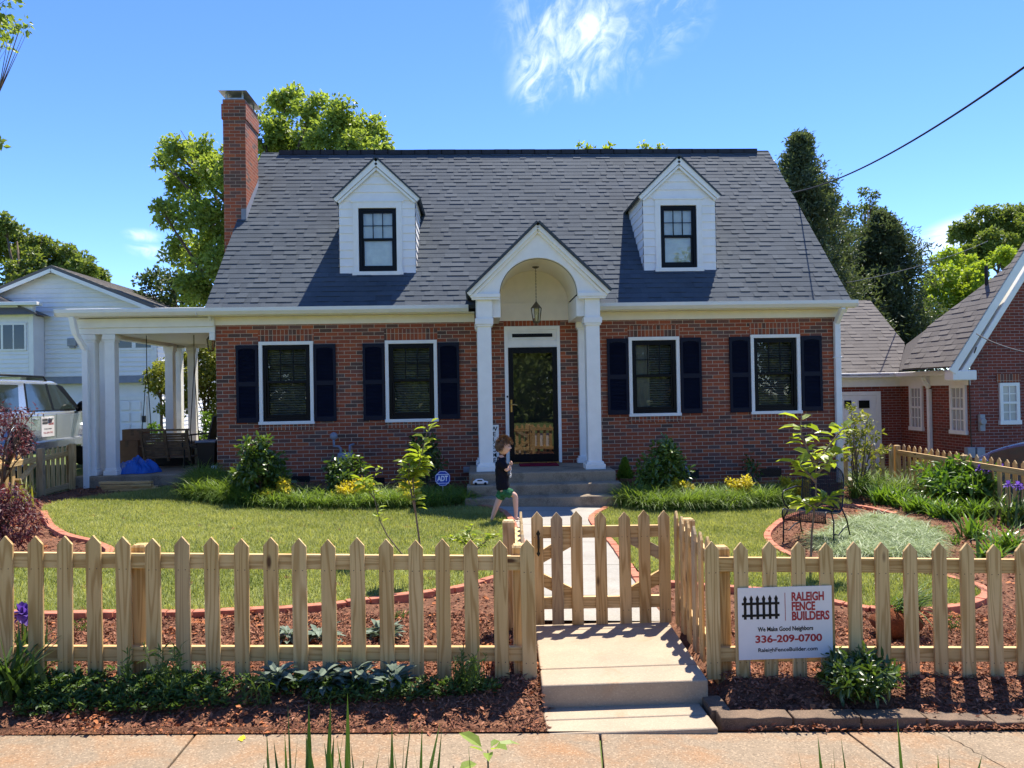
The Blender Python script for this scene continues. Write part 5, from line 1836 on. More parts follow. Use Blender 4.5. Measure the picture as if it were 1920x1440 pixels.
# ------------------------------------------------------------------ overhead wires
def wire(name, label, pts, r):
    m = MB(); m.tube(pts, r, 6)
    tag(m.build(name, MAT['cable'], smooth=True), label, 'cable')


def catenary(p, q, sag, n=24):
    p, q = Vector(p), Vector(q)
    return [p.lerp(q, i/n)-Vector((0, 0, sag*4*(i/n)*(1-i/n))) for i in range(n+1)]


# service cable: it shades the roof along a slanting line, which fixes where it hangs
a_end = atY(1486, 361, 16.6)
b_end = atY(1962, 96, 7.2)
wire('power_cable', 'thick black service cable rising from the right roof edge to the upper right', (lambda c: c+[c[-1]+(c[-1]-c[-2])*k for k in (4, 9, 15)])(catenary(a_end, b_end, .23)), .013)
c_end = atY(1831, 626, 16.6); d_end = atY(1990, 672, 9.0)
wire('power_cable', 'pale twisted service cable drooping from the neighbour brick gable', (lambda c: c+[c[-1]+(c[-1]-c[-2])*k for k in (4, 9)])(catenary(c_end, d_end, .08)), .012)
wire('power_cable', 'thin dark wire crossing in front of the pines on the right', catenary(atY(1584, 531, 19), atY(1852, 452, 30), .15), .012)


# ------------------------------------------------------------------ cars
def wheel(t, x, y, z, r, side):
    m = MB(); w = .11
    m.lathe([(r*.62, -w), (r*.9, -w), (r, -w*.7), (r, w*.7), (r*.9, w), (r*.62, w)], (x, y, z), 32, axis='y')
    wh = m.build('wheel', MAT['tyre'], t, smooth=False)
    m = MB(); yo = side*.07
    m.lathe([(r*.62, yo+side*.03), (r*.55, yo), (r*.2, yo-side*.01), (0, yo+side*.02)], (x, y, z), 24, axis='y')
    for k in range(6):
        a = k*PI/3; m.bar((x+.05*math.cos(a), y+yo+side*.015, z+.05*math.sin(a)), (x+r*.58*math.cos(a), y+yo+side*.02, z+r*.58*math.sin(a)), .05, .02, (0, 1, 0))
    m.build('rim', MAT['metal'], wh)


def suv():
    # built lengthwise on +x, then turned to stand in the drive heading away from the street
    H = 1.67
    t = thing('parked_suv', 'silver sport utility car with a magnetic door sign on the driveway behind the porch columns', 'car')
    L0, L1 = -2.35, 2.35
    wx = (-1.42, 1.37); r = .375; hw = .92
    prof = [(L0, .55)]
    def arch(c):
        return [(c+.47*math.cos(PI-a), .40+.47*math.sin(PI-a)) for a in np.linspace(.0, PI, 13)]
    pl = [(L0+.03, .42)]+[(a, b) for a, b in arch(wx[0])]+[(a, b) for a, b in arch(wx[1])]+[(L1-.02, .42), (L1, .62), (L1-.04, .88), (L1-.25, 1.02), (.95, 1.10), (-2.25, 1.08), (L0, .95)]
    m = MB(); m.prism(pl, 'y', -hw, hw)
    body = m.build('body', MAT['silver'], t, bevel=.05, seg=3, fix=True)
    # greenhouse, leaning inwards
    def ring(z, inset, xa, xb): return [(xa, -hw+inset, z), (xb, -hw+inset, z), (xb, hw-inset, z), (xa, hw-inset, z)]
    g = MB()
    lo, hi = ring(1.06, .04, -2.27, 1.08), ring(H, .19, -1.95, .22)
    hi2 = ring(H-.05, .15, -2.02, .36)
    g.add(lo+hi2+hi, [(0, 1, 5, 4), (1, 2, 6, 5), (2, 3, 7, 6), (3, 0, 4, 7), (4, 5, 9, 8), (5, 6, 10, 9), (6, 7, 11, 10), (7, 4, 8, 11), (8, 9, 10, 11)])
    g.build('cabin', MAT['silver'], t, bevel=.07, seg=4, fix=True)
    def side(x, z, s, o=.006):
        f = (z-1.06)/(H-.05-1.06); return (x, s*(hw-.04-.11*f+o), z)
    for s in (-1, 1):
        for poly in ([(-2.05, 1.13), (-1.30, 1.13), (-1.15, 1.58), (-1.80, 1.58)], [(-1.02, 1.13), (-.13, 1.13), (-.20, 1.60), (-.93, 1.60)], [(-.05, 1.13), (.86, 1.13), (.32, 1.55), (.18, 1.60), (-.12, 1.60)]):
            m = MB(); q = [side(x, z, s) for x, z in poly]; m.face(q if s < 0 else q[::-1]); q2 = [side(x, z, s, .0) for x, z in poly]
            for i in range(len(q)): m.face([q[i], q[(i+1) % len(q)], q2[(i+1) % len(q)], q2[i]])
            m.build('side_window', MAT['carglass'], t)
        m = MB()
        for poly in ([(-1.03, 1.12), (-.99, 1.12), (-.90, 1.61), (-.94, 1.61)], [(-.13, 1.12), (-.05, 1.12), (-.12, 1.61), (-.20, 1.61)], [(.86, 1.12), (1.04, 1.12), (.47, 1.57), (.30, 1.60), (.20, 1.60)], [(-1.02, 1.115), (.97, 1.115), (.97, 1.135), (-1.02, 1.135)]):
            q = [side(x, z, s, .008) for x, z in poly]; m.face(q if s < 0 else q[::-1])
        m.build('window_pillar', MAT['black'], t)
        m = MB(); m.box(.70, s*.95-.02, 1.08, .86, s*.95+.02, 1.16); m.ball((.80, s*1.02, 1.19), (.085, .11, .10), 12, 8); m.build('mirror', MAT['black'], t, smooth=True)
        for xx in (-.28, .70-1.5):
            m = MB(); m.bar((xx-.13, s*(hw+.012), .98), (xx+.03, s*(hw+.012), .98), .035, .03); m.build('door_handle', MAT['silver'], t, bevel=.008)
        m = MB(); m.box(-1.0, s*(hw+.012)-.03, .42, .98, s*(hw+.012)+.03, .60); m.build('rocker_panel', MAT['silver'], t, bevel=.03)
        m = MB()
        for xx in (-.08, .98, -1.0): m.box(xx-.004, s*(hw+.001)-.001, .62, xx+.004, s*(hw+.001)+.001, 1.06)
        m.build('door_seam', MAT['black'], t)
        m = MB(); m.tube([(-1.75, s*.70, H-.01), (-1.68, s*.70, H+.07), (-.1, s*.70, H+.07), (.02, s*.70, H-.01)], .02, 8); m.build('roof_rail', MAT['black'], t, smooth=True)
        for cx in wx:
            m = MB(); pts = [(cx+.50*math.cos(a), s*(hw+.005), .40+.50*math.sin(a)) for a in np.linspace(0, PI, 15)]
            for i in range(14): m.bar(pts[i], pts[i+1], .06, .07, (0, s, 0))
            m.build('fender_flare', MAT['silver'], t)
            wheel(t, cx, s*.80, r, r, s)
        m = MB(); m.box(L0-.005, s*.72-.14, .85, L0+.03, s*.72+.14, 1.15); m.build('tail_light', MAT['text_red'], t, bevel=.01)
        m = MB(); m.box(L1-.10, s*.68-.18, .72, L1-.01, s*.68+.18, .90); m.build('headlight', MAT['carglass'], t, bevel=.02)
    m = MB(); m.face([(.36+.02, -.70, 1.60), (1.06, -.83, 1.10), (1.06, .83, 1.10), (.38, .70, 1.60)][::-1]); m.face([(.40, -.70, 1.615), (1.075, -.83, 1.11), (1.075, .83, 1.11), (.40, .70, 1.615)]); m.build('windscreen', MAT['carglass'], t)
    m = MB(); m.face([(-2.06, -.70, 1.60), (-2.06, .70, 1.60), (-2.28, .80, 1.15), (-2.28, -.80, 1.15)][::-1]); m.build('rear_window', MAT['carglass'], t)
    m = MB(); m.box(L0-.06, -.88, .42, L0+.05, .88, .68); m.build('rear_bumper', MAT['silver'], t, bevel=.03)
    # magnetic sign on the right rear door
    s = -1
    m = MB(); yb = -(hw+.004); m.box(-.66, yb-.002, .66, -.18, yb, 1.02); sg = m.build('door_sign', MAT['signwhite'], t)
    m = MB()
    for k in range(6): m.box(-.62+k*.032, yb-.004, .88, -.605+k*.032, yb-.0021, .985)
    m.box(-.63, yb-.0045, .90, -.43, yb-.0041, .915); m.box(-.63, yb-.0045, .955, -.43, yb-.0041, .97); m.build('fence_emblem', MAT['text_black'], sg)
    for i, w in enumerate(('RALEIGH', 'FENCE', 'BUILDERS')):
        text(sg, 'lettering', w, .05, 'text_red', (-.40, yb-.003, .957-i*.044), align='LEFT', bold=.0012, width=[.17, .12, .19][i])
    text(sg, 'lettering', 'We Make Good Neighbors', .03, 'text_black', (-.42, yb-.003, .79), width=.28)
    text(sg, 'lettering', '336-209-0700', .045, 'text_red', (-.42, yb-.003, .715), width=.34)
    t.location = (-8.65, 14.58, .47); t.rotation_euler = (0, 0, math.radians(94))
    return t


suv()


def hatch():
    t = thing('parked_car', 'dark blue car half hidden behind the picket fence at the right edge', 'car')
    hw = .88; r = .32; wx = (-1.32, 1.32); H = 1.46
    def arch(c): return [(c+.39*math.cos(PI-a), .34+.39*math.sin(PI-a)) for a in np.linspace(0, PI, 13)]
    pl = [(-2.15, .32)]+arch(wx[0])+arch(wx[1])+[(2.15, .32), (2.2, .55), (2.1, .74), (1.2, .92), (-2.0, .95), (-2.2, .7)]
    m = MB(); m.prism(pl, 'y', -hw, hw); m.build('body', MAT['bluecar'], t, bevel=.06, seg=3, fix=True)
    g = MB(); n = 14
    xs = np.linspace(-2.05, 1.30, n)
    top = [.95+(H-.95)*max(0, math.sin(PI*min(1, max(0, (i/(n-1))*.86+.10))))**.62 for i in range(n)]
    V = []
    for x, z in zip(xs, top):
        f = (z-.9)/(H-.9)
        V += [(x, -hw+.03, .90), (x, -hw+.06+.16*f, z-.03), (x, -hw+.15+.20*f, z), (x, hw-.15-.20*f, z), (x, hw-.06-.16*f, z-.03), (x, hw-.03, .90)]
    Fs = []
    for i in range(n-1):
        for k in range(5): Fs.append((i*6+k, i*6+k+1, (i+1)*6+k+1, (i+1)*6+k))
    g.add(V, Fs); g.build('cabin', MAT['bluecar'], t, smooth=False, fix=True, sub=0, bevel=.02)
    def tz(x): return float(np.interp(x, xs, top))
    for s in (-1, 1):
        for xa, xb in ((-1.55, -.78), (-.70, .12), (.20, 1.02)):
            q = []
            def P(x, z):
                f = (z-.9)/(H-.9)
                return (x, s*(hw-.03-.19*f+.012), z)
            for x in np.linspace(xa, xb, 5): q.append(P(x, .96))
            for x in np.linspace(xb, xa, 5): q.append(P(x, max(1.0, tz(x)-.09)))
            m = MB(); m.face(q if s < 0 else q[::-1]); m.build('side_window', MAT['carglass'], t)
        for cx in wx: wheel(t, cx, s*.76, r, r, s)
        m = MB(); m.ball((.92, s*.98, .98), (.08, .10, .07), 12, 8); m.build('mirror', MAT['bluecar'], t, smooth=True)
        m = MB(); m.box(2.06, s*.6-.16, .58, 2.17, s*.6+.16, .72); m.build('headlight', MAT['carglass'], t, bevel=.02)
    m = MB(); m.face([(1.24, -.68, .98), (1.24, .68, .98), (.62, .55, tz(.62)-.0), (.62, -.55, tz(.62)-.0)]); m.build('windscreen', MAT['carglass'], t)
    t.location = (9.72, 12.1, -.56); t.rotation_euler = (0, 0, math.radians(92))


hatch()


# ------------------------------------------------------------------ iron chair on the lawn
def iron_chair():
    g = gp(1530, 1015)
    t = thing('garden_chair', 'black wrought iron garden chair with mesh seat on the round bed, facing left', 'chair', (g.x, g.y, g.z))
    # local: seat faces -x; y is width
    wd = .50
    # seat-back profile (x, z), front edge rolls down
    prof = [(-.40, .30), (-.43, .36), (-.41, .415), (-.36, .425), (-.25, .40), (-.10, .375), (.08, .36), (.18, .375), (.235, .44), (.27, .56), (.30, .70), (.325, .82), (.335, .93)]
    L = smooth_line(prof, .035)
    n = len(L)
    def hwid(i):
        z = L[i][1]; x = L[i][0]
        if z > .72 and x > .2:
            k = (z-.72)/.21; return wd/2*math.sqrt(max(.02, 1-min(1, k)**2.4))
        return wd/2
    R = Matrix.Rotation(math.radians(48), 4, 'Z')
    base = Matrix.Translation((g.x, g.y, g.z)) @ R
    def T(x, y, z): return base @ Vector((x, y, z))
    m = MB()
    # mesh: closely spaced wires both ways
    ny = 23
    for j in range(ny):
        f = -1+2*j/(ny-1)
        if abs(f) < .97: m.tube([T(L[i][0], f*wd/2, L[i][1]) for i in range(n) if abs(f*wd/2) <= hwid(i)+.001], .0026, 4)
    for i in range(n-1):
        for sub in (0, .25, .5, .75):
            p = L[i]*(1-sub)+L[i+1]*sub; w = hwid(i)*(1-sub)+hwid(i+1)*sub
            m.tube([T(p[0], -w, p[1]), T(p[0], w, p[1])], .0026, 4)
    m.build('mesh_seat', MAT['iron'], t)
    f = MB()
    for s in (-1, 1): f.tube([T(L[i][0], s*hwid(i), L[i][1]) for i in range(n)], .0095, 6)
    f.tube([T(L[0][0], -wd/2, L[0][1]), T(L[0][0], wd/2, L[0][1])], .0095, 6)
    f.tube([T(.20, -wd/2, .40), T(.20, wd/2, .40)], .008, 6)
    f.build('rim', MAT['iron'], t, smooth=True)
    for s in (-1, 1):
        a = MB()
        y = s*(wd/2+.045)
        a.tube([T(.285, s*wd/2, .62), T(.20, y, .635), T(-.05, y, .63), (T(-.22, y, .625)), T(-.275, y, .60), T(-.285, y, .55), T(-.23, y, .46), T(-.2, s*wd/2, .40)], .0095, 6)
        a.build('armrest', MAT['iron'], t, smooth=True)
        l = MB(); l.tube([T(-.2, s*wd/2, .40), T(-.26, y, .30), T(-.28, y, .10), T(-.285, y, .0)], .0095, 6); l.build('leg', MAT['iron'], t, smooth=True)
        l = MB(); l.tube([T(.20, s*wd/2, .40), T(.27, y*.97, .25), T(.34, y, .08), T(.40, y, .01)], .0095, 6); l.build('leg', MAT['iron'], t, smooth=True)
        l = MB(); l.tube([T(-.27, y, .16), T(-.1, y, .12), T(.12, y, .17), T(.30, y, .17)], .008, 6); l.build('stretcher', MAT['iron'], t, smooth=True)


iron_chair()
# ------------------------------------------------------------------ vegetation
LM = {}
LM['tree'] = leafmat('plane_tree_leaf', (.10, .15, .028), (.29, .37, .08), .48)
LM['oak'] = leafmat('oak_leaf', (.07, .11, .022), (.18, .23, .055), .42)
LM['lime'] = leafmat('lime_green_leaf', (.16, .24, .025), (.34, .42, .05), .48)
LM['dark'] = leafmat('dark_leaf', (.035, .062, .02), (.105, .15, .045), .36)
LM['pine'] = leafmat('pine_needle', (.034, .058, .032), (.12, .155, .075), .3)
LM['shrub'] = leafmat('glossy_shrub_leaf', (.03, .065, .014), (.12, .19, .035), .35, .28, .6)
LM['magnolia'] = leafmat('sapling_leaf', (.13, .19, .02), (.32, .39, .05), .5, .35, .4)
LM['yellow'] = leafmat('yellow_shrub_leaf', (.34, .31, .02), (.62, .52, .05), .4)
LM['conifer'] = leafmat('bright_conifer_leaf', (.10, .19, .02), (.27, .36, .04), .3)
LM['liriope'] = leafmat('liriope_blade', (.035, .08, .014), (.19, .28, .05), .4, .5, .3)
LM['grass'] = leafmat('lawn_blade', (.15, .185, .035), (.44, .44, .16), .42, .5, .3, (1.3, 1.3, .7))
LM['varieg'] = leafmat('variegated_blade', (.08, .13, .04), (.30, .37, .18), .3)
LM['maple'] = leafmat('purple_maple_leaf', (.050, .016, .020), (.15, .058, .062), .32, .5, .3, (1.7, .8, .8))
LM['hosta'] = leafmat('daylily_blade', (.05, .115, .015), (.16, .27, .035), .4, .35, .45)
LM['sage'] = leafmat('grey_sage_leaf', (.085, .12, .085), (.21, .255, .19), .2, .7, .15, (1.1, 1.2, .9))
LM['weed'] = leafmat('weed_leaf', (.045, .09, .018), (.13, .20, .045), .35)
LM['iris'] = leafmat('iris_blade', (.035, .075, .016), (.11, .18, .04), .35, .4, .4)
LM['purple'] = leafmat('iris_petal', (.07, .03, .24), (.20, .12, .45), .4, .5, .3, (1.2, 1.0, 1.4))
LM['bush'] = leafmat('yellow_green_bush_leaf', (.11, .14, .02), (.30, .31, .06), .4)
LM['redleaf'] = leafmat('red_leaf', (.16, .012, .02), (.34, .04, .06), .4)


def unit(v): return v/np.maximum(1e-9, np.linalg.norm(v, axis=-1, keepdims=True))


class Geo:
    def __init__(s): s.V, s.Q, s.T3, s.tq, s.tt, s.n = [], [], [], [], [], 0

    def quads(s, V, Q, t): s.V.append(V); s.Q.append(Q+s.n); s.tq.append(t); s.n += len(V)

    def leaves(s, P, D, N, L, Wd, tint, fold=.12, oval=False, droop=.0):
        """P base points, D direction, N approx normal"""
        n = len(P)
        D = unit(D); Sd = unit(np.cross(D, N)); N = unit(np.cross(Sd, D))
        L = np.broadcast_to(L, n)[:, None]; Wd = np.broadcast_to(Wd, n)[:, None]
        if not oval:
            V = np.stack([P, P+D*L*.45+Sd*Wd*.5+N*L*fold, P+D*L-N*L*droop, P+D*L*.45-Sd*Wd*.5+N*L*fold], 1).reshape(-1, 3)
            s.quads(V, np.arange(n*4).reshape(n, 4), tint)
        else:
            a, b = P+D*L*.32, P+D*L*.72-N*L*droop*.4
            V = np.stack([P, a+Sd*Wd*.46+N*Wd*fold, a, a-Sd*Wd*.46+N*Wd*fold, b+Sd*Wd*.40+N*Wd*fold, b, b-Sd*Wd*.40+N*Wd*fold, P+D*L-N*L*droop], 1).reshape(-1, 3)
            i = np.arange(n)[:, None]*8
            Q = np.concatenate([i+np.array([[0, 1, 2, 2]])*1]) if False else None
            q1 = i+np.array([1, 4, 5, 2]); q2 = i+np.array([2, 5, 6, 3])
            q3 = i+np.array([4, 7, 7, 5]); 
            s.V.append(V); s.Q.append(np.concatenate([q1, q2])+s.n); s.tq.append(np.concatenate([tint, tint]))
            t3 = np.concatenate([i+np.array([0, 1, 2]), i+np.array([0, 2, 3]), i+np.array([4, 7, 5]), i+np.array([5, 7, 6])])+s.n
            s.T3.append(t3); s.tt.append(np.tile(tint, 4)); s.n += len(V)
        return s

    def blades(s, P, az, L, Wd, lean, curv, tint, seg=3, tp=2.2):
        n = len(P)
        t = np.linspace(0, 1, seg+1)
        th = np.broadcast_to(lean, n)[:, None]+np.broadcast_to(curv, n)[:, None]*t[None]
        ds = np.broadcast_to(L, n)[:, None]/seg
        tm = (th[:, 1:]+th[:, :-1])/2
        h = np.concatenate([np.zeros((n, 1)), np.cumsum(np.sin(tm)*ds, 1)], 1)
        z = np.concatenate([np.zeros((n, 1)), np.cumsum(np.cos(tm)*ds, 1)], 1)
        ca, sa = np.cos(az)[:, None], np.sin(az)[:, None]
        C = np.stack([P[:, 0:1]+ca*h, P[:, 1:2]+sa*h, P[:, 2:3]+z], -1)
        tw = rng.normal(0, .5, n)[:, None]
        sx, sy = -np.sin(az[:, None]+tw), np.cos(az[:, None]+tw)
        w = np.broadcast_to(Wd, n)[:, None]/2*np.maximum(.04, (1-t[None]**tp))
        off = np.stack([sx*w, sy*w, np.zeros_like(w)], -1)
        V = np.stack([C-off, C+off], 2).reshape(-1, 3)
        b = np.arange(n)[:, None, None]*(2*(seg+1))+np.arange(seg)[None, :, None]*2
        Q = (b+np.array([0, 1, 3, 2])[None, None]).reshape(-1, 4)
        s.quads(V, Q, np.repeat(np.broadcast_to(tint, n), seg))
        return s

    def build(s, name, mat, parent=None):
        V = np.concatenate(s.V); gs, tn = [], []
        if s.Q: gs.append(np.concatenate(s.Q)); tn.append(np.concatenate(s.tq))
        if s.T3: gs.append(np.concatenate(s.T3)); tn.append(np.concatenate(s.tt))
        return obj(name, np_mesh(name, V, gs, mat, tint=np.clip(np.concatenate(tn), 0, 1)), parent)


def rdir(n): return unit(rng.normal(0, 1, (n, 3)))


def crown(clumps, dens, size, asp=.62, sub=7, oval=False, up=.5, tint0=.5, shell=.5, droop=.0, tspread=.26, rf=(.28, .56)):
    """clumps: list of (centre, radii). Sub-clumps inside each give an uneven outline with gaps."""
    g = Geo()
    for c, r in clumps:
        c = np.array(c, float); r = np.array(r if np.ndim(r) else (r, r, r), float)
        sd = rdir(sub)*(rng.random((sub, 1))**.42)*r*.86
        for k in range(sub):
            rr = r*rng.uniform(*rf)
            n = max(4, int(dens*(rr.prod())**(2/3)))
            d = rdir(n)
            p = c+sd[k]+d*rr*(rng.random((n, 1))**shell)
            D = unit(d+rng.normal(0, .75, (n, 3))+np.array([0, 0, -.12]))
            N = unit(rng.normal(0, .6, (n, 3))+d*.5+np.array([0, 0, up]))
            tb = tint0+rng.normal(0, .10)
            L = size*rng.uniform(.6, 1.35, n)
            g.leaves(p, D, N, L, L*asp, tb+rng.normal(0, tspread*.6, n), oval=oval, droop=droop)
    return g


def limb_tree(t, base, clumps, r0, mat='bark', name='trunk', fork=.35, top=None):
    base = Vector(base)
    cs = [Vector(c) for c, r in clumps]
    cen = sum(cs, Vector())/len(cs)
    fp = base.lerp(cen, fork); fp.x = base.x*.7+cen.x*.3; fp.y = base.y*.7+cen.y*.3
    m = MB()
    tp = Vector(top) if top else cen.lerp(max(cs, key=lambda v: v.z), .6)
    m.tube([base-Vector((0, 0, .2)), base+Vector((0, 0, .3))*r0*4, fp, fp.lerp(tp, .5)+Vector((random.uniform(-.1, .1), 0, 0)), tp], [r0*1.35, r0, r0*.8, r0*.5, r0*.12], 9)
    for c in cs:
        s = fp.lerp(tp, random.uniform(0, .6))
        mid = s.lerp(c, .5)+Vector((random.uniform(-.2, .2), random.uniform(-.2, .2), random.uniform(0, .35)))*(c-s).length*.3
        r1 = r0*random.uniform(.22, .42)
        m.tube([s, mid, c], [r1, r1*.7, r1*.25], 6)
        for _ in range(4):
            rad = [r for cc, r in clumps if (Vector(cc)-c).length < 1e-4][0]; rad = rad if np.ndim(rad) == 0 else rad[0]
            e = c+Vector((random.uniform(-1, 1), random.uniform(-1, 1), random.uniform(-.6, 1)))*rad*.7
            m.tube([mid.lerp(c, .6), e], [r1*.35, r1*.08], 5)
    return m.build(name, MAT[mat], t, smooth=True)


def tree(name, label, y, px, base_px, dens, size, mat, r0=.2, dj=1.2, group='trees behind the houses', cat='tree', depth_r=.8, z0=0.0, up=.5, asp=.62, sub=7, tint0=.5, shell=.5, extra=(), fork=.35, rf=(.28, .56)):
    """px: list of (u, v, radius px) of the crown masses in the photo; each gets its own distance."""
    cl = []
    for u, v, r in px:
        yy = y+random.uniform(-dj, dj)
        p = atY(u, v, yy); rr = r*yy/F
        cl.append(((p.x, p.y, p.z), (rr, rr*depth_r, rr*.92)))
    cl += list(extra)
    b = atY(base_px, 720, y); b.z = z0
    t = thing(name, label, cat, b, group)
    limb_tree(t, b, cl, r0, fork=fork)
    crown(cl, dens, size, asp, sub, up=up, tint0=tint0, shell=shell, rf=rf).build('crown', LM[mat], t)
    return t


tree('broadleaf_tree', 'tall bright green broadleaf tree behind the brick chimney', 25.0,
     [(535, 190, 42), (585, 205, 40), (640, 215, 48), (695, 250, 42), (722, 283, 28), (500, 245, 48), (560, 260, 60), (620, 275, 60), (680, 300, 55), (380, 285, 45), (330, 285, 36), (405, 330, 48), (345, 350, 46), (318, 400, 34), (375, 410, 52),
      (345, 470, 44), (395, 480, 46), (370, 545, 44), (405, 560, 40), (460, 330, 60), (520, 350, 60), (470, 430, 70), (560, 380, 60), (660, 260, 40), (450, 280, 40), (420, 500, 50), (300, 300, 18), (300, 390, 20)], 450, 1150, .15, 'tree', .24, 1.6, None, sub=30, z0=.2, rf=(.17, .36), tint0=.62)
tree('broadleaf_tree', 'dark shaded tree low behind the side porch, left of the brick house', 28.0, [(280, 535, 34), (330, 530, 42), (300, 570, 40), (370, 560, 46), (395, 600, 40), (255, 560, 24)], 350, 900, .15, 'dark', .2, 1.2, None)
tree('broadleaf_tree', 'broad green tree rising behind the white neighbour house', 42.0,
     [(20, 460, 46), (75, 475, 42), (120, 490, 38), (160, 505, 30), (185, 520, 18), (40, 520, 46), (100, 525, 40), (-40, 470, 50), (-90, 510, 60), (10, 425, 26), (140, 540, 30)], 50, 900, .22, 'oak', .3, 2.5, None, tint0=.75, sub=26, rf=(.18, .38))
tree('broadleaf_tree', 'young leafy top just peeking over the middle of the roof ridge', 30.0, [(1102, 276, 15), (1140, 280, 14), (1120, 325, 36), (1090, 345, 40)], 1118, 1500, .16, 'magnolia', .14, .8, 'tree tips over the roof ridge', shell=.8, sub=6)
tree('broadleaf_tree', 'small leafy tip showing over the ridge left of the right dormer', 30.0, [(1208, 277, 12), (1240, 281, 12), (1225, 325, 34), (1250, 340, 36)], 1228, 1500, .16, 'magnolia', .14, .8, 'tree tips over the roof ridge', shell=.8, sub=6)
tree('broadleaf_tree', 'bright yellow-green tree in the gap behind the neighbour brick roof', 36.0,
     [(1790, 500, 46), (1760, 530, 42), (1820, 530, 46), (1745, 575, 40), (1800, 580, 50), (1840, 560, 40), (1760, 620, 40), (1715, 640, 36), (1855, 610, 50), (1810, 640, 50), (1880, 480, 26), (1725, 600, 30)], 1790, 1100, .17, 'lime', .2, 1.8, None, sub=26, rf=(.18, .38))
tree('broadleaf_tree', 'large darker green tree farthest right behind the yellow-green tree', 50.0,
     [(1810, 440, 36), (1850, 425, 42), (1900, 420, 46), (1950, 430, 60), (1870, 470, 46), (1920, 480, 50), (1990, 460, 70), (1830, 480, 40)], 1900, 800, .24, 'oak', .3, 3, None, tint0=.6, sub=26, rf=(.18, .38))
tree('broadleaf_tree', 'open dark leafy tree standing between the two tall evergreens', 33.0,
     [(1632, 368, 22), (1622, 400, 26), (1650, 400, 20), (1610, 440, 30), (1645, 440, 28), (1575, 400, 30), (1590, 450, 34), (1668, 455, 24), (1630, 490, 36), (1585, 500, 36)], 1625, 900, .15, 'dark', .2, 1.5, None, tint0=.85, shell=.6)
# overhanging branch at the top left, its trunk outside the photo
tr = atY(-330, 700, 11.0)
cl = [((atY(u, v, yy).x, yy, atY(u, v, yy).z), r*yy/F) for u, v, r, yy in [(5, 30, 34, 10.5), (38, 50, 22, 10.2), (8, 80, 22, 10.8), (-40, 20, 60, 11), (-110, 60, 80, 11.3), (-90, -60, 100, 11), (-10, -40, 50, 10.6), (-2, 269, 8, 10.6), (-60, 250, 50, 11.2), (-150, 180, 90, 11.2), (-220, 30, 120, 11.5), (-260, 240, 90, 11.0)]]
t = thing('street_tree', 'near tree leaning in from the left with leafy twigs in the top left corner', 'tree', (tr.x, 11.0, .2))
limb_tree(t, (tr.x, 11.0, .2), cl, .055)
crown(cl, 1300, .085, sub=8, shell=.7).build('crown', LM['tree'], t)


def evergreen(label, y, u, vtop, vbase, halfw, n, size, mat='pine', tint0=.45, bare=.12, droop=-.1, jit=.2):
    top = atY(u, vtop, y); b = Vector((top.x, y, -.2)); H = top.z-b.z
    R = halfw*y/F
    t = thing('evergreen_tree', label, 'tree', b, None)
    m = MB(); m.tube([b, b.lerp(top, .5), top], [R*.09, R*.06, .02], 8)
    g = Geo()
    for i in range(n):
        f = bare+(1-bare)*(i/n)**.9
        L = R*((1-f)**.72)*(.38+.75*random.random()**1.3)+.12
        az = random.random()*2*PI
        s = b.lerp(top, f)
        e = s+Vector((math.cos(az)*L, math.sin(az)*L, L*(random.uniform(-.15, .35)+droop*(1-f))))
        if i % 2 == 0: m.tube([s, e], [.035*(1-f)+.012, .006], 4)
        k = int(26*(.5+L/R))
        q = np.linspace(.18, 1.05, k)[:, None]
        P = np.array(s)+(np.array(e)-np.array(s))*q+rng.normal(0, L*.06+.04, (k, 3))
        d = np.array(e-s); d = d/np.linalg.norm(d)
        for _ in range(8):
            pj = P+rng.normal(0, .07+L*.045, (k, 3))
            D = unit(d*.6+rng.normal(0, .7, (k, 3))+np.array([0, 0, .25]))
            L2 = size*.55*rng.uniform(.6, 1.3, k)
            g.leaves(pj, D, unit(rng.normal(0, 1, (k, 3))+[0, 0, .6]), L2, L2*.34, tint0+rng.normal(0, .2, k)+rng.normal(0, .08))
    m.build('trunk', MAT['bark'], t, smooth=True)
    g.build('crown', LM[mat], t)


evergreen('tall dark cedar rising beside the right end of the grey roof', 27.0, 1500, 255, 800, 172, 380, .30, tint0=.62)
evergreen('second cedar behind the right roof edge, lower and leaning on the first', 29.0, 1535, 345, 800, 150, 330, .30, tint0=.55)
evergreen('broad dark pine with drooping boughs left of the yellow-green tree', 30.0, 1655, 405, 800, 185, 380, .32, tint0=.55, droop=-.25)
evergreen('dark evergreen filling the gap over the neighbour wing roof', 31.0, 1605, 470, 800, 150, 300, .32, tint0=.5, droop=-.2)


def bushes_behind_porch():
    for lab, y, px, bu, mat, dens, sz, t0 in [
        ('yellow-green bush seen between the rear porch columns, hanging to the left', 19.6, [(290, 705, 24), (300, 735, 26), (282, 720, 16), (308, 690, 22), (312, 765, 16), (275, 712, 9)], 305, 'bush', 3600, .09, .5),
        ('tall yellow-green bush behind the porch next to the brick wall', 20.0, [(360, 690, 34), (400, 660, 30), (365, 740, 34), (400, 700, 34), (385, 680, 34), (375, 720, 34), (395, 730, 34), (350, 700, 28), (390, 770, 30), (350, 750, 24), (340, 670, 20), (420, 690, 40)], 385, 'bush', 3600, .09, .45),
        ('fresh green low bush behind the porch chair', 18.9, [(385, 795, 22), (395, 815, 22), (372, 815, 16), (350, 815, 14), (292, 800, 18), (300, 820, 14)], 385, 'hosta', 3000, .09, .7)]:
        tree('garden_bush', lab, y, px, bu, dens, sz, mat, .05, .3, 'bushes behind the side porch', cat='bush', z0=.35, sub=6)


bushes_behind_porch()


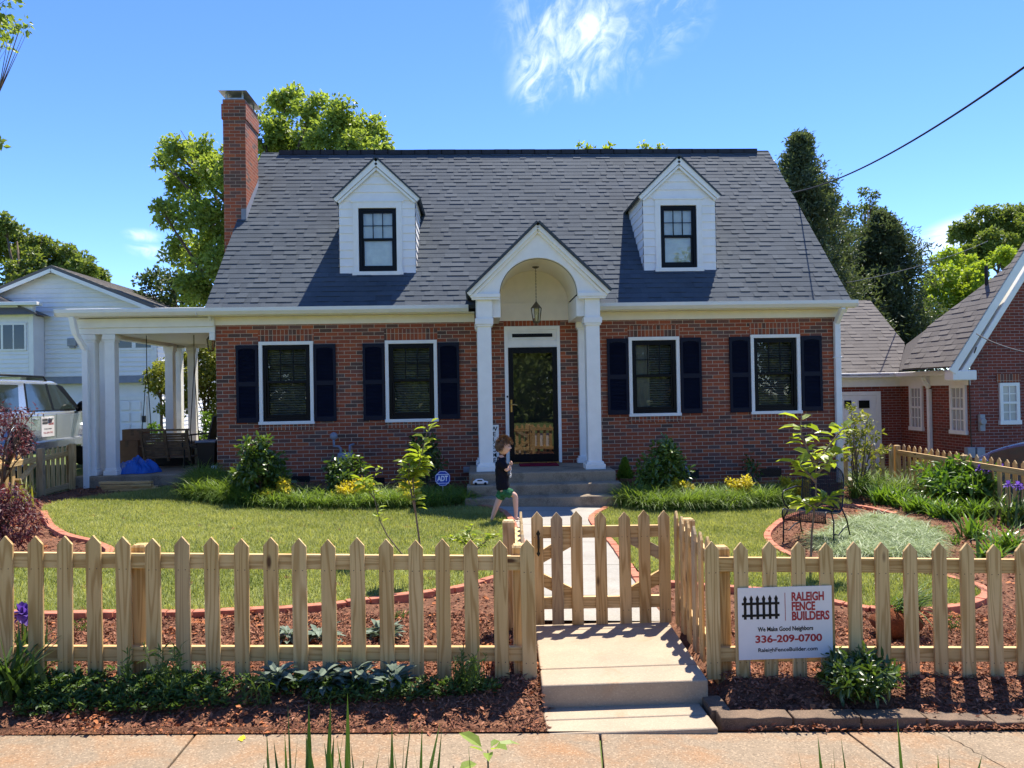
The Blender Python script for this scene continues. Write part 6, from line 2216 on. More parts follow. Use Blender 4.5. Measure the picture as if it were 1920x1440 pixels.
# --- shrubs by the wall: (photo u of the middle, v of the foot, width px, height px)
def shrub(name, label, u, v, wpx, hpx, mat, size, dens=2600, group=None, cat='shrub', tint0=.5, oval=True, stem=True, up=.7, droop=.1, asp=.45, nclump=13, shape=1.0, dz=0.0, sub=5):
    g = gp(u, v); k = g.y/F
    w, h = wpx*k/2, hpx*k
    t = thing(name, label, cat, g, group)
    cl = []
    for i in range(nclump):
        a = random.random()*2*PI; f = (i+.5)/nclump
        zz = h*(.24+.54*f)
        rr = w*math.sqrt(max(.05, 1-((f-.42)/.62)**2))*shape
        q = random.uniform(.35, .72)
        cl.append(((g.x+math.cos(a)*rr*q, g.y+math.sin(a)*rr*q, g.z+zz+dz), (w*.55, w*.55, h*.28)))
    if stem:
        m = MB()
        for c, r in cl:
            m.tube([(g.x+random.uniform(-.03, .03), g.y+random.uniform(-.03, .03), g.z-.03), Vector(c)*.5+Vector(g)*.5+Vector((0, 0, h*.12)), c], [.012, .009, .004], 5)
        m.build('stem', MAT['stem'], t, smooth=True)
    crown(cl, dens, size, asp, sub, oval=oval, up=up, tint0=tint0, droop=droop, shell=.6).build('foliage', LM[mat], t)
    return t


shrub('round_shrub', 'round glossy green shrub under the leftmost window', 490, 945, 98, 122, 'shrub', .095, 3400, tint0=.65)
shrub('round_shrub', 'small dark glossy shrub in front of the gas meter', 652, 944, 78, 90, 'shrub', .085, 3000, tint0=.6)
shrub('round_shrub', 'dark upright shrub in the shade behind the tall sapling', 800, 915, 72, 112, 'dark', .085, 1900, tint0=.5)
shrub('round_shrub', 'large rounded green shrub right of the steps', 1241, 945, 96, 130, 'shrub', .09, 3600, tint0=.8)
shrub('round_shrub', 'thin small shrub alone in the mulch under the right windows', 1411, 912, 46, 64, 'shrub', .075, 1100, tint0=.6, nclump=6)
for lab, u, v, w, h in (('yellow dwarf shrub under the leftmost round shrub', 520, 948, 66, 52), ('yellow dwarf shrub in the border below the gas meter', 655, 948, 84, 48), ('yellow dwarf shrub behind the two saplings', 765, 948, 66, 48), ('yellow dwarf shrub below the rounded shrub right of the steps', 1273, 950, 60, 54),
                        ('yellow dwarf shrub below the thin shrub under the right windows', 1388, 950, 62, 56), ('yellow dwarf shrub at the right end of the border, left of the iron chair', 1492, 946, 62, 56)):
    shrub('yellow_shrub', lab, u, v, w, h, 'yellow', .05, 16000, 'yellow dwarf shrubs in the border', stem=False, tint0=.6, asp=.5, nclump=7)


def pot_conifer():
    g = POT
    x, y, z = g.x-.07, g.y, g.z+.165
    t = thing('dwarf_conifer', 'small bright yellow-green cone shaped conifer in the terracotta pot', 'shrub', (x, y, z))
    G = Geo(); n = 2600
    f = rng.random(n)**1.3; a = rng.random(n)*2*PI; r = .155*(1-f)**.8*np.sqrt(rng.random(n))*np.where(f < .1, .8, 1)
    P = np.stack([x+np.cos(a)*r, y+np.sin(a)*r, z+f*.36], 1)
    D = np.stack([np.cos(a)*.5, np.sin(a)*.5, np.ones(n)], 1)+rng.normal(0, .3, (n, 3))
    G.leaves(P, D, rdir(n), rng.uniform(.03, .065, n), .016, .4+rng.normal(0, .2, n)+.3*f)
    G.build('foliage', LM['conifer'], t)
    m = MB(); m.tube([(x, y, z-.01), (x, y, z+.3)], [.012, .004], 6); m.build('stem', MAT['stem'], t)


pot_conifer()


# --- ground covers
def scatter(poly, n):
    poly = np.asarray([(p[0], p[1]) for p in poly]); lo, hi = poly.min(0), poly.max(0)
    P = lo+rng.random((int(n*2.6)+50, 2))*(hi-lo)
    P = P[inpoly(P, poly)][:n]
    return np.c_[P, gz(P[:, 0], P[:, 1])]


def patchy(P, s=1.0):
    x, y = P[:, 0]*s, P[:, 1]*s
    return (np.sin(x*1.7+np.sin(y*2.1)*1.4)+np.sin(y*2.9+x*.8)+.7*np.sin(x*5.1-y*3.7)+.5*np.sin(x*11+y*9.0))/3.2


def grass(poly, n, name):
    P = scatter(poly, n); m = len(P)
    pz = patchy(P, 1.6)
    G = Geo()
    G.blades(P+[0, 0, .01], rng.random(m)*2*PI, rng.uniform(.024, .07, m)*(1+.3*pz), rng.uniform(.004, .0085, m), rng.uniform(0, .5, m), rng.uniform(.1, 1.1, m), .46+.22*pz+.24*patchy(P, .55)+.18*patchy(P, 4.3)+rng.normal(0, .19, m), seg=2)
    o = G.build(name, LM['grass']); o['kind'] = 'stuff'
    return tag(o, None, None)


tag(grass(lawn_left, 120000, 'lawn_grass'), 'short green lawn grass left of the front walk', 'grass')
tag(grass(lawn_right, 75000, 'lawn_grass'), 'short green lawn grass right of the front walk', 'grass')


def tufts(label, front, back, ntuft, h, mat, name='border_grass', bl=42, wd=.014, tint0=.72, cat='ground cover', flat=0):
    F_, B_ = smooth_line(gpl(front), .1), smooth_line(gpl(back), .1)
    poly = np.concatenate([F_, B_[::-1]])
    C = scatter(poly, ntuft)
    n = len(C)
    P = np.repeat(C, bl, 0)+np.c_[rng.normal(0, .035, (n*bl, 2)), np.zeros(n*bl)]
    az = rng.random(n*bl)*2*PI
    hh = np.repeat(rng.uniform(.8, 1.2, n), bl)*h*rng.uniform(.7, 1.25, n*bl)
    t = tint0+np.repeat(rng.normal(0, .1, n), bl)+rng.normal(0, .16, n*bl)
    G = Geo(); G.blades(P, az, hh, wd*rng.uniform(.7, 1.2, n*bl), flat+rng.uniform(.02, .35, n*bl), rng.uniform(1.0, 2.5, n*bl), t, seg=4)
    o = G.build(name, LM[mat]); o['kind'] = 'stuff'
    return tag(o, label, cat)


tufts('dark green strap-leaved border grass along the house left of the steps', [(352, 926), (400, 946), (480, 954), (560, 957), (700, 957), (800, 955), (884, 950)], [(365, 915), (420, 922), (520, 938), (640, 943), (740, 943), (800, 938), (884, 936)], 620, .34, 'liriope')
tufts('high mound of border grass at the corner of the side porch', [(350, 925), (390, 942), (450, 948)], [(372, 908), (410, 908), (455, 932)], 170, .46, 'liriope', tint0=.7)
tufts('dark green strap-leaved border grass along the house right of the steps', [(1163, 953), (1230, 962), (1330, 960), (1420, 957), (1475, 948)], [(1185, 938), (1260, 945), (1340, 945), (1420, 943), (1480, 936)], 460, .42, 'liriope')
tufts('border grass behind the iron chair along the side fence', [(1600, 940), (1680, 938), (1735, 930)], [(1600, 912), (1680, 910), (1740, 908)], 150, .5, 'liriope', tint0=.6)
tufts('pale variegated grass mound in the round bed beside the iron chair', [(1530, 1018), (1570, 1040), (1660, 1050), (1730, 1042), (1762, 1020)], [(1590, 982), (1630, 972), (1690, 976), (1740, 995)], 340, .36, 'varieg', bl=52, wd=.0085, flat=.7, cat='ornamental grass')


def clump(name, label, u, v, wpx, hpx, mat, n, wd, lean=(.05, .5), curv=(.2, 1.2), group=None, cat='plant', tint0=.5, seg=5, flower=0, world=None, flower_mat='purple', spread=None, part_name='leaves'):
    g = world if world is not None else gp(u, v); k = g.y/F
    h, w = hpx*k, wpx*k/2
    t = thing(name, label, cat, g, group)
    G = Geo()
    sp = spread if spread is not None else w*.35
    P = np.c_[g.x+rng.normal(0, sp, n), g.y+rng.normal(0, sp, n), np.full(n, g.z-.01)]
    G.blades(P, rng.random(n)*2*PI, h*rng.uniform(.65, 1.2, n), wd*rng.uniform(.7, 1.25, n), rng.uniform(*lean, n), rng.uniform(*curv, n), tint0+rng.normal(0, .2, n), seg)
    G.build(part_name, LM[mat], t)
    for i in range(flower):
        x, y = g.x+random.gauss(0, w*.45), g.y+random.gauss(0, w*.3); z = g.z+h*random.uniform(.95, 1.12)
        m = MB(); m.tube([(x*.6+g.x*.4, y*.6+g.y*.4, g.z), (x, y, z)], .006, 5); m.build('stem', MAT['stemgreen'], t)
        F_ = Geo()
        for ring, (nn, tilt, L) in enumerate(((3, .5, .075), (3, 1.9, .085), (4, 1.2, .06))):
            a = np.arange(nn)*2*PI/nn+ring*1.05
            D = np.stack([np.cos(a)*math.sin(tilt), np.sin(a)*math.sin(tilt), np.full(nn, math.cos(tilt))], 1)
            F_.leaves(np.tile([[x, y, z]], (nn, 1)), D, np.tile([[0, 0, 1.0]], (nn, 1))+D*.2, L, L*.75, rng.random(nn), oval=True, droop=.25 if tilt > 1 else -.1)
        F_.build('flower', LM[flower_mat], t)
    return t


MAT['stemgreen'] = plain('green_stem', (.07, .13, .03), .6)

# right hand garden
for lab, u, v, w, h in (('bright green daylily clump at the back left of the right garden', 1655, 945, 46, 44), ('bright green daylily clump beside the round bed edging', 1690, 950, 50, 46), ('bright green daylily clump in the middle of the right garden', 1725, 962, 52, 46),
                        ('front daylily clump beneath the dark peony bush', 1775, 972, 50, 46), ('daylily clump right of the peony, near the irises', 1830, 970, 48, 46)):
    clump('daylily', lab, u, v, w*1.15, h, 'hosta', 150, .034, (.1, .6), (.3, 1.3), 'daylily clumps in the right garden', tint0=.6)
shrub('peony_bush', 'large dark green leafy bush in the middle of the right garden', 1790, 955, 150, 96, 'hosta', .13, 1700, tint0=.32, nclump=20, asp=.34)
shrub('rose_bush', 'light green tall leafy bush against the right picket fence', 1762, 930, 110, 84, 'bush', .08, 2300, tint0=.55, nclump=10)
shrub('rose_bush', 'small light green bush against the corner post of the right fence', 1706, 915, 50, 58, 'bush', .08, 2200, tint0=.6, nclump=6)
shrub('garden_shrub', 'green bush at the right edge behind the irises', 1905, 955, 80, 70, 'hosta', .10, 1800, tint0=.45, nclump=9)
clump('iris_clump', 'iris clump with purple flowers in front of the right picket fence', 1848, 962, 66, 78, 'iris', 70, .028, (.02, .3), (.1, .8), tint0=.7, flower=4)
clump('iris_clump', 'iris clump with purple blooms at the right edge of the garden', 1900, 985, 70, 74, 'iris', 80, .03, (.05, .45), (.3, 1.3), tint0=.55, flower=3)
clump('daylily', 'low leafy clump in the mulch beside the variegated grass', 1826, 1010, 54, 60, 'hosta', 46, .04, (.1, .6), (.2, .9), tint0=.45)
clump('daylily', 'arching leafy clump at the right edge above the fence', 1890, 1030, 84, 66, 'hosta', 90, .028, (.15, .7), (.5, 1.6), tint0=.5)
clump('daylily', 'leafy clump behind the last fence picket on the right', 1862, 1050, 60, 56, 'hosta', 46, .035, (.1, .7), (.3, 1.2), tint0=.6)
shrub('moss_patch', 'low bright green mossy patch beside the variegated grass mound', 1752, 1000, 56, 14, 'conifer', .03, 5000, stem=False, cat='ground cover', tint0=.3, nclump=8)
clump('small_sprout', 'tiny green sprout in the mulch right of the variegated grass', 1792, 1022, 20, 26, 'hosta', 16, .02, tint0=.6)


def airy_bush():
    px = [(1600, 780, 20), (1625, 790, 18), (1590, 805, 20), (1615, 815, 24), (1640, 810, 16), (1600, 835, 20), (1635, 838, 20), (1655, 845, 12), (1610, 858, 20), (1585, 850, 12), (1640, 870, 14), (1608, 885, 16), (1595, 765, 10)]
    y = 12.4
    b = gp(1608, 922); 
    cl = []
    for u, v, r in px:
        yy = b.y+random.uniform(-.35, .35); p = atY(u, v, yy); cl.append(((p.x, p.y, p.z), r*yy/F))
    t = thing('airy_bush', 'tall airy bush with small pale leaves at the right corner of the brick house', 'bush', b)
    m = MB()
    for c, r in cl:
        s = Vector((b.x+random.uniform(-.06, .06), b.y+random.uniform(-.05, .05), b.z-.03)); c = Vector(c)
        m.tube([s, s.lerp(c, .5)+Vector((random.uniform(-.05, .05), 0, .08)), c], [.013, .009, .003], 5)
    m.build('stem', MAT['bark'], t, smooth=True)
    crown(cl, 2000, .08, .42, 6, oval=True, up=.5, tint0=.5, shell=.75, droop=.1).build('foliage', LM['bush'], t)


airy_bush()


# --- saplings: stems drawn through points, big leaves in clusters along them
def sapling(name, label, stems, mat, leaf, per, y=None, base=None, r=.011, tint0=.55, cat='sapling', start=.35, spread=.5):
    b = base
    t = thing(name, label, cat, b)
    m = MB(); G = Geo()
    for pts in stems:
        W3 = [Vector((p[0], p[1], p[2])) for p in pts]
        # densify
        Q = []
        for i in range(len(W3)-1):
            for k in range(8): Q.append(W3[i].lerp(W3[i+1], k/8))
        Q.append(W3[-1])
        n = len(Q)
        m.tube(Q, [r*(1-.75*i/n) for i in range(n)], 6)
        st = start if pts is stems[0] else .1
        ns = max(3, int(per*(1-st)))
        for j in range(ns):
            f = st+(1-st)*(j+random.random()*.6)/ns
            i = min(n-2, int(f*(n-1))); p = Q[i].lerp(Q[i+1], f*(n-1)-i)
            tw = j*2.4+random.uniform(-.5, .5)
            kk = random.choice((1, 2, 2, 3))
            for q in range(kk):
                a = tw+q*2.1
                D = np.array([[math.cos(a), math.sin(a)*.9, random.uniform(-.1, .75)]])
                L = leaf*random.uniform(.65, 1.2)
                G.leaves(np.array([p])+D*.02, D, np.array([[random.gauss(0, .3), random.gauss(0, .3), 1]]), L, L*random.uniform(.42, .55), np.array([tint0+random.gauss(0, .2)]), oval=True, droop=random.uniform(.05, .4), fold=.2)
    m.build('stem', MAT['stem'], t, smooth=True)
    G.build('leaves', LM[mat], t)
    return t


def S3(pts, y0, y1=None):
    n = len(pts)
    return [atY(u, v, y0+((y1 if y1 is not None else y0)-y0)*i/max(1, n-1)) for i, (u, v) in enumerate(pts)]


b = gp(795, 1095)
yb = b.y
sapling('magnolia_sapling', 'tallest thin sapling with pale lime leaves left of the walk', [S3([(794, 1105), (786, 1010), (779, 960), (774, 900), (786, 870), (798, 820), (806, 790)], yb), S3([(779, 960), (766, 900), (768, 868)], yb), S3([(774, 900), (785, 880), (788, 850)], yb+.1)], 'magnolia', .125, 30, base=b)
b2 = gp(775, 1062)
sapling('magnolia_sapling', 'shorter leaning sapling with lime leaves, left of the tallest one', [S3([(772, 1062), (726, 1004), (712, 975), (702, 935), (699, 905), (708, 872)], b2.y), S3([(702, 935), (688, 915), (680, 900)], b2.y+.05)], 'magnolia', .11, 20, base=b2, r=.008)
b3 = gp(905, 1062)
sapling('magnolia_sapling', 'low lime-leaved sapling just behind the fence beside the gate', [S3([(905, 1068), (890, 1030), (880, 1000), (886, 985)], b3.y), S3([(890, 1035), (862, 1012), (838, 1008)], b3.y), S3([(890, 1035), (915, 1010), (938, 1004)], b3.y)], 'magnolia', .10, 13, base=b3, r=.008)
b4 = gp(1519, 1085)
sapling('magnolia_sapling', 'young magnolia with big glossy lime leaves in front of the iron chair', [S3([(1519, 1090), (1522, 1000), (1530, 930), (1530, 880), (1525, 850)], b4.y), S3([(1530, 880), (1515, 845), (1503, 815), (1502, 785)], b4.y-.1), S3([(1530, 870), (1555, 835), (1575, 810), (1580, 805)], b4.y+.1),
        S3([(1530, 905), (1508, 880), (1495, 870)], b4.y-.2), S3([(1530, 890), (1560, 860), (1568, 850)], b4.y+.2), S3([(1526, 955), (1512, 945), (1508, 942)], b4.y-.1), S3([(1527, 950), (1545, 938), (1552, 932)], b4.y)], 'magnolia', .17, 11, base=b4, r=.012, start=.78)


# --- purple maples at the left
def maple(label, y, px, bu, bv, dens):
    b = gp(bu, bv)
    cl = []
    for u, v, r in px:
        yy = b.y+random.uniform(-.25, .25); p = atY(u, v, yy); cl.append(((p.x, p.y, p.z), (r*yy/F, r*yy/F, r*yy/F*.7)))
    t = thing('purple_maple', label, 'shrub', b, 'purple laceleaf maples')
    limb_tree(t, b, cl, .035, name='stem')
    g = Geo()
    for c, r in cl:
        r = np.array(r)
        for k in range(9):
            cc = np.array(c)+rdir(1)[0]*r*.75; rr = r*.5; n = int(dens*(rr.prod())**(2/3))
            d = rdir(n); p = cc+d*rr*rng.random((n, 1))**.5
            D = unit(d*[1, 1, .3]+[0, 0, -.55]+rng.normal(0, .45, (n, 3)))
            L = rng.uniform(.05, .10, n)
            g.leaves(p, D, unit(rng.normal(0, .6, (n, 3))+[0, 0, 1]), L, L*.22, .5+rng.normal(0, .24, n)+rng.normal(0, .1), droop=.2)
    g.build('foliage', LM['maple'], t)


maple('low rounded purple laceleaf maple behind the left end of the front fence', 8.5, [(20, 930, 34), (45, 945, 26), (10, 960, 40), (50, 975, 26), (30, 995, 36), (-20, 950, 40), (55, 1000, 18), (0, 1010, 36), (-60, 980, 50)], 10, 1040, 4200)
maple('taller airy purple maple in front of the silver car', 10.5, [(30, 778, 24), (62, 772, 13), (20, 795, 34), (45, 800, 22), (10, 820, 38), (40, 830, 26), (15, 850, 30), (-30, 790, 50), (50, 845, 12), (-60, 840, 60)], -8, 985, 1600)
clump('garden_plant', 'small yellow-green plant with reddish leaves between the two purple maples', 36, 925, 60, 56, 'bush', 40, .03, (.05, .5), (.1, .8), tint0=.6)
shrub('red_flower_plant', 'small dark red leaved plant by the driveway gate post', 40, 905, 36, 26, 'redleaf', .05, 1500, stem=False, cat='plant', nclump=6)

# --- plants in and before the front bed


def rosette(name, label, u, v, wpx, mat, n, leaf, group=None, tint0=.5, hfac=.6, cat='plant', dz=0):
    g = gp(u, v); k = g.y/F; w = wpx*k/2
    t = thing(name, label, cat, g, group)
    G = Geo(); a = rng.random(n)*2*PI; q = rng.random(n)
    P = np.stack([g.x+np.cos(a)*w*.5*q, g.y+np.sin(a)*w*.5*q, g.z+rng.random(n)*w*hfac*(1-q*.5)], 1)
    D = np.stack([np.cos(a), np.sin(a), rng.uniform(-.1, .9, n)], 1)
    L = leaf*rng.uniform(.6, 1.2, n)
    G.leaves(P, D, np.tile([[0, 0, 1.]], (n, 1))+rng.normal(0, .25, (n, 3)), L, L*.36, tint0+rng.normal(0, .2, n), oval=True, droop=.22, fold=.15)
    G.build('leaves', LM[mat], t)
    return t


for lab, u, v, w in (('grey sage plant under the fence, leftmost of the front row', 520, 1285, 80), ('grey sage plant under the fence left of the dark picket knot', 610, 1285, 90), ('grey sage plant under the fence with the widest leaves', 668, 1282, 90), ('grey sage plant under the fence, right end of the front row', 735, 1285, 84)):
    rosette('sage_plant', lab, u, v, w, 'sage', 70, .115, 'grey sage plants along the front fence', hfac=.7)
for lab, u, v, w in (('grey sage plant in the bed behind the fence, seen left of a picket', 540, 1200, 60), ('grey sage plant in the bed behind the fence, middle one', 600, 1200, 62), ('grey sage plant in the bed behind the fence, right one', 715, 1195, 80)):
    rosette('sage_plant', lab, u, v, w, 'sage', 55, .12, 'grey sage plants along the front fence', tint0=.65, hfac=.6)


def weeds(label, u, v, wpx, hpx, mat, n, leaf=.03, name='ground_weed', tint0=.5, cat='weed', asp=.3, group=None):
    g = gp(u, v); k = g.y/F; w, h = wpx*k/2, hpx*k
    t = thing(name, label, cat, g, group)
    m = MB(); G = Geo()
    for i in range(n):
        a = random.random()*2*PI; q = math.sqrt(random.random())*w*.8
        x, y = g.x+math.cos(a)*q, g.y+math.sin(a)*q*.5
        z = float(gz(x, y)); hh = h*random.uniform(.4, 1.0)
        e = Vector((x+random.gauss(0, .05), y+random.gauss(0, .04), z+hh))
        m.tube([(x, y, z-.01), e], [.003, .0015], 4)
        kk = max(8, int(hh/.012)); f = rng.random(kk)[:, None]
        P = np.array([[x, y, z]])*(1-f)+np.array([e])*f
        D = rdir(kk)+[0, 0, .5]
        L = leaf*rng.uniform(.6, 1.3, kk)
        G.leaves(P, D, rdir(kk)+[0, 0, 1], L, L*asp, tint0+rng.normal(0, .2, kk))
    m.build('stem', MAT['stemgreen'], t); G.build('leaves', LM[mat], t)


weeds('feathery dark green herb under the fence left of the gate', 880, 1292, 84, 68, 'weed', 46, .03, 'herb_plant', tint0=.3, cat='plant')
shrub('daphne_shrub', 'dense dark green low shrub under the company sign', 1615, 1300, 150, 68, 'shrub', .058, 11000, tint0=.35, asp=.30, nclump=26)
for lab, u, v, w, h in (('tall weed with thin stalk in front of the fifth picket', 235, 1290, 22, 78), ('weed with pointed leaves in front of the fence at the left', 290, 1292, 34, 86), ('tallest feathery weed in front of the left fence section', 325, 1302, 46, 96), ('weed beside the sage plants, standing in the shade', 490, 1312, 48, 52), ('feathery weed between two sage plants', 455, 1310, 40, 44)):
    weeds(lab, u, v, w, h, 'weed', 7, .055, 'tall_weed', tint0=.5, asp=.2, group='weeds in front of the fence')


def ground_weeds(label, poly, n, mat='weed', leaf=.035):
    P = scatter(gpl(poly), n); m = len(P)
    pz = patchy(P, 4)
    keep = pz > -.35; P = P[keep]; m = len(P)
    G = Geo()
    P[:, 2] += rng.random(m)*.05
    D = rdir(m)*[1, 1, .5]+[0, 0, .35]
    L = leaf*rng.uniform(.5, 1.3, m)
    G.leaves(P, D, rdir(m)*.6+[0, 0, 1], L, L*.5, .35+rng.normal(0, .22, m))
    o = G.build('ground_weeds', LM[mat]); o['kind'] = 'stuff'
    tag(o, label, 'weeds')


ground_weeds('low green weeds covering the verge in front of the left fence', [(20, 1300), (60, 1275), (200, 1270), (380, 1275), (430, 1290), (400, 1322), (300, 1330), (150, 1326), (30, 1330)], 5200)
ground_weeds('sparse low weeds around the grey sage plants and the feathery herb', [(400, 1282), (560, 1278), (760, 1284), (930, 1286), (940, 1300), (780, 1322), (560, 1328), (410, 1322)], 3600)
ground_weeds('thin green weeds under the left fence pickets', [(100, 1262), (420, 1262), (420, 1278), (100, 1278)], 900)
clump('iris_clump', 'dark green iris clump with purple flower at the left edge before the fence', 22, 1300, 150, 118, 'iris', 62, .030, (.02, .5), (.2, 1.5), tint0=.35, flower=0, spread=.07)
clump('iris_clump', 'purple flowered iris rising between the first two pickets', 46, 1262, 60, 104, 'iris', 22, .026, (.02, .2), (.1, .5), tint0=.6, flower=2, spread=.05)
for lab, u, v, s in (('pale green seedling in the mulch between pickets left of the gate', 748, 1162, 24), ('seedling in the bed behind the left fence', 152, 1185, 26), ('small green seedling right of the uprooted grass clump', 1790, 1180, 30)):
    weeds(lab, u, v, s, s, 'weed', 9, .03, 'seedling', tint0=.7, cat='plant', group='seedlings in the front bed')


def uprooted():
    g = gp(1680, 1190)
    t = thing('uprooted_clump', 'uprooted grass clump with its clay root ball lying in the mulch behind the fence', 'plant', g)
    m = MB(); m.ball((g.x, g.y, g.z+.09), (.17, .14, .12), 18, 12)
    o = m.build('root_ball', MAT['clay'], t, smooth=True)
    for v in o.data.vertices:
        d = v.co-Vector((g.x, g.y, g.z+.09)); v.co += d*(.14*math.sin(v.co.x*41)*math.sin(v.co.z*37+1)+.08*math.sin(v.co.y*90))
    G = Geo(); n = 110
    P = np.c_[g.x+.05+rng.normal(0, .05, n), g.y-.02+rng.normal(0, .05, n), np.full(n, g.z+.2)]
    G.blades(P, rng.normal(-.2, .7, n), rng.uniform(.2, .42, n), .012, rng.uniform(.4, 1.2, n), rng.uniform(.8, 1.6, n), .3+rng.normal(0, .2, n), 5)
    G.build('leaves', LM['liriope'], t)


MAT['clay'] = soil('clay_clod', [(.35, (.10, .04, .022)), (.55, (.26, .09, .04)), (.7, (.40, .15, .06))], 14)
uprooted()


# mulch chips and clay crumbs
def chips(label, poly, n, sz=(.012, .045), excl=(), clay=.10):
    P = scatter(poly, n)
    bad = np.zeros(len(P), bool)
    for e in excl: bad |= inpoly(P[:, :2], np.asarray([(q[0], q[1]) for q in e]))
    P = P[~bad]; m = len(P)
    P[:, 2] = bed_z(P[:, 0], P[:, 1])+rng.random(m)*.014
    G = Geo()
    a = rng.random(m)*2*PI
    D = np.stack([np.cos(a), np.sin(a), rng.normal(0, .42, m)], 1)
    L = rng.uniform(*sz, m)
    pz = patchy(P, 1.3)
    cl = (rng.random(m) < np.clip((pz-.45)*1.3, 0, .6)) | (rng.random(m) < .03)
    tint = np.where(cl, rng.uniform(.84, 1, m), np.clip(rng.normal(.42, .22, m), 0, .8))
    N = np.tile([[0, 0, 1.]], (m, 1))+rng.normal(0, .45, (m, 3))
    G.leaves(P, D, N, L, np.where(cl, L*.8, L*rng.uniform(.22, .45, m)), tint, fold=.06)
    o = G.build('mulch_chips', MAT['chip']); o['kind'] = 'stuff'
    tag(o, label, 'mulch')


EX = [lawn_left, lawn_right, walk_poly, [(.40, 4.2), (1.42, 4.2), (1.50, 6.1), (.40, 6.1)]]
chips('reddish brown bark mulch and clay crumbs in front of and behind the picket fence', [(-3.6, 4.25), (4.6, 4.25), (5.2, 6.2), (-4.6, 6.2)], 95000, (.010, .046), EX)
chips('bark mulch in the garden beds further back', [(-7, 6.2), (7.7, 6.2), (7.7, 13.9), (-7, 13.9)], 60000, (.022, .06), EX)

# blades in the near verge, tips only reach into the photo
def verge():
    grp = 'iris blades in the street verge'
    for lab, u, n, top, y in (('tuft of long green blades at the bottom edge, left of the walk', 560, 30, 1388, 2.2), ('denser tuft of long blades at the bottom edge before the gate', 690, 38, 1368, 2.2), ('thin long blades at the bottom edge right of the leafy seedling', 905, 12, 1392, 2.2),
                         ('single blades at the bottom edge right of the walk', 1590, 6, 1410, 2.3), ('blades at the bottom edge below the stone blocks', 1700, 9, 1396, 2.3), ('pair of upright blades at the bottom edge towards the right', 1765, 6, 1388, 2.3)):
        p = atY(u, top, y); z0 = -.28
        t = thing('iris_clump', lab, 'plant', (p.x, y, z0), grp)
        G = Geo()
        P = np.c_[p.x+rng.normal(0, .06, n), y+rng.normal(0, .06, n), np.full(n, z0)]
        G.blades(P, rng.random(n)*2*PI, (p.z-z0)*rng.uniform(.87, 1.04, n), rng.uniform(.011, .024, n), rng.uniform(.0, .13, n), rng.uniform(.0, .12, n), .35+rng.normal(0, .2, n), 10, 9.0)
        G.build('leaves', LM['iris'], t)
    p = atY(915, 1425, 2.25)
    base = Vector((p.x, 2.25, -.28))
    sapling('leafy_seedling', 'broad-leaved seedling at the bottom edge in front of the walk', [[base, base.lerp(p, .6), p, p+Vector((.0, 0, .03))]], 'tree', .07, 15, base=base, r=.006, start=.86, cat='plant', tint0=.9)
    p = atY(850, 1436, 2.3); base = Vector((p.x, 2.3, -.28))
    sapling('leafy_seedling', 'second broad-leaved seedling, mostly below the bottom edge', [[base, p]], 'tree', .07, 12, base=base, r=.006, start=.88, cat='plant', tint0=.8)
    p = atY(1105, 1440, 2.3); base = Vector((p.x, 2.3, -.28))
    sapling('leafy_seedling', 'pale leaf tips at the bottom edge below the concrete step', [[base, p]], 'tree', .05, 9, base=base, r=.005, start=.9, cat='plant', tint0=.9)


verge()


# trees across the street: behind the camera, they show as reflections in the panes
def street_trees():
    cl = [((random.uniform(-4, 4), random.uniform(-3, 3), random.uniform(.5, 10)), random.uniform(1.4, 2.3)) for _ in range(26)]
    t = thing('street_tree', 'tree across the street, reflected in the dark windows', 'tree', (0, 0, 0), 'trees across the street')
    limb_tree(t, (0, 0, 0), cl, .3)
    crown(cl, 60, .42, sub=8).build('crown', LM['oak'], t)
    for i, (x, y) in enumerate([(-17, -24), (-9, -27), (-1.5, -23), (6.5, -26), (14, -24), (22, -27), (-24, -30), (-13, -36), (-5, -35), (2.5, -34), (10, -36), (18, -35)]):
        o = t if i == 0 else copy_tree(t)
        o.location = (x, y, -.4); o.rotation_euler = (0, 0, i*1.3)


street_trees()
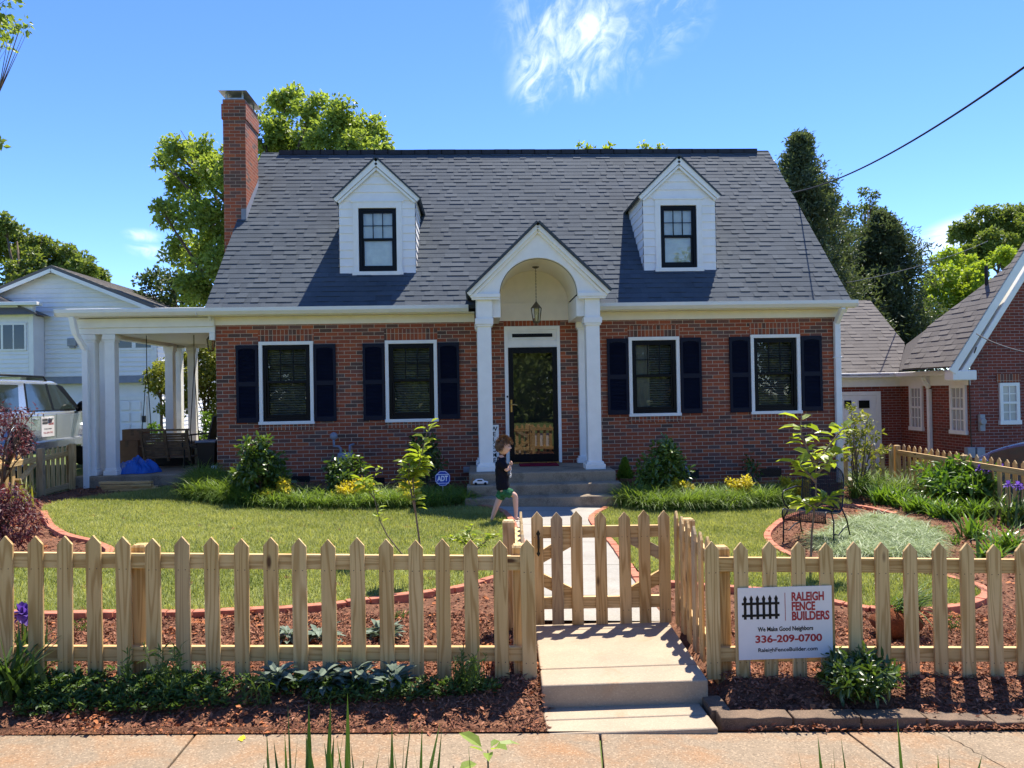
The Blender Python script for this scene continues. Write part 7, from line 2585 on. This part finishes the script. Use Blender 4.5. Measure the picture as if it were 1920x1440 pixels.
# ------------------------------------------------------------------ the boy on the walk
def boy():
    g0 = gp(925, 979)                          # back foot on the lawn
    k = g0.y/F
    B = Vector((atY(941, 979, g0.y).x, g0.y, g0.z))
    t = thing('person', 'small boy in black t-shirt and green shorts walking barefoot to the right across the walk', 'person', B)
    def P(zx, zy, dy=0.0):                     # photo position (zoomed crop) -> body point, dy = depth offset
        u, v = 860+zx/6.545, 780+zy/6.545
        p = atY(u, v, B.y+dy); return p

    def skin(name, chains, mat, sub=2, root=0, folds=0):
        """chains: lists of (point, rx, ry); equal points are welded"""
        V, E, Rr, idx = [], [], [], {}
        for ch in chains:
            prev = None
            for p, rx, ry in ch:
                key = tuple(round(c, 4) for c in p)
                if key not in idx:
                    idx[key] = len(V); V.append(tuple(p)); Rr.append((rx, ry))
                i = idx[key]
                if prev is not None and prev != i: E.append((prev, i))
                prev = i
        me = bpy.data.meshes.new(name); me.from_pydata(V, E, []); me.materials.append(MAT[mat])
        o = obj(name, me, t)
        md = o.modifiers.new('skin', 'SKIN'); md.use_smooth_shade = True
        md.branch_smoothing = .3
        for i, sv in enumerate(me.skin_vertices[0].data):
            sv.radius = Rr[i]; sv.use_root = (i == root)
        ss = o.modifiers.new('sub', 'SUBSURF'); ss.levels = ss.render_levels = sub+(1 if folds else 0)
        if folds:
            tx = bpy.data.textures.new('cloth_folds', 'CLOUDS'); tx.noise_scale = folds; tx.noise_depth = 2
            dp = o.modifiers.new('folds', 'DISPLACE'); dp.texture = tx; dp.strength = .034; dp.mid_level = .5; dp.texture_coords = 'GLOBAL'
        return o
    hip = P(548, 905); waist = P(535, 790); chest = P(522, 640); neck0 = P(518, 520); neck1 = P(524, 470)
    hl, hr = P(548, 930, -.055), P(540, 930, .055)       # near (right) leg steps forward, far leg trails
    kn = P(692, 968, -.06); an = P(706, 1215, -.06); toe = P(742, 1262, -.065); heel = P(694, 1258, -.06)
    kf = P(470, 1085, .05); af = P(408, 1262, .05); toef = P(428, 1300, .05); heelf = P(388, 1290, .05)
    sh, shf = P(526, 560, -.105), P(520, 560, .105)
    el = P(588, 672, -.125); wr = P(626, 625, -.10)
    elf = P(600, 660, .11); wrf = P(640, 640, .02)
    hand = P(640, 598, -.09)
    ch = [[(hip, .075, .085), (waist, .07, .08), (chest, .075, .095), (neck0, .04, .045), (neck1, .033, .033)],
          [(hip, .075, .085), (hl, .058, .058), (kn, .042, .042), (kn.lerp(an, .35), .040, .042), (an, .024, .024), (heel, .024, .024), (toe, .022, .028)],
          [(hip, .075, .085), (hr, .058, .058), (kf, .042, .042), (kf.lerp(af, .35), .038, .040), (af, .024, .024), (heelf, .024, .024), (toef, .022, .028)],
          [(chest, .075, .095), (sh, .038, .038), (el, .026, .026), (el.lerp(wr, .4), .025, .025), (wr, .018, .018), (hand, .022, .015)],
          [(chest, .075, .095), (shf, .038, .038), (elf, .026, .026), (wrf, .018, .018)]]
    skin('body', ch, 'skin')
    # fingers close upward against the chest
    fg = MB()
    for i in range(4):
        b0 = hand+Vector((.006+.002*i, -.012+.009*i, .008-.004*i)); L = [.036, .042, .039, .030][i]
        fg.tube([b0, b0+Vector((.010, .004, L*.5)), b0+Vector((.002, .012, L*.9)), b0+Vector((-.008, .014, L))], [.0075, .007, .0062, .005], 6)
    fg.tube([hand+Vector((-.008, -.012, -.008)), hand+Vector((-.014, -.014, .012)), hand+Vector((-.010, -.008, .028))], [.008, .0072, .0055], 6)
    fg.build('hand', MAT['skin'], t, smooth=True)
    fo = MB()
    for tp, hp in ((toe, heel), (toef, heelf)):
        d = (tp-hp).normalized(); s = d.cross(Vector((0, 0, 1)))
        for i in range(5): fo.ball(tp+d*(.018-.003*i)+s*(-.02+.01*i)-Vector((0, 0, .006)), (.012-.001*i, .008, .008), 6, 5)
    fo.build('toes', MAT['skin'], t, smooth=True)
    # head: profile facing right
    hc = P(548, 372)
    n, m_ = 40, 28
    V = []
    for j in range(m_+1):
        ph = -PI/2+PI*j/m_
        for i in range(n):
            th = 2*PI*i/n
            d = Vector((math.cos(ph)*math.cos(th), math.cos(ph)*math.sin(th), math.sin(ph)))
            x, y, z = d.x*.098, d.y*.076, d.z*.112
            f = max(0, d.x)                     # face side
            low = max(0, -d.z)
            y *= 1-.25*low*low
            x *= (1-.14*low*low if d.x > 0 else 1.04-.42*low*low)
            w = math.exp(-(d.y/.20)**2)
            x += f*w*(.020*math.exp(-((d.z+.12)/.10)**2)+.008*math.exp(-((d.z+.05)/.10)**2)-.010*math.exp(-((d.z-.10)/.08)**2)+.007*math.exp(-((d.z+.42)/.06)**2)+.006*math.exp(-((d.z+.55)/.05)**2)+.010*math.exp(-((d.z+.80)/.12)**2))
            for sy in (-.42, .42): x -= f*.010*math.exp(-((d.y-sy)/.16)**2-((d.z-.05)/.10)**2)
            V.append(Vector((x, y, z)))
    tilt = Matrix.Rotation(math.radians(6), 3, 'Y') @ Matrix.Rotation(math.radians(-12), 3, 'Z')
    hd = MB(); Fs = []
    for j in range(m_):
        for i in range(n): Fs.append((j*n+i, j*n+(i+1) % n, (j+1)*n+(i+1) % n, (j+1)*n+i))
    hd.add([hc+tilt @ v for v in V], Fs)
    head = hd.build('head', MAT['skin'], t, smooth=True)
    for s in (-1, 1):
        m = MB(); m.ball(hc+tilt @ Vector((.084, s*.032, .008)), (.008, .011, .008), 10, 7); m.build('eye', MAT['hair'], t, smooth=True)
        m = MB(); m.ball(hc+tilt @ Vector((-.006, s*.077, -.012)), (.016, .008, .024), 10, 8); m.build('ear', MAT['skin'], t, smooth=True)
    m = MB(); m.tube([hc+tilt @ Vector((.088, -.022, -.052)), hc+tilt @ Vector((.098, 0, -.050)), hc+tilt @ Vector((.088, .022, -.052))], [.003, .005, .003], 6); m.build('mouth', MAT['lips'], t, smooth=True)
    # hair cap with a soft uneven fringe
    G = Geo()
    HV = []
    hm = MB(); keep = []
    for j in range(m_+1):
        for i in range(n):
            v = V[j*n+i]; d = v.normalized()
            nz = .006*math.sin(d.x*23+d.y*31)*math.sin(d.z*27+d.y*9)
            HV.append(hc+tilt @ (v+d*(.012+nz+.006*max(0, d.z))))
    for f in Fs:
        c = sum((V[q] for q in f), Vector())/4
        d = c.normalized()
        lim = -.62 if d.x < -.25 else (-.62+(d.x+.25)*1.35 if d.x < .28 else .30+.25*(d.x-.3)+.06*math.sin(d.y*21))
        if d.z > lim: keep.append(f)
    hm.add(HV, keep); hm.build('hair', MAT['hair'], t, smooth=True)
    nn = 2000
    pts = rng.integers(0, len(keep), nn)
    P0 = np.array([sum((HV[q] for q in keep[i]), Vector())/4 for i in pts]); out = unit(P0-np.array(hc))
    D = unit(out*.25+np.array([.35, 0, -.8])*np.sign(.4-out[:, 2:3])*.4+np.array([.5, -.1, -.35])+rng.normal(0, .25, (nn, 3)))
    G.leaves(P0, D, out, rng.uniform(.022, .05, nn), .006, rng.random(nn), fold=.05)
    G.build('hair_locks', LM['hair'], t)
    # shirt and shorts follow the body
    sb = P(548, 918)
    skin('shirt', [[(sb, .118, .110), (P(545, 870), .114, .104), (P(536, 800), .106, .098), (P(528, 700), .100, .105), (P(522, 600), .092, .108), (P(518, 525), .062, .070), (P(520, 500), .046, .048)],
                   [(P(522, 600), .092, .108), (sh+Vector((0, -.01, 0)), .056, .056), (sh.lerp(el, .55), .050, .050), (sh.lerp(el, .85), .047, .047)],
                   [(P(522, 600), .092, .108), (shf+Vector((0, .01, 0)), .056, .056), (shf.lerp(elf, .6), .050, .050), (shf.lerp(elf, .85), .047, .047)]], 'shirt', folds=.07)
    skin('shorts', [[(P(548, 850), .098, .092), (hip, .106, .102)],
                    [(hip, .106, .102), (hl, .086, .080), (hl.lerp(kn, .45), .076, .072), (hl.lerp(kn, .82), .066, .064)],
                    [(hip, .106, .102), (hr, .084, .080), (hr.lerp(kf, .35), .076, .072), (hr.lerp(kf, .62), .070, .066)]], 'shorts', folds=.05)
    # white cloth held against the chest
    m = MB()
    q = P(636, 672, -.07)
    nn = 9
    rows = []
    for a in range(nn):
        f = a/(nn-1)
        rows.append([(q.x-.018+.045*f*(1-f)*2+.012*math.sin(f*9), q.y-.045+.09*b/4, q.z+.055-.14*f+.008*math.sin(b*2+f*6)) for b in range(5)])
    for a in range(nn-1):
        for b in range(4): m.face([rows[a][b], rows[a][b+1], rows[a+1][b+1], rows[a+1][b]])
    cl = m.build('held_cloth', MAT['signwhite'], None, smooth=True)
    so_ = cl.modifiers.new('thick', 'SOLIDIFY'); so_.thickness = .006
    tag(cl, 'small white cloth held by the boy against his chest', 'cloth')


MAT['lips'] = plain('lips', (.42, .16, .14), .5)
LM['hair'] = leafmat('hair_lock', (.075, .036, .02), (.20, .11, .055), .1)
boy()

# marks on the pavement: a splash of yellow utility paint and two hairline cracks
def pavement_marks():
    MAT['roadpaint'] = plain('yellow_marking_paint', (.62, .46, .02), .7, .2, var=.3, scale=40)
    MAT['crack'] = plain('pavement_crack', (.06, .045, .03), .95, .1)
    def zs(x): return -.085-.033*x
    c = gp(463, 1372); n = 22; pts = []
    for i in range(n):
        a = 2*PI*i/n; r = random.uniform(.012, .030)
        x = c.x+r*math.cos(a)*.8; pts.append((x, 4.20+r*math.sin(a)*1.5, zs(x)+.004))
    m = MB(); m.face(pts); o = m.build('paint_mark', MAT['roadpaint']); o['kind'] = 'structure'
    for x0, x1, y0, y1 in ((-.95, -.72, 4.262, 3.3), (2.55, 2.75, 4.262, 3.3)):
        k = 26; L, R_ = [], []
        for i in range(k+1):
            t = i/k; x = x0+(x1-x0)*t+random.uniform(-.012, .012); y = y0+(y1-y0)*t
            w = random.uniform(.0012, .0032)
            L.append((x-w, y, zs(x)+.003)); R_.append((x+w, y, zs(x)+.003))
        m = MB()
        for i in range(k): m.face([L[i], L[i+1], R_[i+1], R_[i]])
        o = m.build('pavement_crack', MAT['crack']); o['kind'] = 'structure'


pavement_marks()
